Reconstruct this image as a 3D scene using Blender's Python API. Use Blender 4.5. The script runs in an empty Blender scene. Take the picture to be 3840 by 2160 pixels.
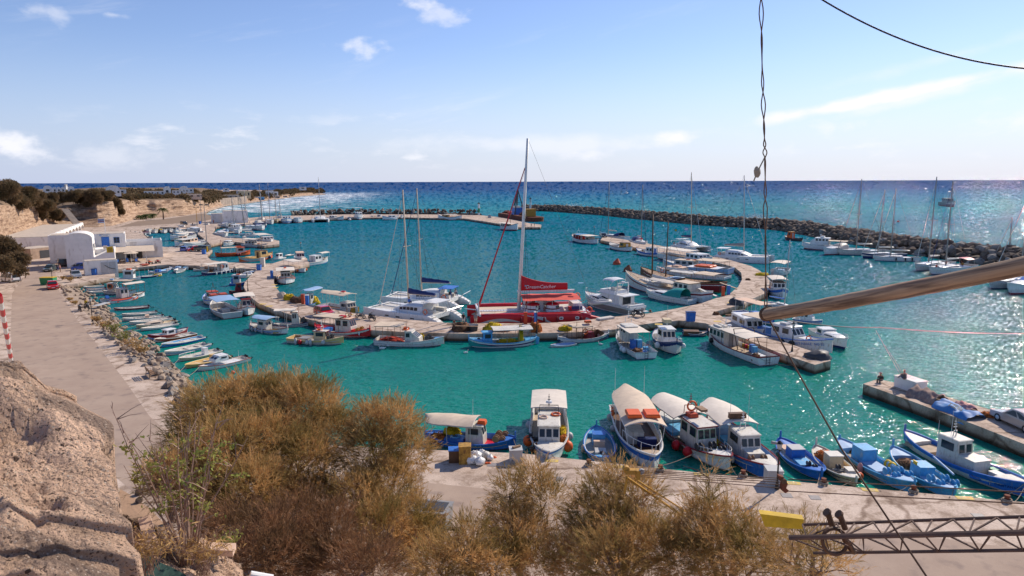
import bpy,math,random
import numpy as np
from mathutils import Vector,Matrix,noise
random.seed(7)
R=math.radians
sc=bpy.context.scene
col=sc.collection
# ------------------------------------------------------------------ camera, light, exposure
F,CX,CY,H=2500.0,1920.0,1080.0,20.0
PITCH=math.atan(400/F); ROLL=R(-0.2)
cam_d=bpy.data.cameras.new('camera'); cam=bpy.data.objects.new('camera',cam_d); col.objects.link(cam)
cam_d.sensor_width=36; cam_d.lens=F/3840*36; cam_d.clip_end=60000; cam_d.clip_start=0.1
CAMROT=Matrix.Rotation(R(90)-PITCH,4,'X')@Matrix.Rotation(ROLL,4,'Z')
cam.matrix_world=Matrix.Translation((0,0,H))@CAMROT
sc.camera=cam
sc.cycles.use_denoising=True
sc.cycles.max_bounces=6; sc.cycles.diffuse_bounces=2; sc.cycles.glossy_bounces=3
sc.cycles.transparent_max_bounces=6; sc.cycles.sample_clamp_indirect=4
sc.view_settings.view_transform='Standard'; sc.view_settings.look='None'
sc.view_settings.exposure=0.0; sc.view_settings.gamma=1.0
try:sc.view_settings.use_curve_mapping=False
except Exception:pass
SUN_AZ,SUN_EL=R(46),R(38)
sun_d=bpy.data.lights.new('sun','SUN'); sun_d.energy=5.0; sun_d.angle=R(0.53); sun_d.color=(1,.88,.73)
sun=bpy.data.objects.new('sun',sun_d); col.objects.link(sun)
S=Vector((math.sin(SUN_AZ)*math.cos(SUN_EL),math.cos(SUN_AZ)*math.cos(SUN_EL),math.sin(SUN_EL)))
sun.rotation_euler=S.to_track_quat('Z','Y').to_euler()
def build_world():
 w=bpy.data.worlds.new('World'); sc.world=w; w.use_nodes=True
 nt=w.node_tree; N,L=nt.nodes,nt.links
 bg=N['Background']; bg.inputs['Strength'].default_value=0.13
 sky=N.new('ShaderNodeTexSky'); sky.sky_type='NISHITA'; sky.sun_disc=False
 sky.sun_elevation=SUN_EL; sky.sun_rotation=SUN_AZ
 sky.altitude=0; sky.air_density=1.0; sky.dust_density=0.15; sky.ozone_density=4.0
 tc=N.new('ShaderNodeTexCoord'); sep=N.new('ShaderNodeSeparateXYZ'); L.new(tc.outputs['Generated'],sep.inputs[0])
 def mth(op,a,b=None,c=None):
  n=N.new('ShaderNodeMath'); n.operation=op
  for i,v in enumerate((a,b,c)):
   if v is None:continue
   if isinstance(v,(int,float)):n.inputs[i].default_value=v
   else:L.new(v,n.inputs[i])
  return n.outputs[0]
 def ramp(v,a,b):
  n=N.new('ShaderNodeMapRange'); n.inputs['From Min'].default_value=a; n.inputs['From Max'].default_value=b
  n.interpolation_type='SMOOTHSTEP'
  L.new(v,n.inputs['Value']); return n.outputs['Result']
 az=mth('ARCTAN2',sep.outputs['X'],sep.outputs['Y']); el=mth('ARCSINE',sep.outputs['Z'])
 def cnoise(sx,sy,scale,detail,w_=0.0,skew=0.0,rough=.55):
  cb=N.new('ShaderNodeCombineXYZ'); L.new(mth('MULTIPLY',az,sx),cb.inputs[0])
  e=el if not skew else mth('SUBTRACT',el,mth('MULTIPLY',az,skew))
  L.new(mth('MULTIPLY',e,sy),cb.inputs[1]); cb.inputs[2].default_value=w_
  n=N.new('ShaderNodeTexNoise'); n.inputs['Scale'].default_value=scale; n.inputs['Detail'].default_value=detail
  n.inputs['Roughness'].default_value=rough
  L.new(cb.outputs[0],n.inputs['Vector']); return n.outputs['Fac']
 cu=ramp(cnoise(1,3.0,13,7,3.3),.53,.72)
 band=mth('MULTIPLY',ramp(el,.008,.035),ramp(el,.125,.06))
 big=ramp(cnoise(1,1,2.2,2,8.1),.40,.56)
 c1=mth('MULTIPLY',mth('MULTIPLY',cu,band),big)
 st=ramp(cnoise(1,7,3.6,8,1.7,.24,.6),.53,.8)
 area=ramp(cnoise(1,2,1.3,2,5.2),.46,.62)
 c2=mth('MULTIPLY',mth('MULTIPLY',st,area),.45)
 tot=mth('MAXIMUM',mth('MULTIPLY',c1,.7),c2)
 puff_n=cnoise(1,1.6,26,7,4.4); puff_m=cnoise(1,2.2,9,6,2.4)
 for (px,py,sx,sy,sk,am,nn) in ((1350,170,.042,.017,-.05,.62,0),(205,58,.038,.014,-.1,.4,0),(1560,15,.035,.012,-.05,.7,0),(1670,55,.05,.016,0,.5,0),(420,55,.022,.005,0,.4,0),(3330,362,.40,.0125,.17,1.25,1),(3620,318,.2,.012,.22,.7,
1),(3600,200,.2,.012,.2,.3,1),(2050,540,.2,.016,0,.5,1),(30,540,.06,.022,-.25,.9,0),(430,585,.05,.018,0,.35,0),(3080,480,.03,.01,-.1,.5,0),(3200,470,.03,.014,.1,.6,0),(3820,460,.04,.016,0,.6,0)):
  d=CAMROT.to_3x3()@Vector(((px-CX)/F,-(py-CY)/F,-1)); d.normalize()
  a0,e0=math.atan2(d.x,d.y),math.asin(d.z)
  da=mth('SUBTRACT',az,a0); de=mth('SUBTRACT',mth('SUBTRACT',el,e0),mth('MULTIPLY',da,sk))
  rr=mth('SQRT',mth('ADD',mth('POWER',mth('ABSOLUTE',mth('DIVIDE',da,sx)),2.0),mth('POWER',mth('ABSOLUTE',mth('DIVIDE',de,sy)),2.0)))
  m=mth('SUBTRACT',mth('MULTIPLY',puff_m if nn else puff_n,1.75),mth('MULTIPLY',rr,.55))
  tot=mth('MAXIMUM',tot,mth('MULTIPLY',ramp(m,.32,.95),am))
 hz=N.new('ShaderNodeMix'); hz.data_type='RGBA'; L.new(mth('MULTIPLY',ramp(el,.20,-.02),.85),hz.inputs['Factor'])
 tint=N.new('ShaderNodeMix'); tint.data_type='RGBA'; tint.blend_type='MULTIPLY'; tint.inputs[0].default_value=1; tint.inputs[7].default_value=(1.06,.98,1.10,1)
 L.new(sky.outputs[0],tint.inputs[6]); L.new(tint.outputs[2],hz.inputs[6])
 sidec=N.new('ShaderNodeMix'); sidec.data_type='RGBA'; L.new(ramp(mth('COSINE',mth('SUBTRACT',az,SUN_AZ)),-.2,1.0),sidec.inputs['Factor'])
 sidec.inputs[6].default_value=(3.7,4.5,6.5,1); sidec.inputs[7].default_value=(5.3,5.8,7.0,1); L.new(sidec.outputs[2],hz.inputs[7])
 mix=N.new('ShaderNodeMix'); mix.data_type='RGBA'
 L.new(tot,mix.inputs['Factor']); L.new(hz.outputs[2],mix.inputs[6])
 mix.inputs[7].default_value=(7.8,7.8,8.3,1)
 L.new(mix.outputs[2],bg.inputs['Color'])
build_world()
# ------------------------------------------------------------------ helpers
def ray(px,py):
 return CAMROT.to_3x3()@Vector(((px-CX)/F,-(py-CY)/F,-1))
def at(px,py,z=0.0):
 d=ray(px,py); t=(z-H)/d.z
 return Vector((d.x*t,d.y*t,z))
def on_ray(px,py,D):
 d=ray(px,py); t=D/math.hypot(d.x,d.y)
 return Vector((d.x*t,d.y*t,H+d.z*t))
def zof(px,py,base):
 return on_ray(px,py,math.hypot(base[0],base[1])).z
MATS={}
def mat(name,c,rough=.6,var=.12,scale=3.0,bump=0.0,bscale=30.0,metal=0.0,c2=None,spec=.4,dirt=None,coat=0.0):
 if name in MATS:return MATS[name]
 m=bpy.data.materials.new(name); m.use_nodes=True; MATS[name]=m
 N,L=m.node_tree.nodes,m.node_tree.links; b=N['Principled BSDF']
 b.inputs['Roughness'].default_value=rough; b.inputs['Metallic'].default_value=metal
 b.inputs['Specular IOR Level'].default_value=spec; b.inputs['Coat Weight'].default_value=coat
 if c2 is None:c2=tuple(max(0,x*(1-var*2.4)) for x in c)
 tc=N.new('ShaderNodeTexCoord')
 n=N.new('ShaderNodeTexNoise'); n.inputs['Scale'].default_value=scale; n.inputs['Detail'].default_value=8; n.inputs['Roughness'].default_value=.65
 L.new(tc.outputs['Object'],n.inputs['Vector'])
 r=N.new('ShaderNodeMapRange'); r.inputs['From Min'].default_value=.35; r.inputs['From Max'].default_value=.68
 L.new(n.outputs['Fac'],r.inputs['Value'])
 mx=N.new('ShaderNodeMix'); mx.data_type='RGBA'; mx.inputs[6].default_value=(*c,1); mx.inputs[7].default_value=(*c2,1)
 L.new(r.outputs[0],mx.inputs['Factor']); out=mx.outputs[2]
 if dirt:
  n2=N.new('ShaderNodeTexNoise'); n2.inputs['Scale'].default_value=scale*2.3; n2.inputs['Detail'].default_value=10
  mp=N.new('ShaderNodeMapping'); mp.inputs['Scale'].default_value=(1,1,.35); mp.inputs['Location'].default_value=(3,7,1)
  L.new(tc.outputs['Object'],mp.inputs[0]); L.new(mp.outputs[0],n2.inputs['Vector'])
  r2=N.new('ShaderNodeMapRange'); r2.inputs['From Min'].default_value=.55; r2.inputs['From Max'].default_value=.75
  L.new(n2.outputs['Fac'],r2.inputs['Value'])
  m2=N.new('ShaderNodeMix'); m2.data_type='RGBA'; L.new(r2.outputs[0],m2.inputs['Factor']); L.new(out,m2.inputs[6]); m2.inputs[7].default_value=(*dirt,1)
  out=m2.outputs[2]
 L.new(out,b.inputs['Base Color'])
 if bump:
  n3=N.new('ShaderNodeTexNoise'); n3.inputs['Scale'].default_value=bscale; n3.inputs['Detail'].default_value=5
  L.new(tc.outputs['Object'],n3.inputs['Vector'])
  bp=N.new('ShaderNodeBump'); bp.inputs['Strength'].default_value=bump; bp.inputs['Distance'].default_value=.05
  L.new(n3.outputs['Fac'],bp.inputs['Height']); L.new(bp.outputs[0],b.inputs['Normal'])
 return m
PAL={'white':((.80,.79,.76),.35,.05,(.5,.44,.36)),'offwhite':((.70,.66,.58),.5,.08,(.42,.34,.25)),'cream':((.72,.56,.33),.5,.08,(.4,.3,.2)),'yellowish':((.74,.50,.2),.5,.08,None),'yellow':((.75,.48,.02),.6,.15,None),'ochre':((.55,.29,
.04),.6,.15,(.3,.15,.05)),'orange':((.80,.13,.02),.5,.08,None),'redorange':((.55,.07,.02),.5,.1,(.3,.1,.05)),'red':((.60,.012,.02),.4,.08,None),'darkred':((.22,.012,.02),.5,.1,None),'rust':((.23,.07,.035),.9,.2,(.12,.06,.04)),'blue':((.03,
.17,.58),.45,.1,(.15,.22,.4)),'lightblue':((.10,.42,.75),.5,.12,(.3,.42,.5)),'paleblue':((.30,.46,.68),.6,.08,None),'navy':((.012,.03,.14),.45,.08,None),'teal':((.01,.30,.27),.6,.08,None),'green':((.03,.28,.12),.5,.1,None),'grey':((.30,
.29,.28),.5,.1,None),'lightgrey':((.52,.51,.49),.45,.06,None),'taupe':((.33,.28,.24),.3,.05,None),'darkgrey':((.06,.06,.065),.5,.1,None),'black':((.015,.015,.017),.45,.1,None),'brown':((.16,.075,.035),.6,.2,(.08,.04,.02)),'wood':((.36,
.21,.11),.65,.2,(.2,.12,.07)),'canvas':((.74,.66,.56),.85,.06,None),'beige':((.66,.53,.40),.85,.08,None),'peach':((.75,.52,.38),.85,.08,None),'deckgrey':((.46,.41,.36),.8,.15,(.25,.2,.16)),'deckbeige':((.5,.38,.27),.8,.12,None),'brownnet':((.2,
.10,.055),.95,.3,(.4,.2,.1)),'orangenet':((.6,.17,.04),.95,.25,(.75,.3,.06)),'rednet':((.5,.05,.03),.95,.25,(.7,.14,.06)),'yellownet':((.72,.50,.02),.95,.22,(.5,.33,.03)),'purple':((.08,.02,.12),.5,.1,None),'pink':((.6,.3,.28),.8,.1,
None),'skin':((.42,.22,.14),.6,.05,None),'rope':((.42,.34,.25),.9,.2,None)}
def pm(n):
 c,r,v,d=PAL[n]
 net=n.endswith('net')
 return mat(n,c,r,v,2.2,dirt=d,bump=(1.0 if net else (.15 if r>.8 else 0)),bscale=(14 if net else 6))
def glass():
 m=mat('dark_glass',(.03,.04,.05),.06,.1); return m
def chrome():return mat('steel',(.55,.55,.56),.3,.05,metal=.9)
def tag(o,label=None,cat=None,group=None,kind=None):
 if label:o['label']=label
 if cat:o['category']=cat
 if group:o['group']=group
 if kind:o['kind']=kind
 return o
def empty(name,loc,rz=0.0,label=None,cat=None,group=None):
 o=bpy.data.objects.new(name,None); col.objects.link(o); o.location=loc; o.rotation_euler=(0,0,rz)
 o.empty_display_size=.2
 return tag(o,label,cat,group)
class MB:
 def __init__(s):s.v=[]; s.f=[]
 def add(s,vs,fs,M=None):
  n=len(s.v)
  s.v+=[tuple(M@Vector(v)) for v in vs] if M is not None else [tuple(v) for v in vs]
  s.f+=[tuple(i+n for i in f) for f in fs]; return s
 def box(s,c,d,rz=0,M=None,taper=1.0):
  x,y,z=d[0]/2,d[1]/2,d[2]/2; t=taper
  vs=[(-x,-y,-z),(x,-y,-z),(x,y,-z),(-x,y,-z),(-x*t,-y*t,z),(x*t,-y*t,z),(x*t,y*t,z),(-x*t,y*t,z)]
  T=Matrix.Translation(c)@Matrix.Rotation(rz,4,'Z')
  return s.add(vs,[(0,3,2,1),(4,5,6,7),(0,1,5,4),(1,2,6,5),(2,3,7,6),(3,0,4,7)],(M@T) if M is not None else T)
 def cyl(s,a,b,r0,r1=None,n=8):
  a,b=Vector(a),Vector(b); r1=r0 if r1 is None else r1
  d=b-a
  if d.length<1e-6:return s
  q=d.to_track_quat('Z','Y').to_matrix(); vs=[];
  for p,r in ((a,r0),(b,r1)):
   for i in range(n):vs.append(p+q@Vector((r*math.cos(2*math.pi*i/n),r*math.sin(2*math.pi*i/n),0)))
  fs=[(i,(i+1)%n,n+(i+1)%n,n+i) for i in range(n)]+[tuple(range(n))[::-1],tuple(range(n,2*n))]
  return s.add(vs,fs)
 def tube(s,pts,r,n=5,r1=None):
  pts=[Vector(p) for p in pts]; k=len(pts); vs=[]
  for i,p in enumerate(pts):
   d=pts[min(i+1,k-1)]-pts[max(i-1,0)]
   q=d.to_track_quat('Z','Y').to_matrix(); rr=r if r1 is None else r+(r1-r)*i/(k-1)
   for j in range(n):vs.append(p+q@Vector((rr*math.cos(2*math.pi*j/n),rr*math.sin(2*math.pi*j/n),0)))
  fs=[(i*n+j,i*n+(j+1)%n,(i+1)*n+(j+1)%n,(i+1)*n+j) for i in range(k-1) for j in range(n)]
  fs+=[tuple(range(n))[::-1],tuple(range((k-1)*n,k*n))]
  return s.add(vs,fs)
 def torus(s,c,Rr,r,M=None,n=16,m=6):
  vs=[((Rr+r*math.cos(b))*math.cos(a),(Rr+r*math.cos(b))*math.sin(a),r*math.sin(b)) for a in [2*math.pi*i/n for i in range(n)] for b in [2*math.pi*j/m for j in range(m)]]
  fs=[(i*m+j,((i+1)%n)*m+j,((i+1)%n)*m+(j+1)%m,i*m+(j+1)%m) for i in range(n) for j in range(m)]
  T=Matrix.Translation(c);
  return s.add(vs,fs,T@M if M is not None else T)
 def grid(s,P):
  a,b=len(P),len(P[0])
  return s.add([p for r_ in P for p in r_],[(i*b+j,i*b+j+1,(i+1)*b+j+1,(i+1)*b+j) for i in range(a-1) for j in range(b-1)])
 def prism(s,poly,z0,z1):
  n=len(poly)
  return s.add([(p[0],p[1],z0) for p in poly]+[(p[0],p[1],z1) for p in poly],[tuple(range(n))[::-1],tuple(range(n,2*n))]+[(i,(i+1)%n,n+(i+1)%n,n+i) for i in range(n)])
 def ell(s,c,r,n=10,m=7,jit=0,seed=0,zmin=-1.0,fr=1.3):
  vs=[]; fs=[]
  for j in range(m+1):
   ph=-math.pi/2+math.pi*j/m
   for i in range(n):
    a=2*math.pi*i/n
    d=Vector((math.cos(ph)*math.cos(a),math.cos(ph)*math.sin(a),max(zmin,math.sin(ph))))
    k=1+jit*noise.noise(d*fr+Vector((seed*3.1,seed*1.7,seed)))
    vs.append((c[0]+r[0]*d.x*k,c[1]+r[1]*d.y*k,c[2]+r[2]*d.z*k))
  for j in range(m):
   for i in range(n):fs.append((j*n+i,j*n+(i+1)%n,(j+1)*n+(i+1)%n,(j+1)*n+i))
  return s.add(vs,fs)
 def mesh(s,name,smooth=False):
  me=bpy.data.meshes.new(name); me.from_pydata(s.v,[],s.f); me.update()
  if smooth:me.polygons.foreach_set('use_smooth',[True]*len(me.polygons));
  return me
 def build(s,name,m,parent=None,smooth=False,loc=None):
  if smooth=='auto':
   me=s.mesh(name,True)
   try:me.set_sharp_from_angle(angle=R(38))
   except Exception:pass
  else:me=s.mesh(name,smooth)
  me.materials.append(m)
  o=bpy.data.objects.new(name,me); col.objects.link(o)
  if parent is not None:o.parent=parent
  if loc is not None:o.location=loc
  return o
def np_mesh(name,V,Fc,m,parent=None,smooth=False):
 me=bpy.data.meshes.new(name); k=Fc.shape[1]
 me.vertices.add(len(V)); me.vertices.foreach_set('co',V.astype(np.float32).ravel())
 me.loops.add(Fc.size); me.loops.foreach_set('vertex_index',Fc.astype(np.int32).ravel())
 me.polygons.add(len(Fc)); me.polygons.foreach_set('loop_start',np.arange(0,Fc.size,k,dtype=np.int32));
 me.update(calc_edges=True); me.validate()
 if smooth:me.polygons.foreach_set('use_smooth',[True]*len(me.polygons))
 me.materials.append(m); o=bpy.data.objects.new(name,me); col.objects.link(o)
 if parent is not None:o.parent=parent
 return o
def text_part(body,size,M,m,parent,name='lettering',ext=.004,font_shear=0):
 cu=bpy.data.curves.new(name,'FONT'); cu.body=body; cu.size=size; cu.extrude=ext; cu.align_x='CENTER'; cu.align_y='CENTER'; cu.resolution_u=2
 cu.shear=font_shear
 t_=bpy.data.objects.new(name,cu); me=bpy.data.meshes.new_from_object(t_); bpy.data.objects.remove(t_); me.materials.clear(); me.materials.append(m)
 o=bpy.data.objects.new(name,me); col.objects.link(o); o.matrix_local=M
 if parent is not None:o.parent=parent; o.matrix_local=M
 return o
# ------------------------------------------------------------------ water
def build_water():
 m=bpy.data.materials.new('sea_water'); m.use_nodes=True
 N,L=m.node_tree.nodes,m.node_tree.links; b=N['Principled BSDF']
 b.inputs['Roughness'].default_value=.07; b.inputs['IOR'].default_value=1.33
 g=N.new('ShaderNodeNewGeometry'); sep=N.new('ShaderNodeSeparateXYZ'); L.new(g.outputs['Position'],sep.inputs[0])
 def mth(op,a,b_=None):
  n=N.new('ShaderNodeMath'); n.operation=op
  for i,v in enumerate((a,b_)):
   if v is None:continue
   if isinstance(v,(int,float)):n.inputs[i].default_value=v
   else:L.new(v,n.inputs[i])
  return n.outputs[0]
 def nz(scale,detail,sx=1,sy=1,rot=0,off=0,rough=.55):
  mp=N.new('ShaderNodeMapping'); mp.inputs['Scale'].default_value=(sx,sy,1); mp.inputs['Rotation'].default_value=(0,0,rot); mp.inputs['Location'].default_value=(off,off,0)
  L.new(g.outputs['Position'],mp.inputs[0]); n=N.new('ShaderNodeTexNoise'); n.inputs['Scale'].default_value=scale; n.inputs['Detail'].default_value=detail
  n.inputs['Roughness'].default_value=rough
  L.new(mp.outputs[0],n.inputs['Vector']); return n.outputs['Fac']
 def rng(v,a,b_,lo=0,hi=1,smooth=True):
  n=N.new('ShaderNodeMapRange'); n.inputs['From Min'].default_value=a; n.inputs['From Max'].default_value=b_
  n.inputs['To Min'].default_value=lo; n.inputs['To Max'].default_value=hi
  if smooth:n.interpolation_type='SMOOTHSTEP'
  L.new(v,n.inputs['Value']); return n.outputs['Result']
 def mixc(f,a,b_):
  n=N.new('ShaderNodeMix'); n.data_type='RGBA'
  if isinstance(f,float):n.inputs[0].default_value=f
  else:L.new(f,n.inputs['Factor'])
  for i,v in ((6,a),(7,b_)):
   if isinstance(v,tuple):n.inputs[i].default_value=(*v,1)
   else:L.new(v,n.inputs[i])
  return n.outputs[2]
 yy=mth('ADD',sep.outputs['Y'],mth('MULTIPLY',nz(.02,4),60)); lb=mth('SUBTRACT',yy,30)
 ramp=N.new('ShaderNodeValToRGB'); L.new(mth('DIVIDE',mth('LOGARITHM',mth('MAXIMUM',lb,10.),10.),5.0),ramp.inputs[0])
 cr=ramp.color_ramp
 stops=[(35,(.0,.215,.140)),(68,(.0,.195,.145)),(95,(.0,.150,.150)),(135,(.0,.130,.148)),(230,(.0,.135,.185)),(330,(.002,.14,.21)),(480,(.006,.21,.27)),(750,(.003,.17,.29)),(1100,(.0,.11,.26)),(1700,(.0,.055,.21)),(6000,(.0,.038,.175)),
(40000,(.0,.04,.18))]
 while len(cr.elements)<len(stops):cr.elements.new(.5)
 for e,(d,c) in zip(cr.elements,stops):e.position=math.log10(d)/5; e.color=(*c,1)
 base=ramp.outputs[0]
 base=mixc(mth('MULTIPLY',rng(nz(.9,5,.6,1.5,.4,6,.7),.42,.7),.30),base,(.0,.07,.085))
 base=mixc(mth('MULTIPLY',rng(nz(.16,5,.35,1.1,.2,8,.75),.48,.66),mth('MULTIPLY',.5,rng(sep.outputs['Y'],250,450))),base,(.0,.06,.15))
 base=mixc(mth('MULTIPLY',rng(nz(.045,4,.5,1.2),.5,.72),.35),base,(.002,.07,.10))
 P0,P1=at(800,792),at(1240,733)
 ax=Vector((P1.x-P0.x,P1.y-P0.y)); ln=ax.length; ax.normalize(); nx=Vector((ax.y,-ax.x))
 def dotxy(v,o):return mth('ADD',mth('MULTIPLY',mth('SUBTRACT',sep.outputs['X'],o.x),v[0]),mth('MULTIPLY',mth('SUBTRACT',sep.outputs['Y'],o.y),v[1]))
 al=dotxy(ax,P0); pe=dotxy(nx,P0)
 zone=mth('MULTIPLY',mth('MULTIPLY',rng(al,-90,-10),rng(al,ln*2.1,ln*1.0)),rng(pe,150,10))
 surf=mth('MULTIPLY',zone,rng(mth('ADD',nz(.05,7,1,2.6,-.3,0,.65),mth('MULTIPLY',zone,.12)),.57,.66))
 brk=mth('MULTIPLY',mth('MULTIPLY',rng(sep.outputs['Y'],420,520),rng(sep.outputs['Y'],5000,900)),rng(nz(.11,7,.45,1.4,.2,9,.7),.715,.75))
 foam=mth('MAXIMUM',surf,brk)
 base=mixc(foam,base,(.78,.80,.82))
 N.remove(b); out=N['Material Output']
 dif=N.new('ShaderNodeBsdfDiffuse'); L.new(base,dif.inputs['Color'])
 gl=N.new('ShaderNodeBsdfGlossy'); gl.inputs['Color'].default_value=(1,1,1,1); L.new(rng(foam,0,1,.055,.6),gl.inputs['Roughness'])
 fr=N.new('ShaderNodeFresnel'); fr.inputs['IOR'].default_value=1.33
 fac=mth('MINIMUM',fr.outputs[0],rng(sep.outputs['Y'],60,400,.19,.10))
 ms=N.new('ShaderNodeMixShader'); L.new(fac,ms.inputs[0]); L.new(dif.outputs[0],ms.inputs[1]); L.new(gl.outputs[0],ms.inputs[2]); L.new(ms.outputs[0],out.inputs['Surface'])
 open_=rng(sep.outputs['Y'],150,560)
 w1=mth('MULTIPLY',nz(1.5,3,.65,1.3,.5),.30); w2=mth('MULTIPLY',nz(5.5,2,.8,1.1,.2,4),.045)
 w3=mth('MULTIPLY',mth('MULTIPLY',nz(.32,5,.5,1.3,.35,2,.6),open_),2.6); w4=mth('MULTIPLY',nz(.5,2,1,1,.9,7),.22)
 w5=mth('MULTIPLY',mth('MULTIPLY',nz(.13,3,.9,.35,.25,5,.6),open_),4); w6=mth('MULTIPLY',mth('MULTIPLY',nz(.03,3,1,.3,.2,15,.6),rng(sep.outputs['Y'],500,1500)),16)
 w7=mth('MULTIPLY',nz(.55,4,.9,.4,.45,3,.6),rng(sep.outputs['Y'],60,200,.25,.9))
 h=mth('ADD',mth('ADD',mth('MULTIPLY',mth('ADD',mth('ADD',w1,w2),w4),rng(sep.outputs['Y'],260,90)),w3),mth('ADD',w7,mth('ADD',w5,w6)))
 bp=N.new('ShaderNodeBump'); bp.inputs['Strength'].default_value=1; bp.inputs['Distance'].default_value=.65
 L.new(h,bp.inputs['Height'])
 b2=N.new('ShaderNodeBump'); b2.inputs['Strength'].default_value=1; b2.inputs['Distance'].default_value=.5; L.new(h,b2.inputs['Height'])
 Yp=mth('MAXIMUM',sep.outputs['Y'],20.); cb=N.new('ShaderNodeCombineXYZ'); L.new(mth('MULTIPLY',mth('DIVIDE',sep.outputs['X'],Yp),210),cb.inputs[0]); L.new(mth('DIVIDE',7500,Yp),cb.inputs[1])
 cn=N.new('ShaderNodeTexNoise'); cn.inputs['Scale'].default_value=1; cn.inputs['Detail'].default_value=1; L.new(cb.outputs[0],cn.inputs['Vector'])
 def tilt(base_n,k_):
  a=N.new('ShaderNodeVectorMath'); a.operation='SUBTRACT'; L.new(cn.outputs['Color'],a.inputs[0]); a.inputs[1].default_value=(.5,.5,.5)
  s_=N.new('ShaderNodeVectorMath'); s_.operation='SCALE'; L.new(a.outputs[0],s_.inputs[0]); L.new(k_,s_.inputs['Scale'])
  f=N.new('ShaderNodeVectorMath'); f.operation='MULTIPLY_ADD'; L.new(s_.outputs[0],f.inputs[0]); f.inputs[1].default_value=(1,1,.05); L.new(base_n,f.inputs[2])
  q=N.new('ShaderNodeVectorMath'); q.operation='NORMALIZE'; L.new(f.outputs[0],q.inputs[0]); return q.outputs[0]
 gn=tilt(bp.outputs[0],rng(sep.outputs['Y'],45,350,.9,2.6))
 for n_ in (gl,fr):L.new(gn,n_.inputs['Normal'])
 L.new(tilt(b2.outputs[0],rng(sep.outputs['Y'],45,400,.3,1.1)),dif.inputs['Normal'])
 k=MB(); k.v=[(-9000,-60,0),(9000,-60,0),(30000,42000,0),(-30000,42000,0)]; k.f=[(0,1,2,3)]
 o=k.build('sea',m); tag(o,'turquoise harbour water turning deep blue towards the horizon',None,None,'structure')
build_water()
# ------------------------------------------------------------------ ground, quays, piers
Z1=1.0
def concrete_mat():
 m=bpy.data.materials.new('quay_concrete'); m.use_nodes=True
 N,L=m.node_tree.nodes,m.node_tree.links; b=N['Principled BSDF']; b.inputs['Roughness'].default_value=.9; b.inputs['Specular IOR Level'].default_value=.2
 g=N.new('ShaderNodeNewGeometry')
 def nz(scale,detail,sc_=(1,1,1),rough=.6):
  mp=N.new('ShaderNodeMapping'); mp.inputs['Scale'].default_value=sc_; L.new(g.outputs['Position'],mp.inputs[0])
  n=N.new('ShaderNodeTexNoise'); n.inputs['Scale'].default_value=scale; n.inputs['Detail'].default_value=detail; n.inputs['Roughness'].default_value=rough
  L.new(mp.outputs[0],n.inputs['Vector']); return n.outputs['Fac']
 def cr(v,pts):
  r=N.new('ShaderNodeValToRGB'); L.new(v,r.inputs[0]); e=r.color_ramp.elements
  while len(e)<len(pts):e.new(.5)
  for q,(p,c) in zip(e,pts):q.position=p; q.color=(*c,1)
  return r.outputs[0]
 a=cr(nz(.35,9),[(.3,(.44,.335,.265)),(.5,(.60,.47,.375)),(.7,(.70,.565,.46))])
 fine=cr(nz(9,5,rough=.7),[(.3,(.72,.72,.72)),(.7,(1.12,1.12,1.12))])
 stain=cr(nz(.9,8,(1,1,.3),.7),[(.48,(1,1,1)),(.6,(.66,.62,.58)),(.75,(.46,.42,.4))])
 sep=N.new('ShaderNodeSeparateXYZ'); L.new(g.outputs['Position'],sep.inputs[0])
 wet=cr(sep.outputs['Z'],[(.0,(.10,.10,.07)),(.22,(.22,.19,.15)),(.45,(.75,.7,.65)),(.9,(1,1,1))])
 v=N.new('ShaderNodeTexVoronoi'); v.feature='DISTANCE_TO_EDGE'; v.inputs['Scale'].default_value=.16; wv=N.new('ShaderNodeVectorMath'); wv.operation='ADD'; L.new(g.outputs['Position'],wv.inputs[0])
 wn=N.new('ShaderNodeTexNoise'); wn.inputs['Scale'].default_value=.8; wn.inputs['Detail'].default_value=6; L.new(g.outputs['Position'],wn.inputs['Vector']); L.new(wn.outputs['Color'],wv.inputs[1]); L.new(wv.outputs[0],v.inputs['Vector'])
 crack=cr(v.outputs['Distance'],[(.0,(.5,.45,.42)),(.012,(.62,.58,.55)),(.03,(1,1,1))])
 cur=a
 for o_ in (fine,stain,crack,wet):
  n=N.new('ShaderNodeMix'); n.data_type='RGBA'; n.blend_type='MULTIPLY'; n.inputs[0].default_value=1
  L.new(cur,n.inputs[6]); L.new(o_,n.inputs[7]); cur=n.outputs[2]
 L.new(cur,b.inputs['Base Color'])
 bp=N.new('ShaderNodeBump'); bp.inputs['Strength'].default_value=.5; bp.inputs['Distance'].default_value=.03
 L.new(nz(6,8),bp.inputs['Height']); L.new(bp.outputs[0],b.inputs['Normal'])
 return m
CONC=concrete_mat()
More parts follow.
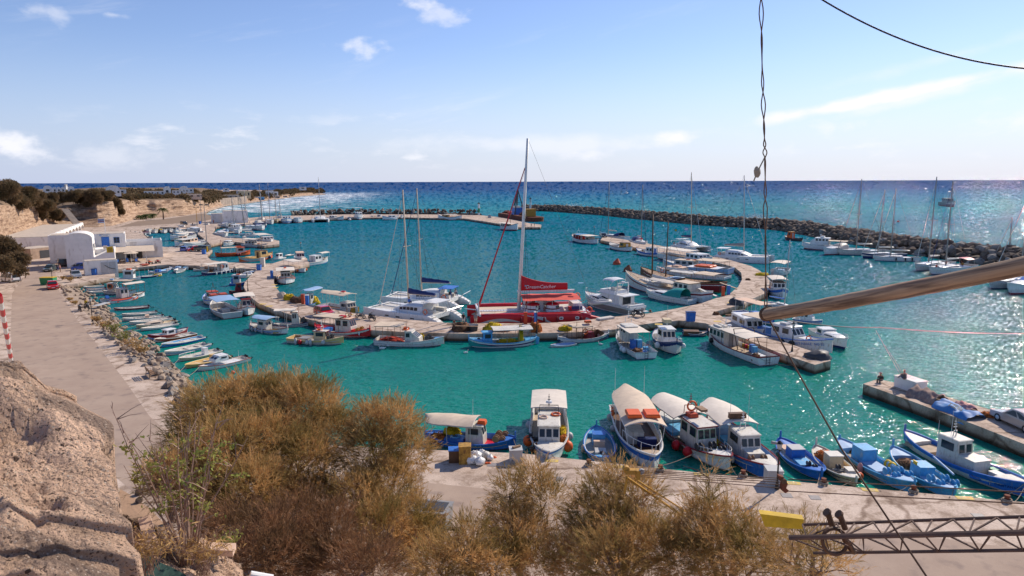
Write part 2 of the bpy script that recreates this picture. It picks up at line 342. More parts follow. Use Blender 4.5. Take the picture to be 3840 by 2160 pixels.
GEDGE=[(3840,1883),(3081,1815),(2600,1770),(1956,1700),(1550,1684),(1200,1668),(900,1650),(760,1570),(660,1512),(628,1440),(585,1380),(502,1347),(443,1288),(350,1205),(250,1098),(215,1072),(291,1062),(429,1038),(432,1010),(520,1000),
(633,992),(743,996),(850,1003),(961,1009),(958,1018),(937,1037),(918,1058),(914,1075),(924,1095),(943,1116),(968,1136),(1019,1157),(1100,1183),(1200,1207),(1400,1238),(1540,1246),(1660,1249),(1753,1251),(2031,1249),(2150,1246),(2282,
1237),(2307,1235),(2386,1220),(2472,1208),(2545,1202),(2646,1212),(2760,1256),(2926,1325),(3056,1368),(3116,1352),(3085,1330),(2910,1273),(2790,1224),(2712,1190),(2681,1169),(2749,1150),(2793,1141),(2802,1129),(2867,1101),(2889,1079),
(2891,1058),(2872,1034),(2848,1014),(2815,997),(2740,976),(2640,953),(2480,922),(2358,901),(2262,886),(2252,900),(2373,926),(2488,949),(2600,970),(2700,987),(2755,1002),(2780,1023),(2783,1048),(2768,1076),(2737,1101),(2690,1116),(2628,
1138),(2535,1157),(2432,1175),(2299,1188),(2142,1206),(2012,1212),(1700,1212),(1642,1208),(1500,1196),(1300,1170),(1179,1146),(1093,1132),(1060,1110),(1038,1082),(1027,1060),(1026,1050),(1036,1033),(1080,1012),(1160,988),(1150,968),
(1069,973),(1022,988),(945,988),(837,983),(793,976),(774,960),(796,937),(700,931),(581,924),(560,900),(540,880),(530,862),(600,852),(741,853),(749,866),(741,877),(763,893),(790,918),(832,908),(870,905),(990,921),(1047,915),(1047,903),
(1000,893),(860,893),(837,890),(801,877),(800,865),(812,850),(900,842),(960,838),(1000,831),(1220,822),(1366,816),(1515,815),(1645,818),(1740,819),(1817,830),(1948,852),(2027,852),(2030,843),(1985,837),(1870,814),(1802,807),(1600,804),
(1300,804),(1000,811),(925,818),(804,813),(766,800),(790,786),(848,769),(959,755),(1097,737),(1221,727)]
def build_ground():
 P=[at(x,y,Z1) for x,y in GEDGE]
 e=(P[0]-P[1]).normalized()
 poly=[(P[0]+e*60)]+P+[at(1180,721,Z1),at(1000,713,Z1),at(300,709,Z1),at(-600,712,Z1),Vector((-900,300,1)),Vector((-500,-60,1)),Vector((140,-60,1))]
 k=MB(); k.prism([(p.x,p.y) for p in poly],-1.5,Z1)
 o=k.build('harbour_ground',CONC)
 tag(o,'sunlit beige concrete quays, piers and shore round the harbour',None,None,'structure')
 return P
GP=build_ground()
def sheet(name,pts,z,m,label=None,z0=Z1):
 k=MB(); P=[at(x,y,z) if len(p)==2 else p for p in pts for x,y in [p[:2]]]
 k.v=[tuple(p) for p in P]; k.f=[tuple(range(len(P)))]
 a=sum(P[i].x*P[(i+1)%len(P)].y-P[(i+1)%len(P)].x*P[i].y for i in range(len(P)))
 if a<0:k.f=[tuple(range(len(P)))[::-1]]
 o=k.build(name,m); return tag(o,label,None,None,'structure')
def road_mat(name,c,c2):
 return mat(name,c,.92,.1,.35,bump=.25,bscale=18,c2=c2,spec=.2,dirt=(.25,.19,.16))
ROADC=road_mat('worn_asphalt',(.36,.265,.205),(.43,.325,.25))
sheet('road',[(120,1000),(205,1000),(215,1080),(290,1200),(370,1300),(470,1430),(560,1560),(660,1650),(800,1740),(1100,1790),(1500,1800),(2000,1850),(2600,1905),(3300,1990),(4000,2080),(4300,2500),(3000,2500),(1200,2380),(700,2050),
(560,1900),(380,1740),(200,1600),(60,1420),(40,1250),(45,1100)],Z1+.004,ROADC,'worn pale asphalt road along the quay')
SANDC=mat('beach_sand',(.30,.22,.16),.95,.1,.3,bump=.3,bscale=3,c2=(.24,.18,.14),spec=.1)
sheet('beach',[(421,858),(514,830),(611,822),(764,800),(790,788),(766,801),(804,812),(796,822),(740,834),(600,842),(450,852)],Z1+.006,SANDC,'grey sand beach below the cliff')
DIRTC=mat('dry_dirt',(.46,.29,.18),.95,.12,.9,bump=.5,bscale=6,c2=(.34,.22,.14),spec=.1)
sheet('dirt_verge',[(300,1750),(480,1850),(560,1905),(700,2050),(1000,2300),(1200,2420),(3000,2560),(3000,3400),(200,3400),(-200,2400),(-100,1750)],Z1+.008,DIRTC,'dry dirt verge below the rock')
# ------------------------------------------------------------------ cliff along the shore
def interp(tab,n):
 out=[]
 m=len(tab)
 for i in range(n):
  t=i*(m-1)/(n-1); a=min(int(t),m-2); f=t-a
  out.append([tab[a][k]+(tab[a+1][k]-tab[a][k])*f for k in range(len(tab[0]))])
 return out
def cliff_mat():
 m=bpy.data.materials.new('tufa_cliff'); m.use_nodes=True
 N,L=m.node_tree.nodes,m.node_tree.links; b=N['Principled BSDF']; b.inputs['Roughness'].default_value=.95; b.inputs['Specular IOR Level'].default_value=.1
 g=N.new('ShaderNodeNewGeometry')
 mp=N.new('ShaderNodeMapping'); mp.inputs['Scale'].default_value=(.12,.12,1.6); L.new(g.outputs['Position'],mp.inputs[0])
 n1=N.new('ShaderNodeTexNoise'); n1.inputs['Scale'].default_value=1; n1.inputs['Detail'].default_value=6; L.new(mp.outputs[0],n1.inputs['Vector'])
 r=N.new('ShaderNodeValToRGB'); L.new(n1.outputs['Fac'],r.inputs[0]); e=r.color_ramp.elements
 for p,c in ((.35,(.26,.17,.12)),(.5,(.50,.345,.235)),(.62,(.58,.42,.30)),(.72,(.24,.17,.13))):
  q=e.new(p); q.color=(*c,1)
 e.remove(e[0]); e.remove(e[-1])
 n2=N.new('ShaderNodeTexNoise'); n2.inputs['Scale'].default_value=.8; n2.inputs['Detail'].default_value=10; n2.inputs['Roughness'].default_value=.7; L.new(g.outputs['Position'],n2.inputs['Vector'])
 r2=N.new('ShaderNodeValToRGB'); L.new(n2.outputs['Fac'],r2.inputs[0]); r2.color_ramp.elements[0].position=.38; r2.color_ramp.elements[0].color=(.5,.46,.42,1); r2.color_ramp.elements[1].position=.6
 mx=N.new('ShaderNodeMix'); mx.data_type='RGBA'; mx.blend_type='MULTIPLY'; mx.inputs[0].default_value=.8; L.new(r.outputs[0],mx.inputs[6]); L.new(r2.outputs[0],mx.inputs[7])
 L.new(mx.outputs[2],b.inputs['Base Color'])
 bp=N.new('ShaderNodeBump'); bp.inputs['Strength'].default_value=.9; bp.inputs['Distance'].default_value=.5; L.new(n2.outputs['Fac'],bp.inputs['Height']); L.new(bp.outputs[0],b.inputs['Normal'])
 return m
CLIFFM=cliff_mat()
SCRUBM=mat('scrub_soil',(.24,.165,.11),.95,.2,.15,bump=.6,bscale=1.0,c2=(.15,.11,.07),spec=.1)
CL=[(-900,1500,14,900),(-500,1300,16,850),(-200,1080,18,800),(-60,980,22,775),(30,925,22,768),(78,896,22,775),(150,872,16,778),(209,862,22,790),(250,860,30,775),(309,857,34,766),(370,856,30,762),(421,850,26,756),(470,836,30,752),(514,
826,34,750),(560,822,34,750),(611,820,34,750),(690,812,30,750),(764,796,22,752),(800,781,14,753),(850,768,8,749),(960,754,10,742),(1097,736.5,10,728),(1180,729,16,722)]
def build_cliff():
 n=300; rows=26; tab=interp(CL,n); P=[]
 for i,(bx,by,sb,ty) in enumerate(tab):
  b=at(bx,by,Z1-.3); D=math.hypot(b.x,b.y); e=on_ray(bx,ty,D+sb)
  out=Vector((b.x,b.y,0)).normalized(); rr=[]
  for j in range(rows):
   t=j/(rows-1)
   hz=(t**1.25)*.62 if t<.62 else .34+(t-.62)/.38*.66
   hor=t*1.0 if t<.55 else .55+(t-.55)*.35
   hor={True:t*.78/.55,False:.78+(t-.55)/.45*.22}[t<.55]
   z=b.z+(e.z-b.z)*hz
   p=Vector((b.x,b.y,0))+out*sb*hor
   q=Vector((p.x*.09,p.y*.09,z*.35))
   amp=min(1,t*5)*(1-max(0,t-.9)*6)
   gully=abs(noise.noise(Vector((p.x*.07+p.y*.05,0,3))))**.7
   d=(noise.fractal(q,1,2,5)*2.2+(gully-.3)*3.5)*amp*min(1,(e.z-b.z)/6)
   ledge=.5*math.sin(z*3.1+noise.noise(q)*2)*amp*(1 if t>.5 else .2)
   p=p+out*(d+ledge); rr.append(Vector((p.x,p.y,z+noise.noise(q*3)*.25*amp)))
  P.append(rr)
 k=MB(); k.grid(P); o=k.build('cliff',CLIFFM,smooth=True); tag(o,'pale banded tufa cliff above the road and beach',None,None,'structure')
 Q=[]
 for rr in P:
  e=rr[-1]; out=Vector((e.x,e.y,0)).normalized(); D=math.hypot(e.x,e.y); q=[e]
  for s_ in (6,20,60,150,400,900):
   Dn=D+s_ ; q.append(Vector((out.x*Dn,out.y*Dn,e.z+min(1.2,s_*.03)+noise.noise(Vector((out.x*Dn*.02,out.y*Dn*.02,1)))*1.2)) if Dn<1500 else Vector((out.x*1500,out.y*1500,max(1,e.z*.5))))
  Q.append(q)
 k=MB(); k.grid(Q); o=k.build('plateau',SCRUBM,smooth=True); tag(o,'scrubby brown plateau behind the cliff edge',None,None,'structure')
 return P
CLIFFP=build_cliff()
# ------------------------------------------------------------------ boats
class Ctx:pass
HK=dict(caique=(.52,.55,.38,.32,0,.62),trawler=(.62,.58,.12,.32,.86,.6),skiff=(.46,.32,.05,.34,.86,.62),cuddy=(.55,.35,.05,.33,.88,.62),row=(.32,.16,.06,.38,.6,.6),cruiser=(1.05,.55,-.1,.30,.9,.6),sloop=(.95,.35,.02,.28,.72,.62),cat=(1.2,
.3,-.2,.12,.6,.5),schooner=(.95,1.2,.45,.27,.55,.6))
def hull_fn(c):
 L,B=c.L,c.B; D,bh,sh,_,tw,full=c.hk
 def w(t):
  if tw==0:
   u=abs(2*t-1); return B/2*max(0,1-u**2.5)**.75
  if t<.42:return B/2*(tw+(1-tw)*math.sin(math.pi/2*t/.42))
  return B/2*max(0,1-((t-.42)/.58)**2.3)**.85
 def s(t):return D+bh*max(0,(t-.38)/.62)**2.1+sh*max(0,(.5-t)/.5)**2
 return w,s
def make_hull(c,root,hull,inn,deck,rail,stripes,fd,bul):
 w,s=c.w,c.s; L=c.L; n=18; rake=.07*L*(1 if c.kind !='row' else .6)
 tr=c.hk[4]>0; P=[]
 lev=[(0.0,-.38),(.45,-.30),(.80,-.05),(.93,.30),(1.0,.68),(1.03,1.0)]
 def X(t,q):
  x=(t-.5)*L; k=1-q
  return x-rake*k*max(0,(t-.72)/.28)**1.6+(0 if tr else rake*.7*k*max(0,(.28-t)/.28)**1.6)
 def pt(t,q):
  S_=s(t); z=-.05+q*(S_+.05);
  yy=np.interp(q,[0,.3,.7,1],[.84,.93,1.0,1.03]); fl=1-.25*max(0,t-.6)/.4*(1-q)
  return Vector((X(t,.25+.75*q),w(t)*yy*fl,z))
 ts=[0.5-.5*math.cos(math.pi*i/(n-1)) for i in range(n)] if not tr else [1-(1-i/(n-1))**1.35 if False else math.sin(math.pi/2*i/(n-1)) for i in range(n)]
 rings=[]
 for t in ts:
  a=[pt(t,q) for q in (1,.8,.55,.3,.0)]+[Vector((X(t,.12),w(t)*.5,-.28)),Vector((X(t,0),0,-.4))]
  rings.append(a+[Vector((p.x,-p.y,p.z)) for p in a[-2::-1]])
 k=MB(); k.grid(rings)
 if tr:k.f.append(tuple(range(len(rings[0]))))
 th=min(.09,c.B*.04)
 for sg in (1,-1):
  G=[]
  for t in ts:
   o=pt(t,1); y=max(0,o.y-th); G.append([Vector((o.x,sg*o.y,o.z)),Vector((o.x,sg*y,o.z))])
  k.grid(G)
 k.build('hull',pm(hull),root,smooth='auto')
 k=MB()
 for sg in (1,-1):
  G=[]
  for t in ts:
   o=pt(t,1); y=max(0,o.y-th); G.append([Vector((o.x,sg*y,o.z-.002)),Vector((o.x,sg*max(0,y-.04),c.dz(t)-.05))])
  k.grid(G)
 if tr:
  o=pt(0,1); k.grid([[Vector((o.x+.06,-o.y+th,o.z)),Vector((o.x+.06,o.y-th,o.z))],[Vector((o.x+.08,-o.y+th,c.dz(0)-.05)),Vector((o.x+.08,o.y-th,c.dz(0)-.05))]])
 k.build('bulwark',pm(inn),root,smooth=True)
 k=MB(); G=[]
 for t in ts:
  if fd and t>c.fdt+.03:continue
  o=pt(t,1); y=max(0,o.y-th-.03); G.append([Vector((o.x,y*f,c.dz(t)+.03*(1-f*f))) for f in (-1,-.5,0,.5,1)])
 k.grid(G); k.build('deck',pm(deck),root)
 if fd:
  k=MB(); G=[]
  for i in range(9):
   t=c.fdt+(1-c.fdt)*i/8*.995; o=pt(t,1); y=max(0,o.y-th*.7)
   G.append([Vector((o.x,y*f,o.z-.05+.10*(1-f*f)*min(1,y))) for f in (-1,-.5,0,.5,1)])
  e=G[0]; G.insert(0,[Vector((p.x,p.y,c.dz(c.fdt))) for p in e]); k.grid(G); k.build('foredeck',pm(fd),root)
  if c.hk[4]==0:
   k=MB(); G=[]
   for i in range(6):
    t=.005+.17*i/5; o=pt(t,1); y=max(0,o.y-th*.7); G.append([Vector((o.x,y*f,o.z-.05+.06*(1-f*f)*min(1,y))) for f in (-1,0,1)])
   G.append([Vector((p.x,p.y,c.dz(.17))) for p in G[-1]]); k.grid(G); k.build('afterdeck',pm(fd),root)
 for i,(q0,q1,cc) in enumerate(stripes):
  k=MB()
  for sg in (1,-1):
   G=[]
   for t in ts:
    row=[]
    for q in (q0,(q0+q1)/2,q1):
     p=pt(t,q); row.append(Vector((p.x+(.015 if t>.97 else (-.012 if t<.03 else 0)),sg*(p.y+.014),p.z)))
    G.append(row)
   k.grid(G)
  if tr:
   G=[[Vector((pt(0,q).x-.014,sg*pt(0,q).y,pt(0,q).z)) for sg in (-1,1)] for q in (q0,q1)]; k.grid(G)
  k.build('stripe',pm(cc),root,smooth=True)
 if rail:
  k=MB(); r=.045*min(1.4,c.sc+.3)
  for sg in (1,-1):
   k.tube([Vector((pt(t,1).x,sg*(pt(t,1).y+.01),pt(t,1).z+.01)) for t in ts],r,5)
  if tr:k.tube([Vector((pt(0,1).x,y,pt(0,1).z+.012)) for y in (-pt(0,1).y,pt(0,1).y)],r,5)
  k.build('gunwale',pm(rail),root)
 c.pt=pt
def f_cab(c,x0,x1,w,h,wall='white',roof=None,trim=None,n=2,rake=.18,frame=None,z=None,ov=.14):
 L=c.L; X0,X1=x0*L,x1*L; W=w*c.B/2; z0=(c.dz((x0+x1)/2+.5) if z is None else z)-.05; z1=z0+h
 xr=X1-rake*h; k=MB()
 vs=[(X0,-W,z0),(X1,-W*.92,z0),(X1,W*.92,z0),(X0,W,z0),(X0+.03,-W*.94,z1),(xr,-W*.86,z1),(xr,W*.86,z1),(X0+.03,W*.94,z1)]
 zm=z0+h*.52; xm=X1-rake*h*.1
 vs+=[(xm,-W*.9,zm),(xm,W*.9,zm)]
 k.add(vs,[(4,5,6,7),(0,4,7,3),(0,1,8,5,4),(3,7,6,9,2),(1,2,9,8),(8,9,6,5)])
 cb=k.build('cabin',pm(wall),c.root)
 k=MB(); cx_=(X0+xr)/2+ov*.2; k.box((cx_,0,z1+.035),(xr-X0+ov*2,W*1.8+ov,.07)); k.box((cx_,0,z1+.085),(xr-X0+ov,W*1.8,.03),taper=.95)
 k.build('cabin_roof',pm(roof or wall),cb)
 if trim:
  k=MB(); bx=xr-X0+ov*2+.03; by=W*1.8+ov+.03
  for sg in (-1,1):k.box((cx_,sg*by/2,z1+.035),(bx,.03,.085)); k.box((cx_+sg*bx/2,0,z1+.035),(.03,by,.085))
  k.build('roof_trim',pm(trim),cb)
 hw=h*.30; g=glass(); zc=z0+h*.74
 sl=(xm-xr)/max(.01,(z1-zm))
 wn=W*1.72
 def fx(z):return xm-sl*(z-zm)
 m_=3 if W>.75 else 2
 for i in range(m_):
  a=-wn/2+wn*(i+.12)/m_; b=-wn/2+wn*(i+.88)/m_; k=MB()
  if frame:
   kk=MB(); e=.035; kk.add([(fx(zc-hw/2-e)+.008,a-e,zc-hw/2-e),(fx(zc-hw/2-e)+.008,b+e,zc-hw/2-e),(fx(zc+hw/2+e)+.008,b+e,zc+hw/2+e),(fx(zc+hw/2+e)+.008,a-e,zc+hw/2+e)],[(0,1,2,3)])
   kk.build('window_frame',pm(frame),cb)
  k.add([(fx(zc-hw/2)+.016,a,zc-hw/2),(fx(zc-hw/2)+.016,b,zc-hw/2),(fx(zc+hw/2)+.016,b,zc+hw/2),(fx(zc+hw/2)+.016,a,zc+hw/2)],[(0,1,2,3)])
  k.build('window',g,cb)
 ln=xr-X0;
 for sg in (-1,1):
  for i in range(n):
   a=X0+ln*(i+.2)/n; b=X0+ln*(i+.82)/n
   def sy(z):return W*(1-.06*(z-z0)/h)
   if frame:
    e=.035; k=MB(); k.add([(x,sg*(sy(z)*(1-.05*(x-X0)/max(.1,X1-X0))+.012),z) for x,z in ((a-e,zc-hw/2-e),(b+e,zc-hw/2-e),(b+e,zc+hw/2+e),(a-e,zc+hw/2+e))],[(0,1,2,3)])
    k.build('window_frame',pm(frame),cb)
   k=MB(); k.add([(x,sg*(sy(z)*(1-.05*(x-X0)/max(.1,X1-X0))+.022),z) for x,z in ((a,zc-hw/2),(b,zc-hw/2),(b,zc+hw/2),(a,zc+hw/2))],[(0,1,2,3)])
   k.build('window',g,cb)
 if h>1.25:
  k=MB(); k.add([(X0-.012,y,z) for y,z in ((-W*.3,z0+.12),(W*.3,z0+.12),(W*.3,z0+h*.88),(-W*.3,z0+h*.88))],[(0,3,2,1)]); k.build('door',pm(frame or 'lightgrey'),cb)
 c.top=z1+.1; c.cabx=(X0+xr)/2
 return cb
def f_can(c,x0,x1,w,h,cc='canvas',arch=.16,rnd=0,posts=3,fr='lightgrey',drop=0):
 L=c.L; X0,X1=x0*L,x1*L; z0=c.dz((x0+x1)/2+.5)+h; W=w*c.B/2; nx,ny=12,9
 def prof(i):
  u=i/(nx-1); return W*(1 if not rnd or u>.4 else (1-((.4-u)/.4)**2.6*rnd)**.5)
 seed=X0*3.1+W; G=[]; G2=[]
 for i in range(nx):
  u=i/(nx-1); x=X0+(X1-X0)*u; r=[]; r2=[]
  for j in range(ny):
   v=2*j/(ny-1)-1; sag=-.05*abs(math.sin(math.pi*u*(posts-1)))*(1-v*v*.3)
   z=z0+arch*(1-v*v)+sag+.025*noise.noise(Vector((x*2.5,v*3,seed)))+drop*(u-.5)
   r.append(Vector((x,v*prof(i),z))); r2.append(Vector((x,v*prof(i),z-.03)))
  G.append(r); G2.append(r2[::-1])
 k=MB(); k.grid(G); k.grid(G2)
 for r_ in (0,nx-1):k.grid([G[r_],G2[r_][::-1]])
 for j in (0,-1):k.grid([[G[i][j],Vector((G[i][j].x,G[i][j].y,G[i][j].z-.09))] for i in range(nx)])
 cn=k.build('canopy',pm(cc),c.root,smooth='auto')
 k=MB(); m_=chrome() if fr=='steel' else pm(fr)
 for i in range(posts):
  u=.06+.9*i/(posts-1); x=X0+(X1-X0)*u; ii=min(nx-1,round(u*(nx-1))); y=prof(ii)*.97; t=min(.99,max(0.01,x/L+.5)); zz=G[ii][0].z-.04
  for sg in (-1,1):
   yb=min(c.w(t)*.98,y*1.05) if c.w(t)>y*.6 else y
   k.tube([(x,sg*yb,c.s(t)-.05),(x,sg*y,zz)],.028,5)
  k.tube([Vector((G[ii][j].x,G[ii][j].y,G[ii][j].z-.045)) for j in range(ny)],.024,4)
 k.tube([Vector((g_[0].x,g_[0].y,g_[0].z-.045)) for g_ in G],.024,4); k.tube([Vector((g_[-1].x,g_[-1].y,g_[-1].z-.045)) for g_ in G],.024,4)
 k.build('canopy_frame',m_,c.root); c.cz=z0+arch*.8
def f_winch(c,x,y=0,cc='darkgrey',dc='brown',n=3,s_=1.0):
 z=c.dz(x+.5); X=x*c.L; k=MB(); k.box((X,y,z+.35*s_),(.3*s_,.9*s_,.12)); k.box((X-.1,y,z+.17*s_),(.12,.7*s_,.35*s_)); k.tube([(X,y-.6*s_,z+.55*s_),(X,y+.6*s_,z+.55*s_)],.05,6)
 wn=k.build('net_winch',pm(cc),c.root)
 for i in range(n):
  k=MB(); yy=y+(i-(n-1)/2)*.48*s_; xx=X+(.22 if i%2 else-.12)*s_; zz=z+(.55 if i%2 else .75)*s_; r=.27*s_
  for e in (-.14,.14):k.cyl((xx,yy+e*s_-.02,zz),(xx,yy+e*s_+.02,zz),r,r,14)
  k.cyl((xx,yy-.14*s_,zz),(xx,yy+.14*s_,zz),r*.5,r*.5,10); k.build('drum',pm(dc),wn)
def f_ring(c,x,y,z,cc='orange',flat=0,r=.33):
 k=MB(); M_=Matrix.Identity(4) if flat else (Matrix.Rotation(R(90),4,'X') if flat==0 else None)
 if flat==2:M_=Matrix.Rotation(R(90),4,'Y')
 k.torus((0,0,0),r,.075,M_); o=k.build('life_ring',pm(cc),c.root,smooth=True); o.location=(x*c.L,y*c.B/2,z)
 for a in (.78,3.92) if c.root.location.length<130 else ():k=MB(); k.torus(Vector((r*math.cos(a),r*math.sin(a),0)),.082,.03,Matrix.Rotation(a,4,'Z')@Matrix.Rotation(R(90),4,'X'),8,4); k.build('band',pm('white'),o).matrix_local=M_
def f_raft(c,x,y,z,d=(.95,.8,.22),cc='orange',n=1):
 for i in range(n):
  yy=y+(i-(n-1)/2)*(d[1]+.28); k=MB(); k.box((x*c.L,yy,z),(d[0],d[1],d[2]*.6)); k.box((x*c.L,yy,z+d[2]*.42),(d[0]*.97,d[1]*.97,d[2]*.3),taper=.9)
  k.build('life_raft',pm(cc),c.root)
def f_ant(c,x,y,z,h,r=.018,cc='white',name='antenna'):
 k=MB(); k.tube([(x*c.L,y,z),(x*c.L+.02,y,z+h)],r,5,r*.5); k.build(name,pm(cc),c.root)
def f_radar(c,x,z,h=.5):
 X=x*c.L; k=MB(); k.tube([(X,0,z),(X,0,z+h)],.05,6); k.cyl((X,0,z+h),(X,0,z+h+.14),.26,.22,14); k.build('radar',pm('white'),c.root)
def f_arch(c,x,z,w=.7,h=.7,cc='white'):
 X=x*c.L; W=w; k=MB()
 k.tube([(X,-W,z),(X+.05,-W*.95,z+h),(X+.05,W*.95,z+h),(X,W,z)],.04,5); k.tube([(X+.05,0,z+h),(X,0,z+h+.9)],.035,5,.02)
 for i in range(3):k.box((X,0,z+h+.25+i*.2),(.06,.3-i*.08,.05))
 k.build('aerial_frame',pm(cc),c.root)
def f_out(c,cc='black',n=1,up=1):
 for i in range(n):
  y=(i-(n-1)/2)*.5; X=-.5*c.L-.12; z=c.s(0); s_=.55+.5*c.sc; tilt=R(48) if up else 0
  M_=Matrix.Translation((X,y,z))@Matrix.Rotation(tilt,4,'Y')
  k=MB(); k.add(*_blk((.02,0,.28*s_),(.30*s_,.26*s_,.42*s_),.75),M=M_); o=k.build('outboard_motor',pm(cc),c.root)
  k=MB(); k.add(*_blk((0,0,-.25*s_),(.12*s_,.08,.7*s_),.8),M=M_); k.add(*_blk((-.08*s_,0,-.62*s_),(.36*s_,.1,.09),.9),M=M_); k.build('motor_leg',pm('darkgrey'),o)
  k=MB(); k.add(*_blk((-.3*s_,0,-.62*s_),(.03,.3*s_,.08),1),M=M_); k.add(*_blk((-.3*s_,0,-.62*s_),(.03,.08,.3*s_),1),M=M_); k.build('propeller',pm('black'),o)
def _blk(cn,d,tp):
 k=MB(); k.box(cn,d,taper=tp); return k.v,k.f
def f_fen(c,lst,cc='white',r=.14,ball=0):
 for x,sg in lst:
  t=x+.5; p=c.pt(t,.62); k=MB(); P_=Vector((p.x,sg*(p.y+r*.9),p.z))
  if ball:k.ell(P_,(r*1.5,r*1.5,r*1.7),10,7)
  else:k.ell(P_,(r,r,r*2.3),8,7)
  k.tube([P_+Vector((0,0,r)),Vector((p.x,sg*p.y*1.0,c.s(t)+.02))],.015,4)
  k.build('fender',pm(cc),c.root,smooth=True)
def f_box(c,x,y,w,d,h,cc,z=None,name='engine_box',lid=None,tp=.96):
 zz=(c.dz(x+.5) if z is None else z); k=MB(); k.box((x*c.L,y,zz+h/2-.02),(w,d,h),taper=tp); o=k.build(name,pm(cc),c.root)
 k=MB(); k.box((x*c.L,y,zz+h+.01),(w*tp+.05,d*tp+.05,.05)); k.build('lid',pm(lid or cc),o)
def thing_on(c,M_):
 return c.M@M_
NETN=[0]
def net_mesh(rx,ry,rz,seed,strands=40):
 k=MB(); k.ell((0,0,0),(rx,ry,rz),14,8,.55,seed,-.12,2.2)
 rg=random.Random(seed)
 for i in range(strands):
  a=rg.uniform(0,6.3); pts=[]; b=rg.uniform(0.1,1.2)
  for q in range(5):
   aa=a+q*.35; bb=b+.15*math.sin(q*2+i); pts.append(((rx*1.02*math.cos(aa)*math.cos(bb)),(ry*1.02*math.sin(aa)*math.cos(bb)),max(.02,rz*1.05*math.sin(bb)*(1+.3*rg.uniform(-1,1)))))
  k.tube(pts,.018+.012*rg.random(),3)
 return k
def f_net(c,x,y,rx,ry,rz,cc,label):
 NETN[0]+=1; k=net_mesh(rx,ry,rz,NETN[0]); o=k.build('fishing_net',pm(cc),None,smooth=True)
 o.matrix_world=c.M@Matrix.Translation((x*c.L,y,c.dz(x+.5)))
 tag(o,label,'fishing net','fishing nets heaped in boats and on the piers')
def f_rail(c,t0=.62,h=.5,cc='steel',full=False):
 k=MB(); n=9; top=[]; ts=[t0+(.985-t0)*i/(n-1) for i in range(n)]
 for sg in (-1,1):
  pts=[Vector((c.pt(t,1).x-.05,sg*c.pt(t,1).y*.93,c.s(t)+h)) for t in ts]; k.tube(pts,.022,4)
  for i in range(0,n,2):k.tube([Vector((pts[i].x,pts[i].y,c.s(ts[i]))),pts[i]],.018,4)
 k.tube([Vector((c.pt(.985,1).x-.05,sg*c.pt(.985,1).y*.93,c.s(.985)+h)) for sg in (-1,1)],.022,4)
 k.build('pulpit_rail',chrome() if cc=='steel' else pm(cc),c.root)
def f_posts(c,cc,bow=.45,st=.3):
 k=MB(); p=c.pt(.992,1); k.box((p.x+.03,0,p.z+bow/2-.15),(.12,.12,bow+.3),taper=.8)
 if c.hk[4]==0:k.build('stem_post',pm(cc),c.root); k=MB(); p=c.pt(.008,1); k.box((p.x-.03,0,p.z+st/2-.15),(.12,.12,st+.3),taper=.8)
 k.build('stem_post',pm(cc),c.root)
def f_rudder(c,cc):
 p=c.pt(0.01,1); k=MB(); k.add([(p.x-.02,-.03,p.z+.1),(p.x-.45,-.03,p.z-.1),(p.x-.4,-.03,-.3),(p.x+.05,-.03,-.3),(p.x-.02,.03,p.z+.1),(p.x-.45,.03,p.z-.1),(p.x-.4,.03,-.3),(p.x+.05,.03,-.3)],[(0,1,2,3),(7,6,5,4),(0,4,5,1),(1,5,6,2),
(2,6,7,3),(0,3,7,4)]); k.build('rudder',pm(cc),c.root)
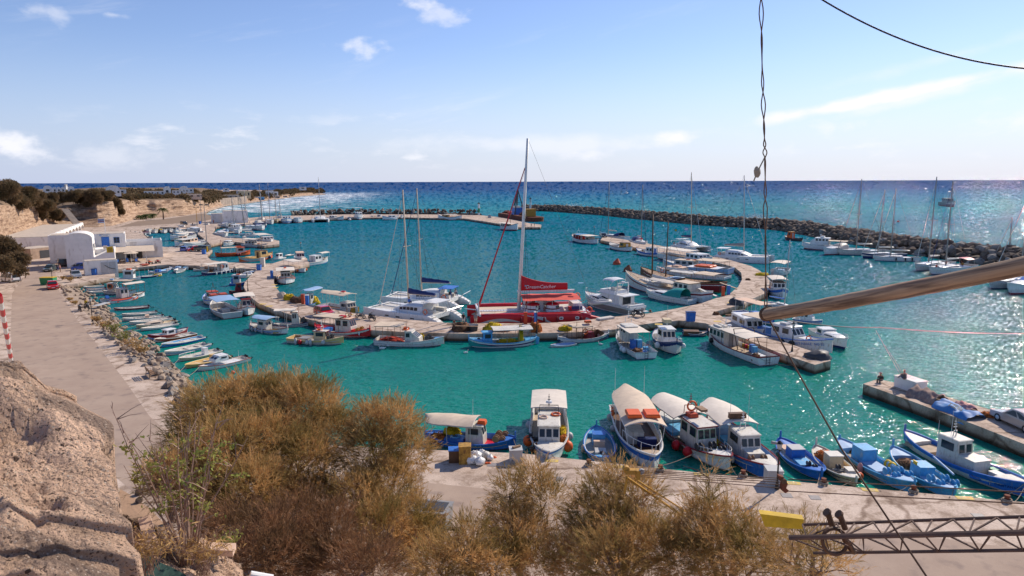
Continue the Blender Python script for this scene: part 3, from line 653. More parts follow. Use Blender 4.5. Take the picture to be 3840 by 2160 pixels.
def f_mast(c,x,top,cc='white',rake=0.0,r=.09,boom=0,bag=None,bagh=.35,stays=2,spread=1,furl=None,bz=1.6,foot=None,sm=None,jd=.97):
 """mast, boom with its sail bag, standing rigging"""
 X=x*c.L; z0=(c.s(x+.5) if foot is None else foot); tx=X-rake; k=MB()
 m_=pm(cc); k.tube([(X,0,z0-.1),((X+tx)/2,0,(z0+top)/2),(tx,0,top)],r,8,r*.7); ms=k.build('mast',m_,c.root,smooth=True)
 f=lambda z:X+(tx-X)*(z-z0)/(top-z0)
 if spread:
  k=MB()
  for i in range(spread):
   z=z0+(top-z0)*(i+1)/(spread+1); sw=.055*(top-z0)*(1-.2*i)
   k.tube([(f(z)-.25,-sw,z+.08),(f(z),0,z),(f(z)-.25,sw,z+.08)],.03,4)
  k.build('spreader',m_,ms)
 if boom:
  zb=z0+bz; k=MB(); k.tube([(f(zb),0,zb),(f(zb)-boom,0,zb+.05)],r*.75,6); bm=k.build('boom',pm(sm or cc),c.root)
  if bag:
   G=[]
   for i in range(12):
    u=i/11; x_=f(zb)-.1-(boom-.3)*u; hh=bagh*(1-.55*u)*(1+.06*math.sin(i*2.1)); zz=zb+.05
    G.append([Vector((x_,-.12,zz)),Vector((x_,-.22,zz+hh*.45)),Vector((x_,-.05,zz+hh)),Vector((x_,.05,zz+hh)),Vector((x_,.22,zz+hh*.45)),Vector((x_,.12,zz))])
   k=MB(); k.grid(G); k.f+=[tuple(range(6)),tuple(range(len(k.v)-6,len(k.v)))]; k.build('sail_bag',pm(bag),bm,smooth='auto')
 k=MB(); bt=.985; bp=Vector((c.pt(bt,1).x if c.pt else .49*c.L,0,c.s(bt))) if c.bowpt is None else c.bowpt
 tp=Vector((tx,0,z0+(top-z0)*jd))
 if furl:kk=MB(); kk.tube([bp+(tp-bp)*u for u in (0,.03,.5,.94)],.075,6,.04); kk.build('furled_sail',pm(furl),c.root)
 k.tube([bp,tp],.018,3)
 yb=(c.w(max(.05,x+.5-.03)) if c.chain is None else c.chain)
 for sg in (-1,1):
  for q in range(stays):k.tube([(X-.25-.5*q,sg*yb*.97,c.s(x+.5)),(f(z0+(top-z0)*(.97 if q==0 else .6)),0,z0+(top-z0)*(.97 if q==0 else .6))],.018,3)
 k.tube([(-.49*c.L,0,c.s(0.02)),(tx,0,top)],.018,3)
 k.build('rigging',pm('darkgrey'),c.root); c.masttop=Vector((tx,0,top))
def f_coach(c,x0,x1,w,h,cc='white',win=True):
 """low sloping coachroof with a dark window strip"""
 L=c.L; k=MB(); G=[]; n=8
 for i in range(n):
  u=i/(n-1); x=(x0+(x1-x0)*u)*L; hh=h*math.sin(math.pi*min(1,max(0,.12+u*.88)))**.5*(1-.35*u) if u<1 else .02
  if u==0:hh=h
  W=w*min(c.B/2,c.w(min(.98,x/L+.5))*1.02); z=c.s(min(.98,x/L+.5))-.04
  G.append([Vector((x,-W,z)),Vector((x,-W*.86,z+hh*.8)),Vector((x,-W*.5,z+hh)),Vector((x,W*.5,z+hh)),Vector((x,W*.86,z+hh*.8)),Vector((x,W,z))])
 k.grid(G); k.f.append(tuple(range(6))); o=k.build('coachroof',pm(cc),c.root,smooth='auto')
 if win:
  for sg in (-1,1):
   k=MB(); G2=[]
   for i in range(1,n-2):
    a,b=(G[i][0],G[i][1]) if sg<0 else (G[i][5],G[i][4]); G2.append([a+(b-a)*.35+Vector((0,sg*.015,.01)),a+(b-a)*.82+Vector((0,sg*.015,.01))])
   k.grid(G2); k.build('window_strip',glass(),o)
def f_full(c,cc='white',drop=.04):
 """closed deck at sheer height"""
 k=MB(); G=[]
 for i in range(14):
  t=.20+.79*i/13; o=c.pt(t,1); y=max(0,o.y-.06); G.append([Vector((o.x,y*f,o.z-drop+.06*(1-f*f)*min(1,y))) for f in (-1,-.5,0,.5,1)])
 G.insert(0,[Vector((p.x,p.y,c.dz(.2))) for p in G[0]]); k.grid(G); k.build('side_deck',pm(cc),c.root,smooth='auto')
def f_dodger(c,x0,x1,w,h,cc='navy',z=None):
 X0,X1=x0*c.L,x1*c.L; W=w*c.B/2; z0=c.s(x0+.5) if z is None else z; k=MB(); G=[]
 for i in range(6):
  u=i/5; x=X0+(X1-X0)*u; hh=h*(1-u**3*.8)
  G.append([Vector((x,W*math.cos(a),z0+hh*max(0,math.sin(a))**.6)) for a in [math.pi*j/8 for j in range(9)]])
 k.grid(G); k.build('sprayhood',pm(cc),c.root,smooth=True)
def f_shield(c,x,w,h=.4,z=None):
 X=x*c.L; W=w*c.B/2; z0=c.s(x+.5) if z is None else z; k=MB()
 k.grid([[Vector((X-.5,-W,z0)),Vector((X-.75,-W*.92,z0+h))],[Vector((X,-W*.6,z0)),Vector((X-.3,-W*.55,z0+h))],[Vector((X,W*.6,z0)),Vector((X-.3,W*.55,z0+h))],[Vector((X-.5,W,z0)),Vector((X-.75,W*.92,z0+h))]])
 k.build('windscreen',glass(),c.root)
def f_thwarts(c,xs,cc='offwhite'):
 for x in xs:
  t=x+.5; W=c.w(t)-.08; k=MB(); k.box((x*c.L,0,c.s(t)-.13),(.26,W*2,.05)); k.build('thwart',pm(cc),c.root)
def f_rope(c,x,to,z=None,sag=.4,r=.022,y=0):
 p0=c.M@Vector((x*c.L,y,c.s(min(.99,max(.01,x+.5))))) ; p1=Vector(to); iM=c.M.inverted(); pts=[]
 for i in range(9):
  u=i/8; p=p0.lerp(p1,u); p.z-=sag*4*u*(1-u); pts.append(iM@p)
 k=MB(); k.tube(pts,r,4); k.build('mooring_rope',pm('rope'),c.root)
def f_name(c,txt,x,q,size,cc='navy',side=-1):
 t=x+.5; a,b=c.pt(t-.03,q),c.pt(t+.03,q); ax=(b-a); n_=Vector((-(b.y-a.y),b.x-a.x,0)).normalized()
 p=c.pt(t,q); p=Vector((p.x,side*p.y,p.z)); ax=Vector((b.x-a.x,side*(b.y-a.y),b.z-a.z)).normalized(); up0=c.pt(t,min(1,q+.1))-c.pt(t,q-.1); up=Vector((up0.x,side*up0.y,up0.z)).normalized()
 if side>0:ax=-ax
 nn=ax.cross(up).normalized(); up=nn.cross(ax)
 M_=Matrix((ax,up,nn)).transposed().to_4x4(); M_.translation=p+nn*.035
 text_part(txt,size,M_,pm(cc),c.root)
FE=dict(cab=f_cab,can=f_can,winch=f_winch,ring=f_ring,raft=f_raft,ant=f_ant,radar=f_radar,arch=f_arch,out=f_out,fen=f_fen,box=f_box,net=f_net,rail=f_rail,posts=f_posts,rudder=f_rudder,mast=f_mast,coach=f_coach,full=f_full,dodger=f_dodger,
shield=f_shield,thwarts=f_thwarts,rope=f_rope,name=f_name)
GRP=dict(caique='wooden fishing caiques moored in the harbour',trawler='fishing boats with wheelhouses in the harbour',skiff='small open motorboats along the shore',cuddy='small open motorboats along the shore',row='small rowing boats',
cruiser='motor cruisers in the harbour',sloop='sailing yachts with bare masts',cat='catamarans in the harbour',schooner='two old wooden sailing boats')
CATN=dict(caique='fishing boat',trawler='fishing boat',skiff='motorboat',cuddy='motorboat',row='rowing boat',cruiser='motor yacht',sloop='sailing yacht',cat='catamaran',schooner='sailing boat')
NAMES=dict(caique='fishing_caique',trawler='fishing_boat',skiff='small_motorboat',cuddy='cabin_motorboat',row='rowing_boat',cruiser='motor_cruiser',sloop='sailing_yacht',cat='catamaran',schooner='wooden_sailing_boat')
BOATS={}
def boat(kind,bow,stern,label,feats=(),hull='white',inn='white',deck='deckgrey',rail='white',st=((.0,.16,'darkred'),),fd='offwhite',fdt=.80,bul=.34,br=None,fs=1.0,maxL=None,key=None,cat=None,Lf=None):
 c=Ctx(); c.kind=kind; hk=list(HK[kind]); c.bowpt=None; c.chain=None
 L=8
 for it in range(3):
  sc_=min(1.5,max(.55,L/9))*fs if kind not in ('sloop','cruiser','schooner','cat') else min(1.3,max(.7,L/11))*fs
  bz,sz=(hk[0]+hk[1])*sc_,(hk[0]+hk[2])*sc_
  b,s_=at(*bow,bz),at(*stern,sz); L=math.hypot(b.x-s_.x,b.y-s_.y)
 Dd=math.hypot((b.x+s_.x)/2,(b.y+s_.y)/2)
 if Dd>245 and Dd<600:fs*=1.4; sc_*=1.4
 if maxL is None and not Lf:maxL=dict(skiff=6,cuddy=7.5,row=4.5,caique=11,trawler=12.5).get(kind)
 if Lf or (maxL and L>maxL):
  L2=Lf or maxL; m_=(b+s_)/2; d=Vector((b.x-s_.x,b.y-s_.y,0)).normalized(); b=m_+d*L2/2; s_=m_-d*L2/2; L=L2
 c.hk=[hk[0]*sc_,hk[1]*sc_,hk[2]*sc_]+hk[3:]; c.sc=sc_
 c.L,c.B=L,max(L*(br or hk[3]),1.35);
 bc_=4.6 if Dd<245 else 6
 if c.B>bc_:c.B=bc_
 c.w,c.s=hull_fn(c); bulh=bul*sc_
 c.fdt=fdt
 c.dz=lambda t:max(.12,min(c.s(.35),c.s(t))-bulh*(1 if c.s(t)<c.s(.35)*1.9 else 1))
 loc=Vector(((b.x+s_.x)/2,(b.y+s_.y)/2,0)); rz=math.atan2(b.y-s_.y,b.x-s_.x)
 root=empty(NAMES[kind],loc,rz,label,cat or CATN[kind],GRP[kind]); c.root=root
 c.M=Matrix.Translation(loc)@Matrix.Rotation(rz,4,'Z')
 c.top=c.s(.4)+1.5; c.cz=c.s(.4)+2
 if kind !='none':make_hull(c,root,hull,inn,deck,rail,st,fd,bulh)
 for f in feats:
  a=[x for x in f[1:] if not isinstance(x,dict)]; kw={}
  for x in f[1:]:
   if isinstance(x,dict):kw.update(x)
  a=[(x(c) if callable(x) else x) for x in a]; FE[f[0]](c,*a,**kw)
 if key:BOATS[key]=c
 return c
TOP=lambda d=0:(lambda c:c.top+d)
CZ=lambda d=0:(lambda c:c.cz+d)
DK=lambda d=0:(lambda c:c.dz(.5)+d)
# ---- front row, bows to the near quay
b=boat('caique',(1934,1640),(1592,1618),'blue fishing caique with a wide rounded beige awning lying along the near quay',[('can',-.49,.08,1.05,1.75,'beige',{'rnd':1,'arch':.3,'posts':3}),('cab',-.02,.17,.52,1.55,'offwhite',{'n':1,'rake':.1}),
('raft',.14,0,TOP(.05),(.62,.55,.4),'orange'),('winch',.33,0,'brown','wood',4,{'s_':1.0}),('box',-.14,-.45,1.5,1.0,.45,'blue',{'name':'hatch'}),('posts','blue',.5,.4),('ant',.02,.5,TOP(0),1.7),('ring',-.14,-.25,DK(.52),'lightblue',
1),('net',-.2,.35,.75,.6,1.0,'yellownet','tall yellow net heap under the beige awning of the blue caique'),('net',-.33,-.3,.75,.65,.6,'orangenet','rust brown net heap in the stern of the blue caique'),('rope',.47,at(1975,1722,1.1)),
('name','ΠΑΝΑΓΙΑ',.1,.8,.26,'lightgrey')],hull='blue',inn='blue',deck='red',rail='blue',st=((.55,.63,'yellowish'),(0,.12,'darkred')),fd='blue',br=.33)
b=boat('trawler',(2059,1700),(2058,1520),'white fishing boat with orange buoys and square beige awning pointing straight at the quay',[('can',-.5,-.10,.98,2.0,'canvas',{'arch':.12,'posts':3,'rnd':0}),('cab',-.12,.22,.60,1.75,'offwhite',
{'n':2,'rake':.22}),('box',.27,0,1.3,1.5,.55,'offwhite',{'name':'trunk_deck'}),('arch',-.06,TOP(-.1),.75,.7,'darkgrey'),('radar',-.06,TOP(.5),.3),('ring',-.01,.36,TOP(.05),'orange',1),('ring',.05,-.3,TOP(.05),'peach',1,{'r':.3}),('winch',
.12,-1.15,'brown','darkgrey',2,{'s_':.9}),('winch',.28,-1.0,'brown','brown',1,{'s_':.9}),('fen',[(.1,-1),(.2,1)],'orange',.26,1),('fen',[(.0,1),(-.2,-1)],'lightgrey',.2,1),('net',-.05,1.12,.9,.35,.6,'yellownet','yellow net strung along the side deck of the white boat facing the quay'),
('net',.08,1.15,.6,.35,.5,'orangenet','orange net on the side deck of the white boat facing the quay'),('rope',.46,at(1960,1727,1.1),{'sag':.5}),('rope',.46,at(2195,1742,1.05),{'sag':.7}),('rope',.44,at(2215,1745,1.05),{'sag':1.0}),
('name','ΑΓ. ΝΙΚΟΛΑΟΣ',.33,.72,.2,'blue')],st=((0,.1,'grey'),(.86,.97,'blue')),rail='lightgrey',fdt=.72,deck='deckbeige',fd='offwhite',Lf=11.2,br=.26)
b=boat('caique',(2262,1722),(2236,1592),'small blue and white open caique with a tan engine box between two larger boats',[('box',-.14,0,.8,.95,.85,'lightblue',{'lid':'blue'}),('box',-.02,0,.35,.85,.55,'peach',{'name':'crate'}),('box',
.17,0,.9,.8,.3,'lightgrey',{'name':'hatch'}),('winch',.28,0,'grey','darkgrey',1,{'s_':.6}),('fen',[(-.25,1),(.0,1)],'lightgrey',.15),('fen',[(.05,-1)],'offwhite',.15),('posts','lightblue',.35,.5),('rope',.47,at(2310,1752,1.05),{'sag':.3})],
hull='white',inn='lightblue',deck='deckgrey',rail='blue',st=((.55,.8,'blue'),(0,.12,'darkred')),fd='lightblue',br=.34,fdt=.86,maxL=6.6)
b=boat('trawler',(2455,1708),(2345,1520),'open tour boat with long ridged awning carrying two flat orange life rafts',[('can',-.52,.24,1.0,2.1,'beige',{'arch':.38,'rnd':.9,'posts':5,'fr':'white'}),('box',.02,-.35,1.8,1.2,.9,'offwhite',
{'name':'engine_box'}),('box',.12,.4,.5,1.4,.6,'navy',{'name':'bench'}),('raft',.12,0,CZ(.12),(1.45,1.05,.3),'orange',2),('ring',-.28,-.98,DK(1.0),'orange',0),('rail',.6,.65,'white'),('ant',-.35,-1.2,CZ(-.2),2.2),('ant',-.35,1.2,CZ(-.2),
2.4),('winch',.36,0,'brown','wood',1,{'s_':.5}),('fen',[(-.36,-1),(-.15,-1)],'lightgrey',.18,1),('rope',.47,at(2335,1748,1.05),{'sag':.6}),('rope',.47,at(2470,1762,1.05),{'sag':.7}),('rope',.47,at(2490,1763,1.05),{'sag':.2}),('name',
'ΑΝΑΣΤΑΣΙΑ',-.15,.72,.42,'lightgrey',-1)],hull='white',inn='white',deck='brown',rail='white',st=((.6,.9,'blue'),(.42,.47,'purple'),(0,.1,'grey')),fd='deckbeige',fdt=.86,br=.255,Lf=12)
b=boat('caique',(2738,1712),(2480,1535),'white caique whose wheelhouse has green window frames and a red scalloped roof edge',[('can',-.5,-.02,1.02,1.95,'canvas',{'arch':.34,'rnd':.7,'posts':4,'fr':'grey'}),('cab',-.04,.21,.58,2.0,
'offwhite','offwhite','darkred',{'n':2,'rake':.08,'frame':'green'}),('raft',.0,-.1,TOP(.1),(.8,.7,.35),'redorange'),('ring',-.02,0,TOP(.75),'orange',2,{'r':.36}),('arch',-.04,TOP(0),.55,.8,'darkred'),('box',.1,.1,.9,.5,.12,'wood',{'z':3.15,
'name':'crate'}),('winch',.29,-.25,'teal','darkgrey',4,{'s_':1.15}),('box',-.25,0,2.4,2.0,.25,'lightblue',{'name':'hatch'}),('fen',[(.06,-1),(.2,-1)],'red',.24,1),('rail',.75,.35,'white'),('rope',.47,at(2560,1770,1.05),{'sag':.5}),
('rope',.47,at(2790,1782,1.05),{'sag':.6}),('rope',.3,at(2395,1756,1.05),{'sag':.3,'y':-1.3}),('net',.05,-1.3,.95,.35,.4,'brownnet','brown net along the port deck of the caique with green window frames'),('net',.12,1.15,1.1,.4,.55,
'yellownet','olive yellow net beside the green framed wheelhouse')],hull='offwhite',inn='white',deck='deckgrey',rail='darkred',st=((.34,.4,'green'),(0,.1,'grey')),fd='white',fdt=.74,br=.275)
b=boat('caique',(2912,1752),(2662,1545),'white caique with blue bulwarks and drum winches',[('can',-.5,.0,1.0,1.9,'canvas',{'arch':.3,'rnd':.85,'posts':3,'fr':'lightgrey'}),('cab',-.02,.18,.56,1.75,'offwhite',{'n':1,'rake':.14,'ov':.08}),
('box',.22,0,.9,1.2,.8,'offwhite',{'name':'trunk_deck'}),('box',.28,.75,.9,.55,.6,'offwhite',{'name':'locker'}),('winch',.32,-.2,'brown','wood',3,{'s_':.95}),('arch',.04,TOP(0),.2,.4,'white'),('ant',-.06,-.5,TOP(-.1),2.1,{'cc':'grey'}),
('ant',.0,.6,TOP(-.1),2.6,{'cc':'lightgrey'}),('box',-.05,0,.35,1.3,.35,'brown',{'z':2.5,'name':'roof_box'}),('box',-.28,0,1.6,1.2,.7,'paleblue',{'name':'engine_box'}),('box',-.13,-.3,1.1,1.0,.3,'lightblue',{'name':'hatch'}),('fen',
[(.2,-1)],'offwhite',.14),('rope',.47,at(2800,1790,1.05),{'sag':.7}),('rope',.4,at(3005,1800,1.05),{'sag':.3}),('name','ΕΥΑΓΓΕΛΙΣΤΡΙΑ',.40,.55,.3,'blue',-1)],hull='offwhite',inn='blue',deck='deckgrey',rail='darkred',st=((.72,.98,'blue'),
(.34,.38,'navy'),(0,.1,'darkred')),fd='offwhite',fdt=.82,br=.27)
b=boat('caique',(3082,1768),(2926,1640),'small dark blue caique next to the lamp post with a folded white sheet on deck',[('box',-.1,0,1.0,1.0,.75,'blue',{'lid':'lightgrey'}),('box',.1,0,1.2,1.0,.18,'lightblue',{'name':'hatch'}),('winch',
.28,0,'brown','darkgrey',2,{'s_':.7}),('box',-.27,-.1,.9,.9,.3,'peach',{'name':'folded_sheet'}),('posts','blue',.3,.55),('rope',.47,at(3060,1812,1.05),{'sag':.4})],hull='blue',inn='blue',deck='lightgrey',rail='blue',st=((0,.12,'navy'),
(.12,.45,'offwhite')),fd='blue',br=.34)
b=boat('caique',(3212,1793),(3060,1668),'small cream caique with an orange net heap behind its square engine box',[('box',-.04,0,.95,1.0,.9,'cream',{'lid':'offwhite'}),('box',.24,.35,.7,.55,.5,'offwhite',{'name':'locker'}),('winch',
.2,-.3,'grey','darkgrey',1,{'s_':.7}),('net',-.24,0,.8,.7,.5,'orangenet','bright orange net heap in the small cream caique'),('posts','offwhite',.2,.6),('fen',[(.3,1)],'orange',.16,1),('rope',.47,at(3090,1815,1.05),{'sag':.4}),('name',
'ΜΑΡΙΑ',.3,.6,.2,'navy')],hull='cream',inn='cream',deck='deckbeige',rail='offwhite',st=((0,.1,'darkred'),(.62,.68,'darkred')),fd='offwhite',br=.33)
b=boat('caique',(3432,1808),(3148,1642),'long light blue caique with a tall square blue box and four blue winch drums',[('box',-.15,.1,1.3,1.1,1.0,'lightblue',{'lid':'lightblue'}),('box',.02,0,1.9,1.1,.2,'paleblue',{'name':'hatch'}),
('winch',.28,.1,'blue','lightblue',4,{'s_':.95}),('fen',[(.04,-1)],'pink',.2),('fen',[(-.02,1),(.03,1)],'yellow',.2,1),('net',-.33,.3,1.1,.4,.25,'orangenet','ochre net draped over the stern of the long light blue caique'),('posts',
'lightblue',.35,.3),('rope',.48,at(3300,1840,1.05),{'sag':.4}),('rope',.48,at(3470,1852,1.05),{'sag':.4})],hull='offwhite',inn='lightblue',deck='deckbeige',rail='lightblue',st=((.55,1.0,'lightblue'),(.3,.37,'darkred'),(0,.1,'navy')),
fd='paleblue',br=.27)
b=boat('caique',(3582,1835),(3348,1672),'light blue caique with a yellow plate and a pale mast laid along its side',[('box',.02,0,1.2,1.0,.8,'lightblue',{'lid':'lightblue'}),('box',.02,-.53,.4,.06,.18,'yellow',{'name':'name_plate',
'z':1.0}),('winch',.3,.1,'lightblue','lightblue',4,{'s_':.95}),('box',.16,0,.9,1.0,.2,'paleblue',{'name':'hatch'}),('net',-.2,0,.9,.7,.3,'brownnet','brown net on the foredeck side of the caique with the yellow plate'),('posts','lightblue',
.25,.6),('rope',.48,at(3560,1865,1.05),{'sag':.3})],hull='offwhite',inn='lightblue',deck='deckgrey',rail='lightblue',st=((.5,1.0,'lightblue'),(.28,.36,'darkred'),(0,.1,'navy')),fd='paleblue',br=.29)
k=MB(); k.tube([(-.5,1.05,1.25),(2.2,.75,1.2)],.07,6); k.build('stowed_mast',pm('paleblue'),b.root)
b=boat('caique',(3868,1812),(3392,1612),'large white caique with royal blue bulwarks and plain white wheelhouse',[('cab',-.14,.03,.58,1.9,'offwhite','offwhite',{'n':1,'rake':.05,'ov':.05}),('box',.1,0,1.3,1.4,.95,'offwhite',{'name':'trunk_deck'}),
('ant',-.07,-.3,TOP(0),1.9),('arch',-.07,TOP(0),.12,.4,'lightgrey'),('ant',-.13,-.8,TOP(-.3),1.3),('winch',.0,-.0,'brown','darkred',0),('box',.25,.35,.9,.6,.45,'lightgrey',{'name':'crate'}),('box',.18,.9,.5,.6,.4,'green',{'name':'crate'}),
('fen',[(-.38,1)],'yellow',.2,1),('box',.31,.1,.55,.5,.35,'darkgrey',{'name':'basin'}),('ring',.2,-.6,DK(.15),'blue',1,{'r':.45}),('box',-.3,0,2.2,1.6,.2,'deckbeige',{'name':'hatch'}),('posts','blue',.2,.5),('net',.14,1.0,.6,.4,.35,
'brownnet','tan rope coil on the deck of the large caique with royal blue bulwarks'),('rope',.47,at(3790,1885,1.05),{'sag':.4}),('rope',.47,at(3560,1862,1.05),{'sag':.9}),('name','ΠΑΝΤΑΝΑΣΣΑ',.42,.55,.24,'navy')],hull='offwhite',inn='blue',
deck='deckbeige',rail='blue',st=((.64,1.0,'blue'),(0,.1,'navy')),fd='offwhite',fdt=.8,br=.24)
# ---- along the near side of the curved pier
b=boat('caique',(1079,1229),(940,1211),'white caique with a blue side band and pale blue awning',[('can',-.35,.12,.9,1.7,'paleblue',{'arch':.15,'rnd':.7}),('cab',-.22,.0,.5,1.3,'offwhite',{'n':1}),('fen',[(-.45,-1),(-.38,-1),(-.28,
-1),(-.15,-1),(.02,-1)],'lightgrey',.15),('net',.25,-.2,1.2,.7,.25,'yellownet','yellow net spread on the foredeck of the caique with the pale blue awning'),('posts','white')],st=((.35,.62,'blue'),(0,.1,'darkred')),rail='darkred',deck='deckgrey',
fdt=.9)
b=boat('caique',(1170,1203),(1020,1212),'white caique with blue trim, tall wheelhouse and a square canvas awning',[('can',-.42,.1,.95,2.3,'canvas',{'arch':.1,'posts':3}),('cab',.0,.2,.55,1.9,'offwhite','offwhite','darkred',{'n':1,'frame':'grey'}),
('winch',.3,0,'black','darkgrey',3),('net',.33,.3,.5,.5,.5,'orangenet','orange floats and net in the bow of the tall wheelhouse caique'),('posts','white')],st=((.55,.68,'navy'),(.45,.5,'darkred'),(0,.1,'darkred')),inn='white',rail='navy')
b=boat('trawler',(1288,1262),(1090,1262),'cream fishing boat with tan bulwarks and hanging floats in front of the curved pier',[('cab',-.02,.2,.45,1.35,'cream','offwhite','darkred',{'n':1,'rake':.05,'frame':'darkred'}),('ring',.05,
0,TOP(.05),'orange',1),('winch',.28,-.2,'black','darkgrey',3,{'s_':.9}),('arch',.1,TOP(0),.3,.5,'white'),('box',-.25,0,1.8,1.3,.35,'grey',{'name':'hatch'}),('fen',[(-.3,-1),(-.02,-1)],'lightgrey',.2),('fen',[(-.22,-1)],'red',.18,1),
('fen',[(-.08,-1),(.2,-1)],'lightgrey',.18,1),('net',-.36,0,.5,.6,.5,'brownnet','pale brown tied bundle in the stern of the cream boat')],hull='offwhite',inn='yellowish',deck='deckgrey',rail='cream',st=((.62,1.0,'yellowish'),(.45,.5,
'darkred'),(0,.08,'darkred')),fd='deckbeige',fdt=.82)
b=boat('caique',(1388,1232),(1180,1218),'red and white caique with an orange framed wheelhouse and striped awning',[('can',-.42,.06,.9,2.3,'beige',{'arch':.05,'posts':4,'fr':'brown'}),('cab',-.06,.22,.56,2.1,'offwhite','peach','rust',
{'n':2,'frame':'darkred'}),('raft',.02,0,TOP(.1),(.8,.6,.3),'red'),('arch',.1,TOP(0),.4,.6,'brown'),('box',.2,-.3,.8,.7,.7,'red',{'name':'locker'}),('winch',.33,0,'brown','ochre',3),('ring',.12,.3,TOP(.3),'darkred',2,{'r':.25}),('fen',
[(.38,-1)],'white',.1),('posts','red'),('box',-.3,0,1.4,1.5,.45,'blue',{'name':'hatch'})],inn='red',deck='deckgrey',rail='red',st=((.6,.66,'navy'),(0,.14,'darkred')),fd='red',fs=1.15)
b=boat('trawler',(1665,1262),(1412,1268),'white hard chined fishing boat with raked wheelhouse, flat awning and red nets aft',[('can',-.48,-.08,.95,2.3,'beige',{'arch':.05,'posts':3,'fr':'wood'}),('cab',-.05,.17,.62,1.55,'offwhite',
'offwhite',{'n':1,'rake':.75,'frame':'grey'}),('raft',-.06,.2,TOP(.1),(.7,.6,.3),'orange'),('ring',-.06,-.3,TOP(.15),'orange',1),('winch',.28,0,'brown','darkgrey',3),('net',-.28,0,1.5,1.1,.55,'rednet','red and orange nets filling the stern under the flat awning'),
('net',.32,.6,.6,.5,.35,'rednet','small red net beside the drum winch of the hard chined boat'),('net',.12,1.2,.5,.3,.8,'yellownet','yellow net bag hung beside the raked wheelhouse')],hull='white',rail='lightgrey',st=((.52,.57,'grey'),
(0,.1,'rust')),inn='offwhite',fd='lightblue',fdt=.86)
b=boat('caique',(1757,1268),(2012,1262),'sky blue and white caique with a dark purple side band and yellow nets',[('can',-.42,.16,.95,2.0,'offwhite',{'arch':.12,'posts':4,'fr':'grey'}),('cab',.16,.3,.45,1.6,'lightblue','lightblue',
{'n':1,'rake':.05,'frame':'blue'}),('winch',.36,0,'black','darkgrey',2,{'s_':.8}),('box',.1,-.3,.8,.6,.45,'lightgrey',{'name':'cool_box'}),('net',-.05,0,1.6,.6,.6,'yellownet','long yellow net heap amidships in the sky blue caique'),
('net',-.26,.2,.35,.4,1.9,'yellownet','yellow net hanging from the awning frame of the sky blue caique'),('rudder','lightblue'),('posts','lightblue'),('ant',.4,.4,DK(0),1.4,{'cc':'offwhite'})],st=((.42,.66,'purple'),(.9,1.0,'lightblue'),
(0,.08,'teal')),inn='teal',rail='lightblue',deck='deckgrey',fd='lightblue',fs=1.1)
b=boat('caique',(2283,1246),(2092,1264),'weathered white caique with dark blue inside, round beige awning and wine red engine cover',[('can',-.3,.12,.95,1.9,'beige',{'arch':.2,'rnd':1,'posts':3,'fr':'brown'}),('ring',-.02,-.75,DK(1.2),
'orange',0),('box',.12,0,1.2,1.2,.9,'darkred',{'tp':.6}),('winch',.33,0,'brown','brown',3),('raft',.06,-.3,CZ(.25),(.8,.6,.3),'orange'),('net',.2,.9,1.6,.6,.9,'beige' if False else 'brownnet','grey brown tarpaulin heap beside the wine red engine cover'),
('ant',-.18,-.7,DK(0),2.5,{'cc':'brown','r':.05}),('posts','white'),('rope',.48,at(2335,1228,1.1),{'sag':.3})],hull='white',inn='navy',deck='deckgrey',rail='lightgrey',st=((.86,.92,'lightblue'),(0,.1,'rust')),fd='lightgrey')
boat('row',(2064,1294),(2157,1286),'small white rowing boat tied beside the weathered white caique',[('thwarts',(-.2,.15))],st=((0,.08,'rust'),),rail='lightgrey',inn='paleblue',deck='paleblue',fd=None)
b=boat('trawler',(2322,1240),(2424,1322),'white trawler with blue drums on deck, seen from its square stern with a ladder',[('cab',.02,.26,.55,1.8,'offwhite','offwhite',{'n':2,'z':.9}),('can',-.28,.22,.85,2.3,'canvas',{'arch':.03,'posts':3,
'fr':'grey'}),('arch',.15,TOP(.3),.4,.6,'white'),('rail',.3,.7,'lightgrey'),('ring',-.45,0,DK(.5),'blue',1,{'r':.2}),('box',-.08,-.6,.6,.6,1.0,'lightblue',{'name':'drum_bin'}),('box',-.08,.15,.6,.6,1.0,'blue',{'name':'drum_bin'}),('box',
-.26,-.8,.55,.55,.5,'lightblue',{'name':'tub'}),('fen',[(-.1,-1)],'red',.22,1),('fen',[(-.12,1),(-.2,1)],'white',.2,1),('net',-.3,.3,.9,.7,.4,'brownnet','tangled ropes and floats in the stern of the trawler with blue drums')],st=((0,
.12,'navy'),),rail='lightgrey',fdt=.8,fs=1.0,deck='deckgrey')
c_=b; k=MB(); X=-.5*c_.L-.05
for y in (-.18,.18):k.tube([(X,y,-.2),(X,y,1.5)],.025,4)
for i in range(5):k.tube([(X,-.18,.1+i*.28),(X,.18,.1+i*.28)],.02,4)
k.build('stern_ladder',pm('darkgrey'),c_.root)
b=boat('caique',(2560,1300),(2452,1216),'navy hulled caique with a white wheelhouse and roof rails, bow towards the camera',[('cab',-.16,.12,.6,2.0,'white','white','lightgrey',{'n':1,'frame':'cream'}),('radar',-.02,TOP(.3),.4),('box',
-.05,0,1.2,.9,.35,'cream',{'z':3.0,'name':'roof_box'}),('ant',-.15,.3,TOP(0),2.6),('fen',[(.18,-1)],'white',.24,1),('fen',[(.3,1)],'white',.2,1),('box',.25,.2,.7,.5,.25,'peach',{'name':'crate'}),('posts','navy'),('rail',.5,.4,'white')],
hull='white',inn='lightgrey',deck='lightgrey',rail='navy',st=((.5,.95,'navy'),(0,.1,'navy')),fd='white',fdt=.8,fs=1.05,Lf=8.6,br=.34)
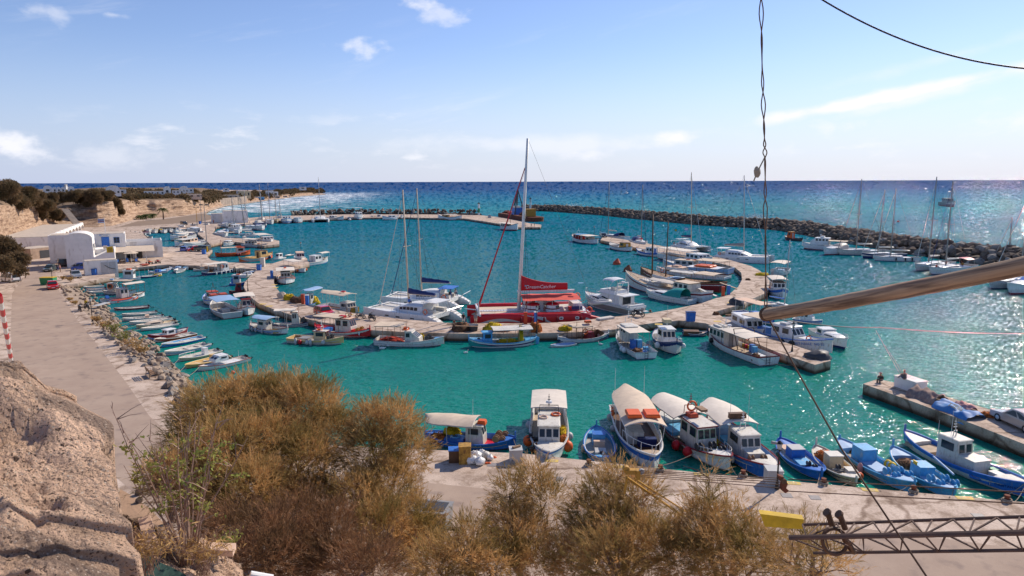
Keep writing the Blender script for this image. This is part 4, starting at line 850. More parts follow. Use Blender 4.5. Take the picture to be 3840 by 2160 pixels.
boat('caique',(2652,1243),(2560,1243),'small navy and white caique with a brown tarpaulin, tucked under the pier wall',[('box',-.15,0,2.0,1.2,.5,'brown',{'name':'tarpaulin'}),('posts','navy')],hull='navy',st=((.5,.6,'white'),),inn='deckgrey',
rail='white',fd='peach')
b=boat('trawler',(2660,1232),(2884,1338),'big white fishing boat with a red stripe, long awning and row of coloured cans',[('cab',.10,.38,.66,1.9,'offwhite','offwhite','grey',{'n':4,'frame':'grey','rake':.05}),('can',-.32,.10,.95,2.2,
'canvas',{'arch':.14,'posts':3,'fr':'brown'}),('arch',.2,TOP(0),.3,.5,'white'),('radar',.14,TOP(0),.5),('raft',.3,0,TOP(.1),(1.5,.4,.2),'offwhite',2),('ring',.0,-.85,DK(1.4),'orange',0,{'r':.42}),('winch',.45,0,'brown','darkgrey',2),
('box',-.14,-.9,.5,.5,.85,'blue',{'name':'drum_bin'}),('box',-.2,-.7,.5,.5,.8,'lightblue',{'name':'drum_bin'}),('box',.04,-1.3,.35,.3,.4,'ochre',{'name':'fuel_can'}),('box',.0,-1.32,.35,.3,.4,'red',{'name':'fuel_can'}),('box',-.05,
-1.35,.4,.3,.42,'yellow',{'name':'fuel_can'}),('box',-.35,0,1.4,.9,.35,'white',{'name':'hatch'}),('net',-.4,.8,.5,.5,.7,'brownnet','old tyre and rope pile at the stern of the red striped fishing boat'),('rope',-.49,at(3060,1345,1.1),
{'sag':.8,'y':1.3}),('fen',[(.3,1)],'black',.2,1)],hull='white',rail='darkred',st=((0,.1,'rust'),(.93,1.0,'red')),deck='deckbeige',fs=1.0,fdt=.86,br=.26)
c_=b; k=MB(); G=[]
for u in range(7):
 q=.06+.86*u/6; p=c_.pt(.18+.10*(1-q),q); p2=c_.pt(.05+.04*(1-q),q); G.append([Vector((a_.x,-a_.y-.03,a_.z)) for a_ in (p,p.lerp(p2,.5),p2)])
k.grid(G); k.build('red_flash',pm('red'),c_.root)
k=MB(); k.tube([(-.2*c_.L,-1.5,1.0),(-.2*c_.L+1.3,-1.3,3.1),(-.2*c_.L+1.3,1.3,3.1),(-.2*c_.L,1.5,1.0)],.06,5); k.build('gantry',pm('brown'),c_.root)
k=MB(); X=-.5*c_.L-.04
for y in (-.1,.35):k.tube([(X,y,.1),(X,y,1.1)],.03,4)
for i in range(3):k.tube([(X,-.1,.3+i*.3),(X,.35,.3+i*.3)],.025,4)
k.build('stern_ladder',pm('darkgrey'),c_.root)
b=boat('trawler',(3140,1276),(2800,1216),'large white fishing boat with blue Greek lettering on its bow beside the stone jetty',[('cab',-.14,.14,.62,2.0,'white','white',{'n':2,'frame':'lightgrey','rake':.35}),('can',-.5,-.16,.95,2.4,
'rust' if False else 'beige',{'arch':.05,'posts':3,'fr':'white'}),('box',.2,0,1.0,1.3,.9,'white',{'name':'trunk_deck'}),('raft',-.02,.2,TOP(.1),(1.0,.8,.25),'lightgrey',2),('ring',.26,-.2,DK(1.0),'orange',0),('winch',.27,-.5,'lightblue',
'lightblue',3),('winch',.42,.3,'brown','darkgrey',2,{'s_':.8}),('fen',[(.05,-1),(.16,-1),(-.1,-1)],'black',.26,1),('box',-.3,0,1.3,1.3,1.0,'blue',{'name':'drum_bin'}),('box',-.18,-1.2,1.2,.1,.5,'white',{'name':'side_board'}),('net',
.36,-.1,.8,.7,.3,'yellownet','olive net heap at the winches of the Greek lettered fishing boat'),('name','ΚΑΠ ΗΛΙΑΣ  ΝΘ 55',.31,.72,.42,'blue',-1),('fen',[(-.2,1)],'red',.2,1)],hull='white',rail='blue',st=((0,.08,'darkred'),),deck='deckgrey',
fs=1.15,fdt=.9,br=.27,Lf=12.6)
boat('cuddy',(3205,1282),(3040,1222),'white cabin motorboat with navy bottom moored outside the Greek lettered boat',[('full',),('coach',-.05,.34,.8,.55,'white'),('cab',-.28,.0,.75,1.2,'white','white',{'n':1,'rake':.5}),('rail',.6,
.45,'steel')],hull='white',st=((0,.25,'navy'),),rail='lightgrey',fd='white',fs=1.3)
boat('cuddy',(3085,1200),(2978,1192),'white boat with a small boxy blue striped cabin behind the wooden pole tip',[('cab',-.25,.2,.85,1.3,'white','white',{'n':2,'rake':.5}),('full',)],hull='white',st=((.5,.8,'blue'),),fs=1.2)
boat('trawler',(2860,1235),(2740,1190),'white boat with a van shaped cabin moored behind the red striped fishing boat',[('cab',-.2,.3,.75,1.9,'white','white',{'n':2,'rake':.3}),('full',),('name','ΣΤΑ ΚΑΛΑ',.32,.7,.3,'navy')],hull='white',
fs=1.1)
b=boat('trawler',(2905,1192),(2768,1165),'boat with a flat brown edged roof on white posts beside the hook of the pier',[('can',-.45,.3,.9,2.4,'peach',{'arch':.03,'posts':4,'fr':'white'}),('box',0,0,1.6,1.2,.9,'blue',{'name':'drum_bin'})],
hull='white',inn='blue',fs=1.0,st=((0,.1,'navy'),))
boat('row',(2720,1182),(2780,1176),'tiny wooden rowing boat with white oars in the notch of the pier',[('thwarts',(-.2,.15))],hull='navy',inn='wood',deck='wood',rail='wood',fd=None,st=((.5,1,'brown'),),br=.42)
# ---- small boats along the riprap, outboards to the right
SK=[((426,1155),(559,1148),'skiff','darkred','white open motorboat with a maroon side, first in the row from the wooden walkway','black'),((457,1177),(588,1169),'skiff','offwhite','plain cream open motorboat with a tilted black outboard, second in the row',
'black'),((459,1193),(612,1183),'skiff','white','pale beige open motorboat with a folded backrest, third in the row','darkgrey'),((485,1207),(640,1190),'skiff','white','narrow white open motorboat beside the beige cuddy boat','black'),
((510,1219),(657,1201),'cuddy','cream','beige motorboat with a rounded tan cuddy cabin and dark screen','black'),((528,1231),(661,1212),'skiff','white','clean white motorboat with a navy bottom below the beige cuddy boat','black'),
((552,1256),(704,1227),'caique','darkred','maroon and blue wooden boat with a white box cabin in the small boat row',None),((579,1271),(728,1248),'skiff','redorange','red hulled wooden motorboat with cream decks in the small boat row',
None),((605,1290),(757,1262),'skiff','blue','bright blue and white open motorboat with a silver outboard','lightgrey'),((616,1318),(777,1287),'skiff','white','white motorboat with wavy blue side stripes and a turquoise outboard','teal'),
((669,1343),(819,1312),'skiff','cream','cream open motorboat with rails and a white console','black'),((693,1368),(850,1332),'skiff','yellowish','pale yellow open motorboat with an orange buoy by its bow','black'),((743,1374),(925,
1338),'cuddy','white','white motorboat with a low cuddy cabin and black tyre fender, nearest of the small boats','black')]
for i,(bw,st_,kd,hc,lb,oc) in enumerate(SK):
 fe=[];
 if oc:fe.append(('out',oc))
 if kd=='skiff':fe+=[('thwarts',(-.3,-.05,.18),'offwhite')]
 kw=dict(hull=hc,inn='offwhite',deck='offwhite',rail='offwhite',fd='offwhite',fdt=.74,st=((0,.14,'navy'),))
 if i==0:kw.update(hull='white',st=((.35,.8,'darkred'),(0,.12,'navy')),rail='darkred')
 if i==2:fe.append(('box',-.1,0,.5,1.0,.45,'peach',{'name':'seat_back'}))
 if i==3:kw['st']=((.4,.5,'grey'),)
 if i==4:fe+=[('coach',-.12,.3,.85,.5,'beige'),('shield',-.02,.8,.25),('full','cream')]; kw.update(inn='cream')
 if i==5:kw['st']=((0,.3,'navy'),)
 if i==6:kw.update(st=((.3,.9,'darkred'),(0,.3,'navy')),hull='navy',inn='paleblue',rail='darkred',fs=1.3); fe+=[('cab',-.12,.1,.6,.9,'white',{'n':1}),('box',-.3,0,.5,.5,.4,'lightgrey')]
 if i==7:kw.update(fs=1.1); fe+=[('box',.05,0,1.4,.8,.12,'brown',{'name':'hatch'}),('posts','offwhite',.1,.1)]
 if i==8:kw.update(st=((0,.15,'white'),(.8,1,'white')),inn='lightblue')
 if i==9:kw.update(st=((.25,.33,'blue'),(.5,.62,'blue'),(.8,.85,'lightblue'),(0,.1,'blue')),fs=1.2); fe.append(('fen',[(0,-1),(-.42,-1)],'redorange',.12))
 if i==10:fe+=[('box',-.15,0,.5,.6,.8,'white',{'name':'console'}),('rail',.5,.35,'white')]; kw['br']=.36
 if i==11:fe+=[('box',-.15,0,.5,.5,.7,'yellowish',{'name':'console'})]; kw.update(inn='yellowish',deck='yellowish',fd='yellowish',rail='yellowish',br=.36)
 if i==12:fe+=[('full',),('cab',-.05,.22,.75,.55,'white','white',{'n':1,'rake':.9,'z':.75,'ov':.02}),('ring',-.26,-.98,.5,'black',0,{'r':.2}),('ant',-.3,.3,.6,.9)]; kw.update(rail='darkred',fdt=.7,st=((0,.1,'lightgrey'),))
 ed=at(bw[0]-(60 if i<9 else 45),bw[1]+(10 if i<6 else 40),.7)
 fe.append(('rope',.47,ed,{'sag':.15}))
 boat(kd,bw,st_,lb,fe,**kw)
# ---- left basin
W=[('caique',(517,1106),(402,1128),'white boat with a russet deck cover beside the wooden walkway',dict(hull='white',inn='redorange',deck='redorange',rail='navy',fd='white',st=((0,.12,'navy'),)),[('box',0,0,3.2,1.6,.25,'redorange',
{'name':'deck_cover'})]),('caique',(541,1092),(375,1120),'white caique with a bare wheelhouse and a long flat canvas awning near the walkway',dict(rail='brown',st=((.6,.66,'navy'),(0,.1,'navy'))),[('cab',-.1,.12,.6,1.9,'lightgrey',
{'n':2}),('can',.0,.46,.8,2.5,'canvas',{'posts':3,'fr':'brown'}),('winch',-.35,0,'blue','blue',2),('net',.3,0,.9,.6,.3,'yellownet','small green yellow net in the bow near the walkway')]),('caique',(508,1086),(385,1088),'white caique with a slim beige awning and two orange life rings',
dict(rail='brown'),[('cab',-.3,-.05,.6,1.8,'offwhite',{'n':1}),('can',-.1,.48,.8,2.3,'beige',{'posts':3,'fr':'brown'}),('ring',-.18,-.8,DK(1.3),'orange',0,{'r':.45}),('ring',.26,-.8,DK(1.6),'orange',0,{'r':.4}),('box',-.25,.6,.6,.4,
.2,'paleblue',{'z':2.4,'name':'roof_box'})]),('skiff',(305,1064),(372,1060),'small white skiff nearest the corner where the rocks meet the wall',{},[('out','black'),('thwarts',(-.1,.2))]),('skiff',(312,1074),(388,1070),'small cream skiff, second from the wall corner',
dict(inn='cream',deck='cream'),[('out','darkred'),('thwarts',(-.1,.2))]),('skiff',(322,1084),(396,1080),'small white skiff with two seats, third from the wall corner',dict(rail='darkred'),[('out','black'),('thwarts',(-.3,.0,.2))]),
('skiff',(330,1094),(400,1089),'small grey skiff, fourth from the wall corner',dict(hull='lightgrey',inn='grey',deck='grey'),[('out','navy')]),('caique',(527,1038),(423,1042),'white caique with a tall plain white cabin by the quad bike',
dict(rail='white'),[('cab',-.08,.28,.75,2.0,'white',{'n':1,'rake':0}),('raft',.1,0,TOP(.1),(.9,.7,.25),'orange')]),('caique',(606,1024),(512,1036),'dark hulled caique with a broad peach awning carrying an orange raft',dict(hull='navy',
rail='white'),[('can',-.5,.3,.95,2.4,'peach',{'arch':.1}),('raft',-.15,0,CZ(.2),(1.5,1.2,.3),'redorange'),('net',.3,0,.9,.6,.4,'yellownet','yellow net in the bow of the dark hulled caique')]),('caique',(628,1014),(556,1016),'small white caique with yellow gear by the corner of the small basin',
dict(rail='blue'),[('box',0,0,1,.8,.7,'blue'),('posts','white')]),('skiff',(640,1004),(596,1018),'blue and white jet boat at the end of the quad bike quay',dict(hull='blue',inn='lightblue',deck='white'),[('out','black')]),('skiff',
(655,1016),(688,1002),'slim grey skiff drawn up beside the blue jet boat',dict(hull='lightgrey'),[('out','black')]),('caique',(706,1002),(636,1000),'white caique with a light blue canvas hump tied below the quay wall',dict(rail='white'),
[('box',-.02,0,1.8,1.1,.6,'paleblue',{'name':'canvas_cover','tp':.7}),('box',.3,0,.9,.9,.5,'lightblue',{'name':'locker'})]),('caique',(724,1008),(792,1006),'pale grey caique with a tan deck box behind the navy tour boat',dict(hull='lightgrey',
rail='lightgrey'),[('box',.0,0,.9,.8,.9,'peach')]),('trawler',(885,1000),(766,1022),'navy hulled tour boat with white canopy and hanging white fenders',dict(hull='navy',st=((.9,1,'white'),(0,.12,'white')),rail='white',fs=1.0),[('can',
-.5,.15,1.0,2.2,'canvas',{'arch':.1,'posts':4,'fr':'white'}),('cab',-.02,.2,.8,1.9,'white',{'n':2}),('fen',[(-.3,1),(-.1,-1),(.05,-1),(.18,-1),(.3,-1),(-.25,-1)],'white',.16),('ring',-.05,-.9,DK(1.4),'orange',0),('net',-.3,.2,.9,.6,
.5,'orangenet','orange nets under the canopy of the navy tour boat')]),('cuddy',(935,1022),(872,1032),'white motorboat with a tan folding top beside the navy tour boat',{},[('full',),('can',-.35,.2,.8,1.7,'beige',{'arch':.3}),('shield',
.1,.8)]),('cuddy',(958,1012),(905,1034),'white cuddy boat lying against the inner corner of the curved pier',{},[('full',),('coach',-.1,.3,.8,.5)]),('trawler',(918,1056),(862,1062),'short blue boat with a white cabin and bright blue door panel',
dict(hull='blue',inn='blue'),[('cab',-.25,.2,.7,1.9,'lightgrey','white',{'n':1,'rake':0,'frame':'blue'}),('ring',.1,-.2,TOP(.05),'orange',1),('box',-.3,-.1,.3,.9,1.2,'blue',{'name':'door_panel'})]),('caique',(858,1090),(935,1086),'caique with a dark red wheelhouse against the inner pier edge',
dict(hull='darkgrey',inn='darkred',rail='brown'),[('cab',-.1,.2,.7,1.7,'darkred','brown',{'n':1}),('net',-.3,0,1.0,.8,.5,'brownnet','brown net pile beside the dark red wheelhouse')]),('caique',(832,1125),(764,1098),'white caique with blue inside and a small orange roofed wheelhouse',
dict(inn='paleblue',rail='blue',fs=1.0,Lf=8),[('cab',-.1,.14,.6,1.8,'offwhite','redorange','redorange',{'n':1}),('winch',-.32,0,'navy','blue',2),('arch',.1,TOP(0),.3,.7,'brown'),('box',.3,0,.5,.5,.5,'blue')]),('trawler',(803,1122),
(872,1172),'open tour boat with a flat sky blue awning and two orange rafts',dict(hull='lightgrey',rail='white',fs=1.1),[('can',-.34,.18,.98,2.1,'paleblue',{'arch':.1,'posts':3,'fr':'white'}),('raft',.24,0,CZ(.05),(1.4,1.1,.3),'redorange',
2),('box',-.1,0,1.5,1.1,.5,'lightgrey',{'name':'bench'})]),('caique',(940,1168),(905,1112),'white caique with red trimmed wheelhouse and beige awning, bow towards the camera',dict(rail='darkred',fs=.95,br=.33,Lf=7.5),[('can',-.5,.02,
1.2,2.2,'canvas',{'arch':.1,'posts':3}),('cab',-.02,.18,.55,1.9,'offwhite','darkred','darkred',{'n':1,'frame':'darkred'}),('net',.05,0,.6,.5,.4,'yellownet','yellow green net on deck by the red trimmed wheelhouse'),('posts','white')]),
('caique',(1073,1046),(1068,1022),'white caique seen bow on with a white panel cabin under a flat roof',dict(br=.42,fs=1.0,rail='redorange',Lf=8.5),[('can',-.4,.25,1.0,2.3,'canvas',{'arch':.05,'posts':2,'fr':'offwhite'}),('cab',-.25,
.16,.55,1.9,'lightgrey',{'n':1,'rake':0}),('posts','brown'),('raft',-.1,0,CZ(.2),(.7,.5,.2),'orange')]),('caique',(1142,1006),(1082,996),'white caique with an off white awning and orange floats at its bow',dict(rail='white'),[('can',
-.5,.15,.95,2.1,'canvas',{'arch':.06}),('net',.2,0,.9,.7,.4,'yellownet','yellow net in the bow with the orange floats'),('fen',[(.38,1),(.32,1),(.34,-1)],'orange',.18,1)]),('trawler',(1229,962),(1138,985),'smart white boat with a three pane wheelhouse and blue waterline at the spur end',
dict(st=((0,.16,'blue'),),rail='offwhite',fs=1.25),[('cab',-.15,.15,.7,1.9,'white',{'n':2}),('can',.12,.46,.7,2.3,'canvas',{'posts':2,'fr':'white'}),('fen',[(.47,1)],'white',.25,1),('winch',.38,0,'teal','darkgrey',1)]),('trawler',(1140,
972),(1112,950),'cabin boat with a peach roof and red door behind the smart white boat',dict(fs=1.0,Lf=8),[('cab',-.3,.2,.8,2.0,'white','peach',{'n':1,'frame':'red'})]),('cuddy',(1028,968),(1066,964),'tiny white cabin boat on the far side of the small spur',
dict(fs=1.1),[('cab',-.2,.2,.7,1.4,'white',{'n':1,'frame':'darkred'})]),('row',(1070,958),(1098,953),'little wooden dinghy lying beside the tiny cabin boat',dict(hull='wood',fd=None),[]),('caique',(938,938),(806,948),'bright orange red caique with orange trimmed wheelhouse and cream awning',
dict(hull='redorange',inn='orange',rail='orange',fd='orange',st=((.86,1,'orange'),(.0,.08,'navy')),fs=1.25),[('can',-.34,.1,.9,2.2,'beige',{'arch':.1,'posts':4,'fr':'offwhite'}),('cab',.1,.36,.6,2.0,'offwhite','orange','orange',{'n':1,
'frame':'orange'}),('raft',.16,0,TOP(.15),(1.7,.9,.3),'orange'),('winch',-.42,0,'navy','navy',2),('posts','redorange'),('fen',[(.1,-1),(.16,-1)],'darkred',.25,1),('mast',-.32,4.6,'redorange',{'boom':0,'spread':0,'stays':1,'r':.06})]),
('caique',(1022,946),(894,966),'grey white caique with butter yellow wheelhouse and ochre deck rail',dict(hull='lightgrey',inn='orange',rail='ochre',fd='yellowish',deck='yellowish',st=((0,.08,'navy'),),fs=1.25),[('cab',.05,.3,.62,2.2,
'yellowish','brown',{'n':1,'frame':'brown'}),('box',-.16,0,2.4,1.5,.9,'yellowish',{'name':'trunk_deck'}),('posts','ochre'),('mast',.18,6.0,'brown',{'spread':0,'stays':1,'r':.06}),('fen',[(.28,-1)],'navy',.25,1)]),('caique',(1195,1122),
(1130,1142),'caique with an oval pale blue awning beside the net heaps on the pier',dict(rail='blue',inn='blue',fs=1.0),[('can',-.35,.5,1.3,2.5,'paleblue',{'arch':.2,'rnd':.9,'posts':2,'fr':'lightgrey'}),('cab',-.1,.15,.6,1.8,'offwhite',
{'n':1}),('net',.2,0,.9,.9,1.1,'yellownet','bright yellow net heap aboard the oval awning caique')]),('trawler',(1342,1150),(1214,1140),'white fishing boat with a long arched beige roof beside the red car',dict(fs=1.1,deck='brown',
rail='lightgrey'),[('can',-.5,.3,1.0,2.6,'beige',{'arch':.2,'rnd':.9,'posts':4,'fr':'offwhite'}),('cab',.12,.34,.7,1.4,'offwhite',{'n':1}),('box',.4,0,.9,1.2,.7,'ochre',{'name':'crate'}),('ring',.1,0,CZ(.2),'red',1)])]
for kd,bw,st_,lb,kw,fe in W:boat(kd,bw,st_,lb,fe,**kw)
# ---- far marina: small boats
far=[('cruiser',(912,858),(862,852),'white motor yacht with a blue windscreen near the head of the marina',{},[('full',),('cab',-.2,.2,.8,1.5,'white',{'n':2,'rake':.9,'z':1.5})]),('trawler',(1040,900),(952,888),'white boat with a long flat roof and sloping wheelhouse panes at the pontoon end',
dict(fs=1.1),[('can',-.5,.12,.95,2.3,'canvas',{'posts':4,'fr':'white'}),('cab',.05,.32,.8,1.9,'white',{'n':2,'rake':.4}),('net',.4,0,.8,.6,.5,'yellownet','yellow net in the bow at the pontoon end')]),('trawler',(1000,913),(918,914),
'low fishing boat with a grey cabin and hanging orange net by the pontoon',dict(fs=1.05,hull='lightgrey'),[('can',-.45,.15,.9,2.2,'canvas',{'posts':3}),('cab',-.35,-.05,.7,1.6,'lightgrey',{'n':2}),('net',.2,-.5,.8,.5,.9,'orangenet',
'orange net hanging on the low grey fishing boat')]),('cuddy',(830,912),(882,906),'short white cabin boat beside the flat dock with the green net',dict(fs=1.2),[('cab',-.1,.25,.8,1.3,'white',{'n':2}),('full',)]),('sloop',(970,852),
(925,846),'plain white yacht hull in front of the navy yacht',dict(fs=.8),[('full',),('coach',-.1,.3,.6,.4)]),('trawler',(955,873),(895,878),'white boat with a row of round fenders below the motor yacht',dict(fs=1),[('can',-.45,.3,
.9,1.9,'offwhite',{'posts':3}),('fen',[(-.3,-1),(-.1,-1),(.1,-1)],'white',.2,1)]),('trawler',(900,884),(835,888),'low white workboat with beige awning in the middle of the marina cluster',dict(fs=.9),[('can',-.4,.2,.9,1.8,'beige',{'posts':3})]),
('cruiser',(850,880),(815,870),'compact white cruiser at the bend of the middle dock',dict(fs=.8),[('full',),('coach',-.2,.3,.7,.7)]),('cuddy',(868,868),(822,862),'grey blue cuddy boat squeezed beside the compact white cruiser',dict(hull='paleblue',
fs=1.1),[('full',),('coach',-.2,.3,.7,.6)]),('cruiser',(858,846),(830,838),'white day cruiser below the white harbour sheds',dict(fs=.8),[('full',),('coach',-.2,.3,.7,.7),('dodger',-.2,.05,.7,.8,'navy')]),('cuddy',(648,872),(705,868),
'white boat with peach awning, top of the stack on the left dock',{},[('can',-.4,.3,.9,1.8,'peach',{})]),('cuddy',(640,880),(710,876),'white cuddy boat, second down on the left side of the middle dock',{},[('full',),('coach',-.1,.3,
.8,.6)]),('trawler',(638,888),(722,884),'white boat with a long white awning, third down beside the middle dock',{},[('can',-.45,.3,.9,1.8,'canvas',{})]),('cuddy',(640,897),(725,892),'cream cuddy boat with a tan cabin, fourth down beside the middle dock',
dict(hull='cream'),[('full',),('cab',-.2,.1,.7,1.2,'peach',{'n':1})]),('trawler',(652,906),(750,899),'white boat with pinkish wheelhouse block, fifth down beside the middle dock',{},[('cab',-.25,.05,.7,1.7,'peach','offwhite',{'n':2}),
('can',.0,.4,.8,1.7,'offwhite',{})]),('cuddy',(668,914),(790,902),'long white narrow boat, lowest beside the middle dock',dict(maxL=11),[('thwarts',(-.2,0,.2))]),('cruiser',(760,862),(705,858),'white sports cruiser with a raked arch beside the middle dock',
dict(fs=.8),[('full',),('coach',-.15,.3,.8,.8)]),('cuddy',(700,850),(668,846),'little white boat under the far quay, near the blue bin',{},[('coach',-.2,.3,.8,.5)]),('cuddy',(745,846),(712,842),'little grey boat with black outboard under the far quay',
dict(hull='lightgrey'),[('out','black')]),('cuddy',(790,843),(762,838),'little white speedboat closest to the white sheds',{},[('shield',.1,.8)])]
for i in range(9):
 x=560+i*19+(i%3)*3; y=862+(i%2)*3+(-4 if i>5 else 0)
 cc=['white','offwhite','yellow','white','lightgrey','white','lightblue','offwhite','white'][i]
 lb=['small white boat nearest the harbour office in the far quay row','small off white boat, second in the far quay row','yellow inflatable tender in the far quay row','small white boat just right of the yellow tender','small grey tender in the middle of the far quay row',
'small white boat right of the grey tender','pale blue covered boat in the far quay row','off white boat right of the pale blue covered one','white boat at the right end of the far quay row'][i]
 far.append(('skiff',(x,y+5),(x-4,y-6),lb,dict(hull=cc,fs=1.0),[('out','black')] if i%2 else [('box',0,0,1.5,.9,.3,cc,{'name':'boat_cover'})]))
for i in range(8):
 x=500+(i%4)*17+(i//4)*6; y=872+(i//4)*14+(i%3)*2
 lb=['white','cream','grey','white and red','pale blue','white and blue','off white','white and black'][i]+' skiff moored behind the harbour office, '+['first in the back row','second in the back row','third in the back row','last in the back row',
'first in the front row','second in the front row','third in the front row','last in the front row'][i]
 far.append(('skiff',(x+14,y+1),(x-14,y-1),lb,dict(hull=['white','cream','lightgrey','white','paleblue','white','offwhite','white'][i],rail=['white','white','white','red','white','blue','white','black'][i]),[('out','black')]))
for i in range(5):
 x=590+i*30; lb=['white','grey','pale yellow','white and navy','cream'][i]+' upturned dinghy stored on the quay edge behind the parked cars'
 far.append(('row',(x+12,928),(x-10,926),lb,dict(hull=['white','lightgrey','yellowish','white','cream'][i],fd=None),[]))
far+=[('cuddy',(905,868),(872,862),'white cuddy boat just below the white motor yacht',{},[('full',),('coach',-.2,.3,.8,.6)]),('trawler',(962,881),(915,885),'white boat with a tan awning right of the row of round fenders',{},[('can',
-.4,.2,.9,1.8,'beige',{}),('cab',.1,.3,.6,1.5,'white',{'n':1})]),('cruiser',(990,853),(958,846),'white cruiser with a navy sprayhood beside the blue sail bundle yacht',dict(fs=.8),[('full',),('coach',-.1,.3,.7,.6),('dodger',-.3,0,.7,
.9,'navy')]),('cuddy',(895,897),(850,899),'cream cuddy boat above the flat dock end',dict(hull='cream'),[('full',),('coach',-.2,.3,.8,.6)]),('trawler',(935,896),(890,903),'boat with a green net spread over its stern in the marina cluster',
{},[('cab',.0,.2,.6,1.5,'white',{'n':1}),('box',-.25,0,3,2,.3,'green',{'name':'net_cover'})]),('skiff',(772,872),(738,868),'white skiff lying against the inner bend of the middle dock',{},[('out','black')]),('cuddy',(720,893),(680,
900),'white boat with a grey cover in the middle of the left dock stack',{},[('box',0,0,2.5,1.3,.5,'grey',{'name':'boat_cover'})]),('cuddy',(735,878),(700,882),'small white boat with a navy top in the left dock stack',{},[('full',),
('dodger',-.2,.2,.8,.9,'navy')])]
# ---- outer pier row
far+=[('cruiser',(1092,838),(1062,812),'cabin cruiser with a slate blue hull and curved white top, stern to the outer pier',dict(hull='paleblue',br=.46,maxL=12),[('full',),('cab',-.3,.1,.8,1.9,'white',{'n':2,'rake':1.0,'z':1.4})]),
('cruiser',(1128,835),(1106,814),'small white cabin cruiser next to the big catamaran on the outer pier',dict(br=.46,fs=.9,maxL=11),[('full',),('cab',-.3,.1,.8,1.4,'white',{'n':2,'rake':.9,'z':1.2})]),('trawler',(1289,814),(1218,818),
'grey white fishing boat with a low cabin lying along the outer pier',dict(hull='lightgrey',fs=1.25),[('cab',-.2,.1,.7,1.9,'white',{'n':2}),('mast',-.1,5.5,'white',{'spread':0,'stays':1}),('posts','white')]),('caique',(1322,822),(1298,
812),'small dark boat with red floats left of the flybridge yacht',dict(hull='navy',fs=.8,maxL=7),[('box',0,0,1.0,.9,1.0,'white')]),('cruiser',(1346,824),(1344,798),'white flybridge motor yacht facing the camera from the outer pier',
dict(fs=1.15,br=.42,maxL=12),[('full',),('cab',-.35,.15,.8,2.0,'white',{'n':2,'rake':.6,'z':1.7}),('can',-.35,-.02,.7,4.6,'white',{'posts':2,'fr':'white'}),('radar',-.2,6.8,.6)]),('trawler',(1372,818),(1355,812),'small white dinghy tied right of the flybridge yacht',
dict(fs=.6,maxL=6),[]),('caique',(1390,811),(1440,813),'white fishing caique with a small mast, centre of the outer pier',dict(fs=1.2),[('cab',-.3,.0,.6,1.8,'white',{'n':1}),('can',.0,.4,.8,2.0,'canvas',{})]),('caique',(1434,814),(1494,
812),'white caique with a blue gunwale and domed cabin on the outer pier',dict(rail='blue',fs=1.2),[('cab',-.2,.05,.7,1.9,'white',{'n':1}),('winch',.3,0,'brown','brown',2)]),('cuddy',(1498,814),(1519,808),'stubby white boat beside the blue gunwale caique',
dict(fs=1.3),[('cab',-.2,.2,.8,1.3,'white',{'n':1})]),('caique',(1642,808),(1732,812),'varnished and white caique with a broad white roof alone on the outer pier',dict(rail='redorange',deck='brown',fs=1.4),[('cab',.05,.3,.7,2.0,'ochre',
'canvas',{'n':2}),('can',-.35,.1,.9,2.4,'canvas',{'posts':4,'fr':'brown'}),('arch',.2,TOP(0),.3,.8,'white'),('posts','redorange',.6)]),('cuddy',(1848,831),(1875,834),'small white speedboat at the elbow of the outer pier',dict(fs=1.2),
[('full',),('coach',-.2,.3,.8,.6)]),('caique',(1942,846),(1876,842),'white double ended boat with a flat awning near the rusty dredger',dict(fs=1.35,rail='brown'),[('can',-.4,.3,.95,2.2,'canvas',{'posts':4,'fr':'offwhite'}),('cab',
-.3,-.05,.7,1.9,'offwhite',{'n':2}),('mast',.1,6.5,'brown',{'spread':0,'stays':1})])]
for kd,bw,st_,lb,kw,fe in far:
 kw.setdefault('maxL',7 if kd in ('skiff','cuddy','row') else 14); boat(kd,bw,st_,lb,fe,**kw)
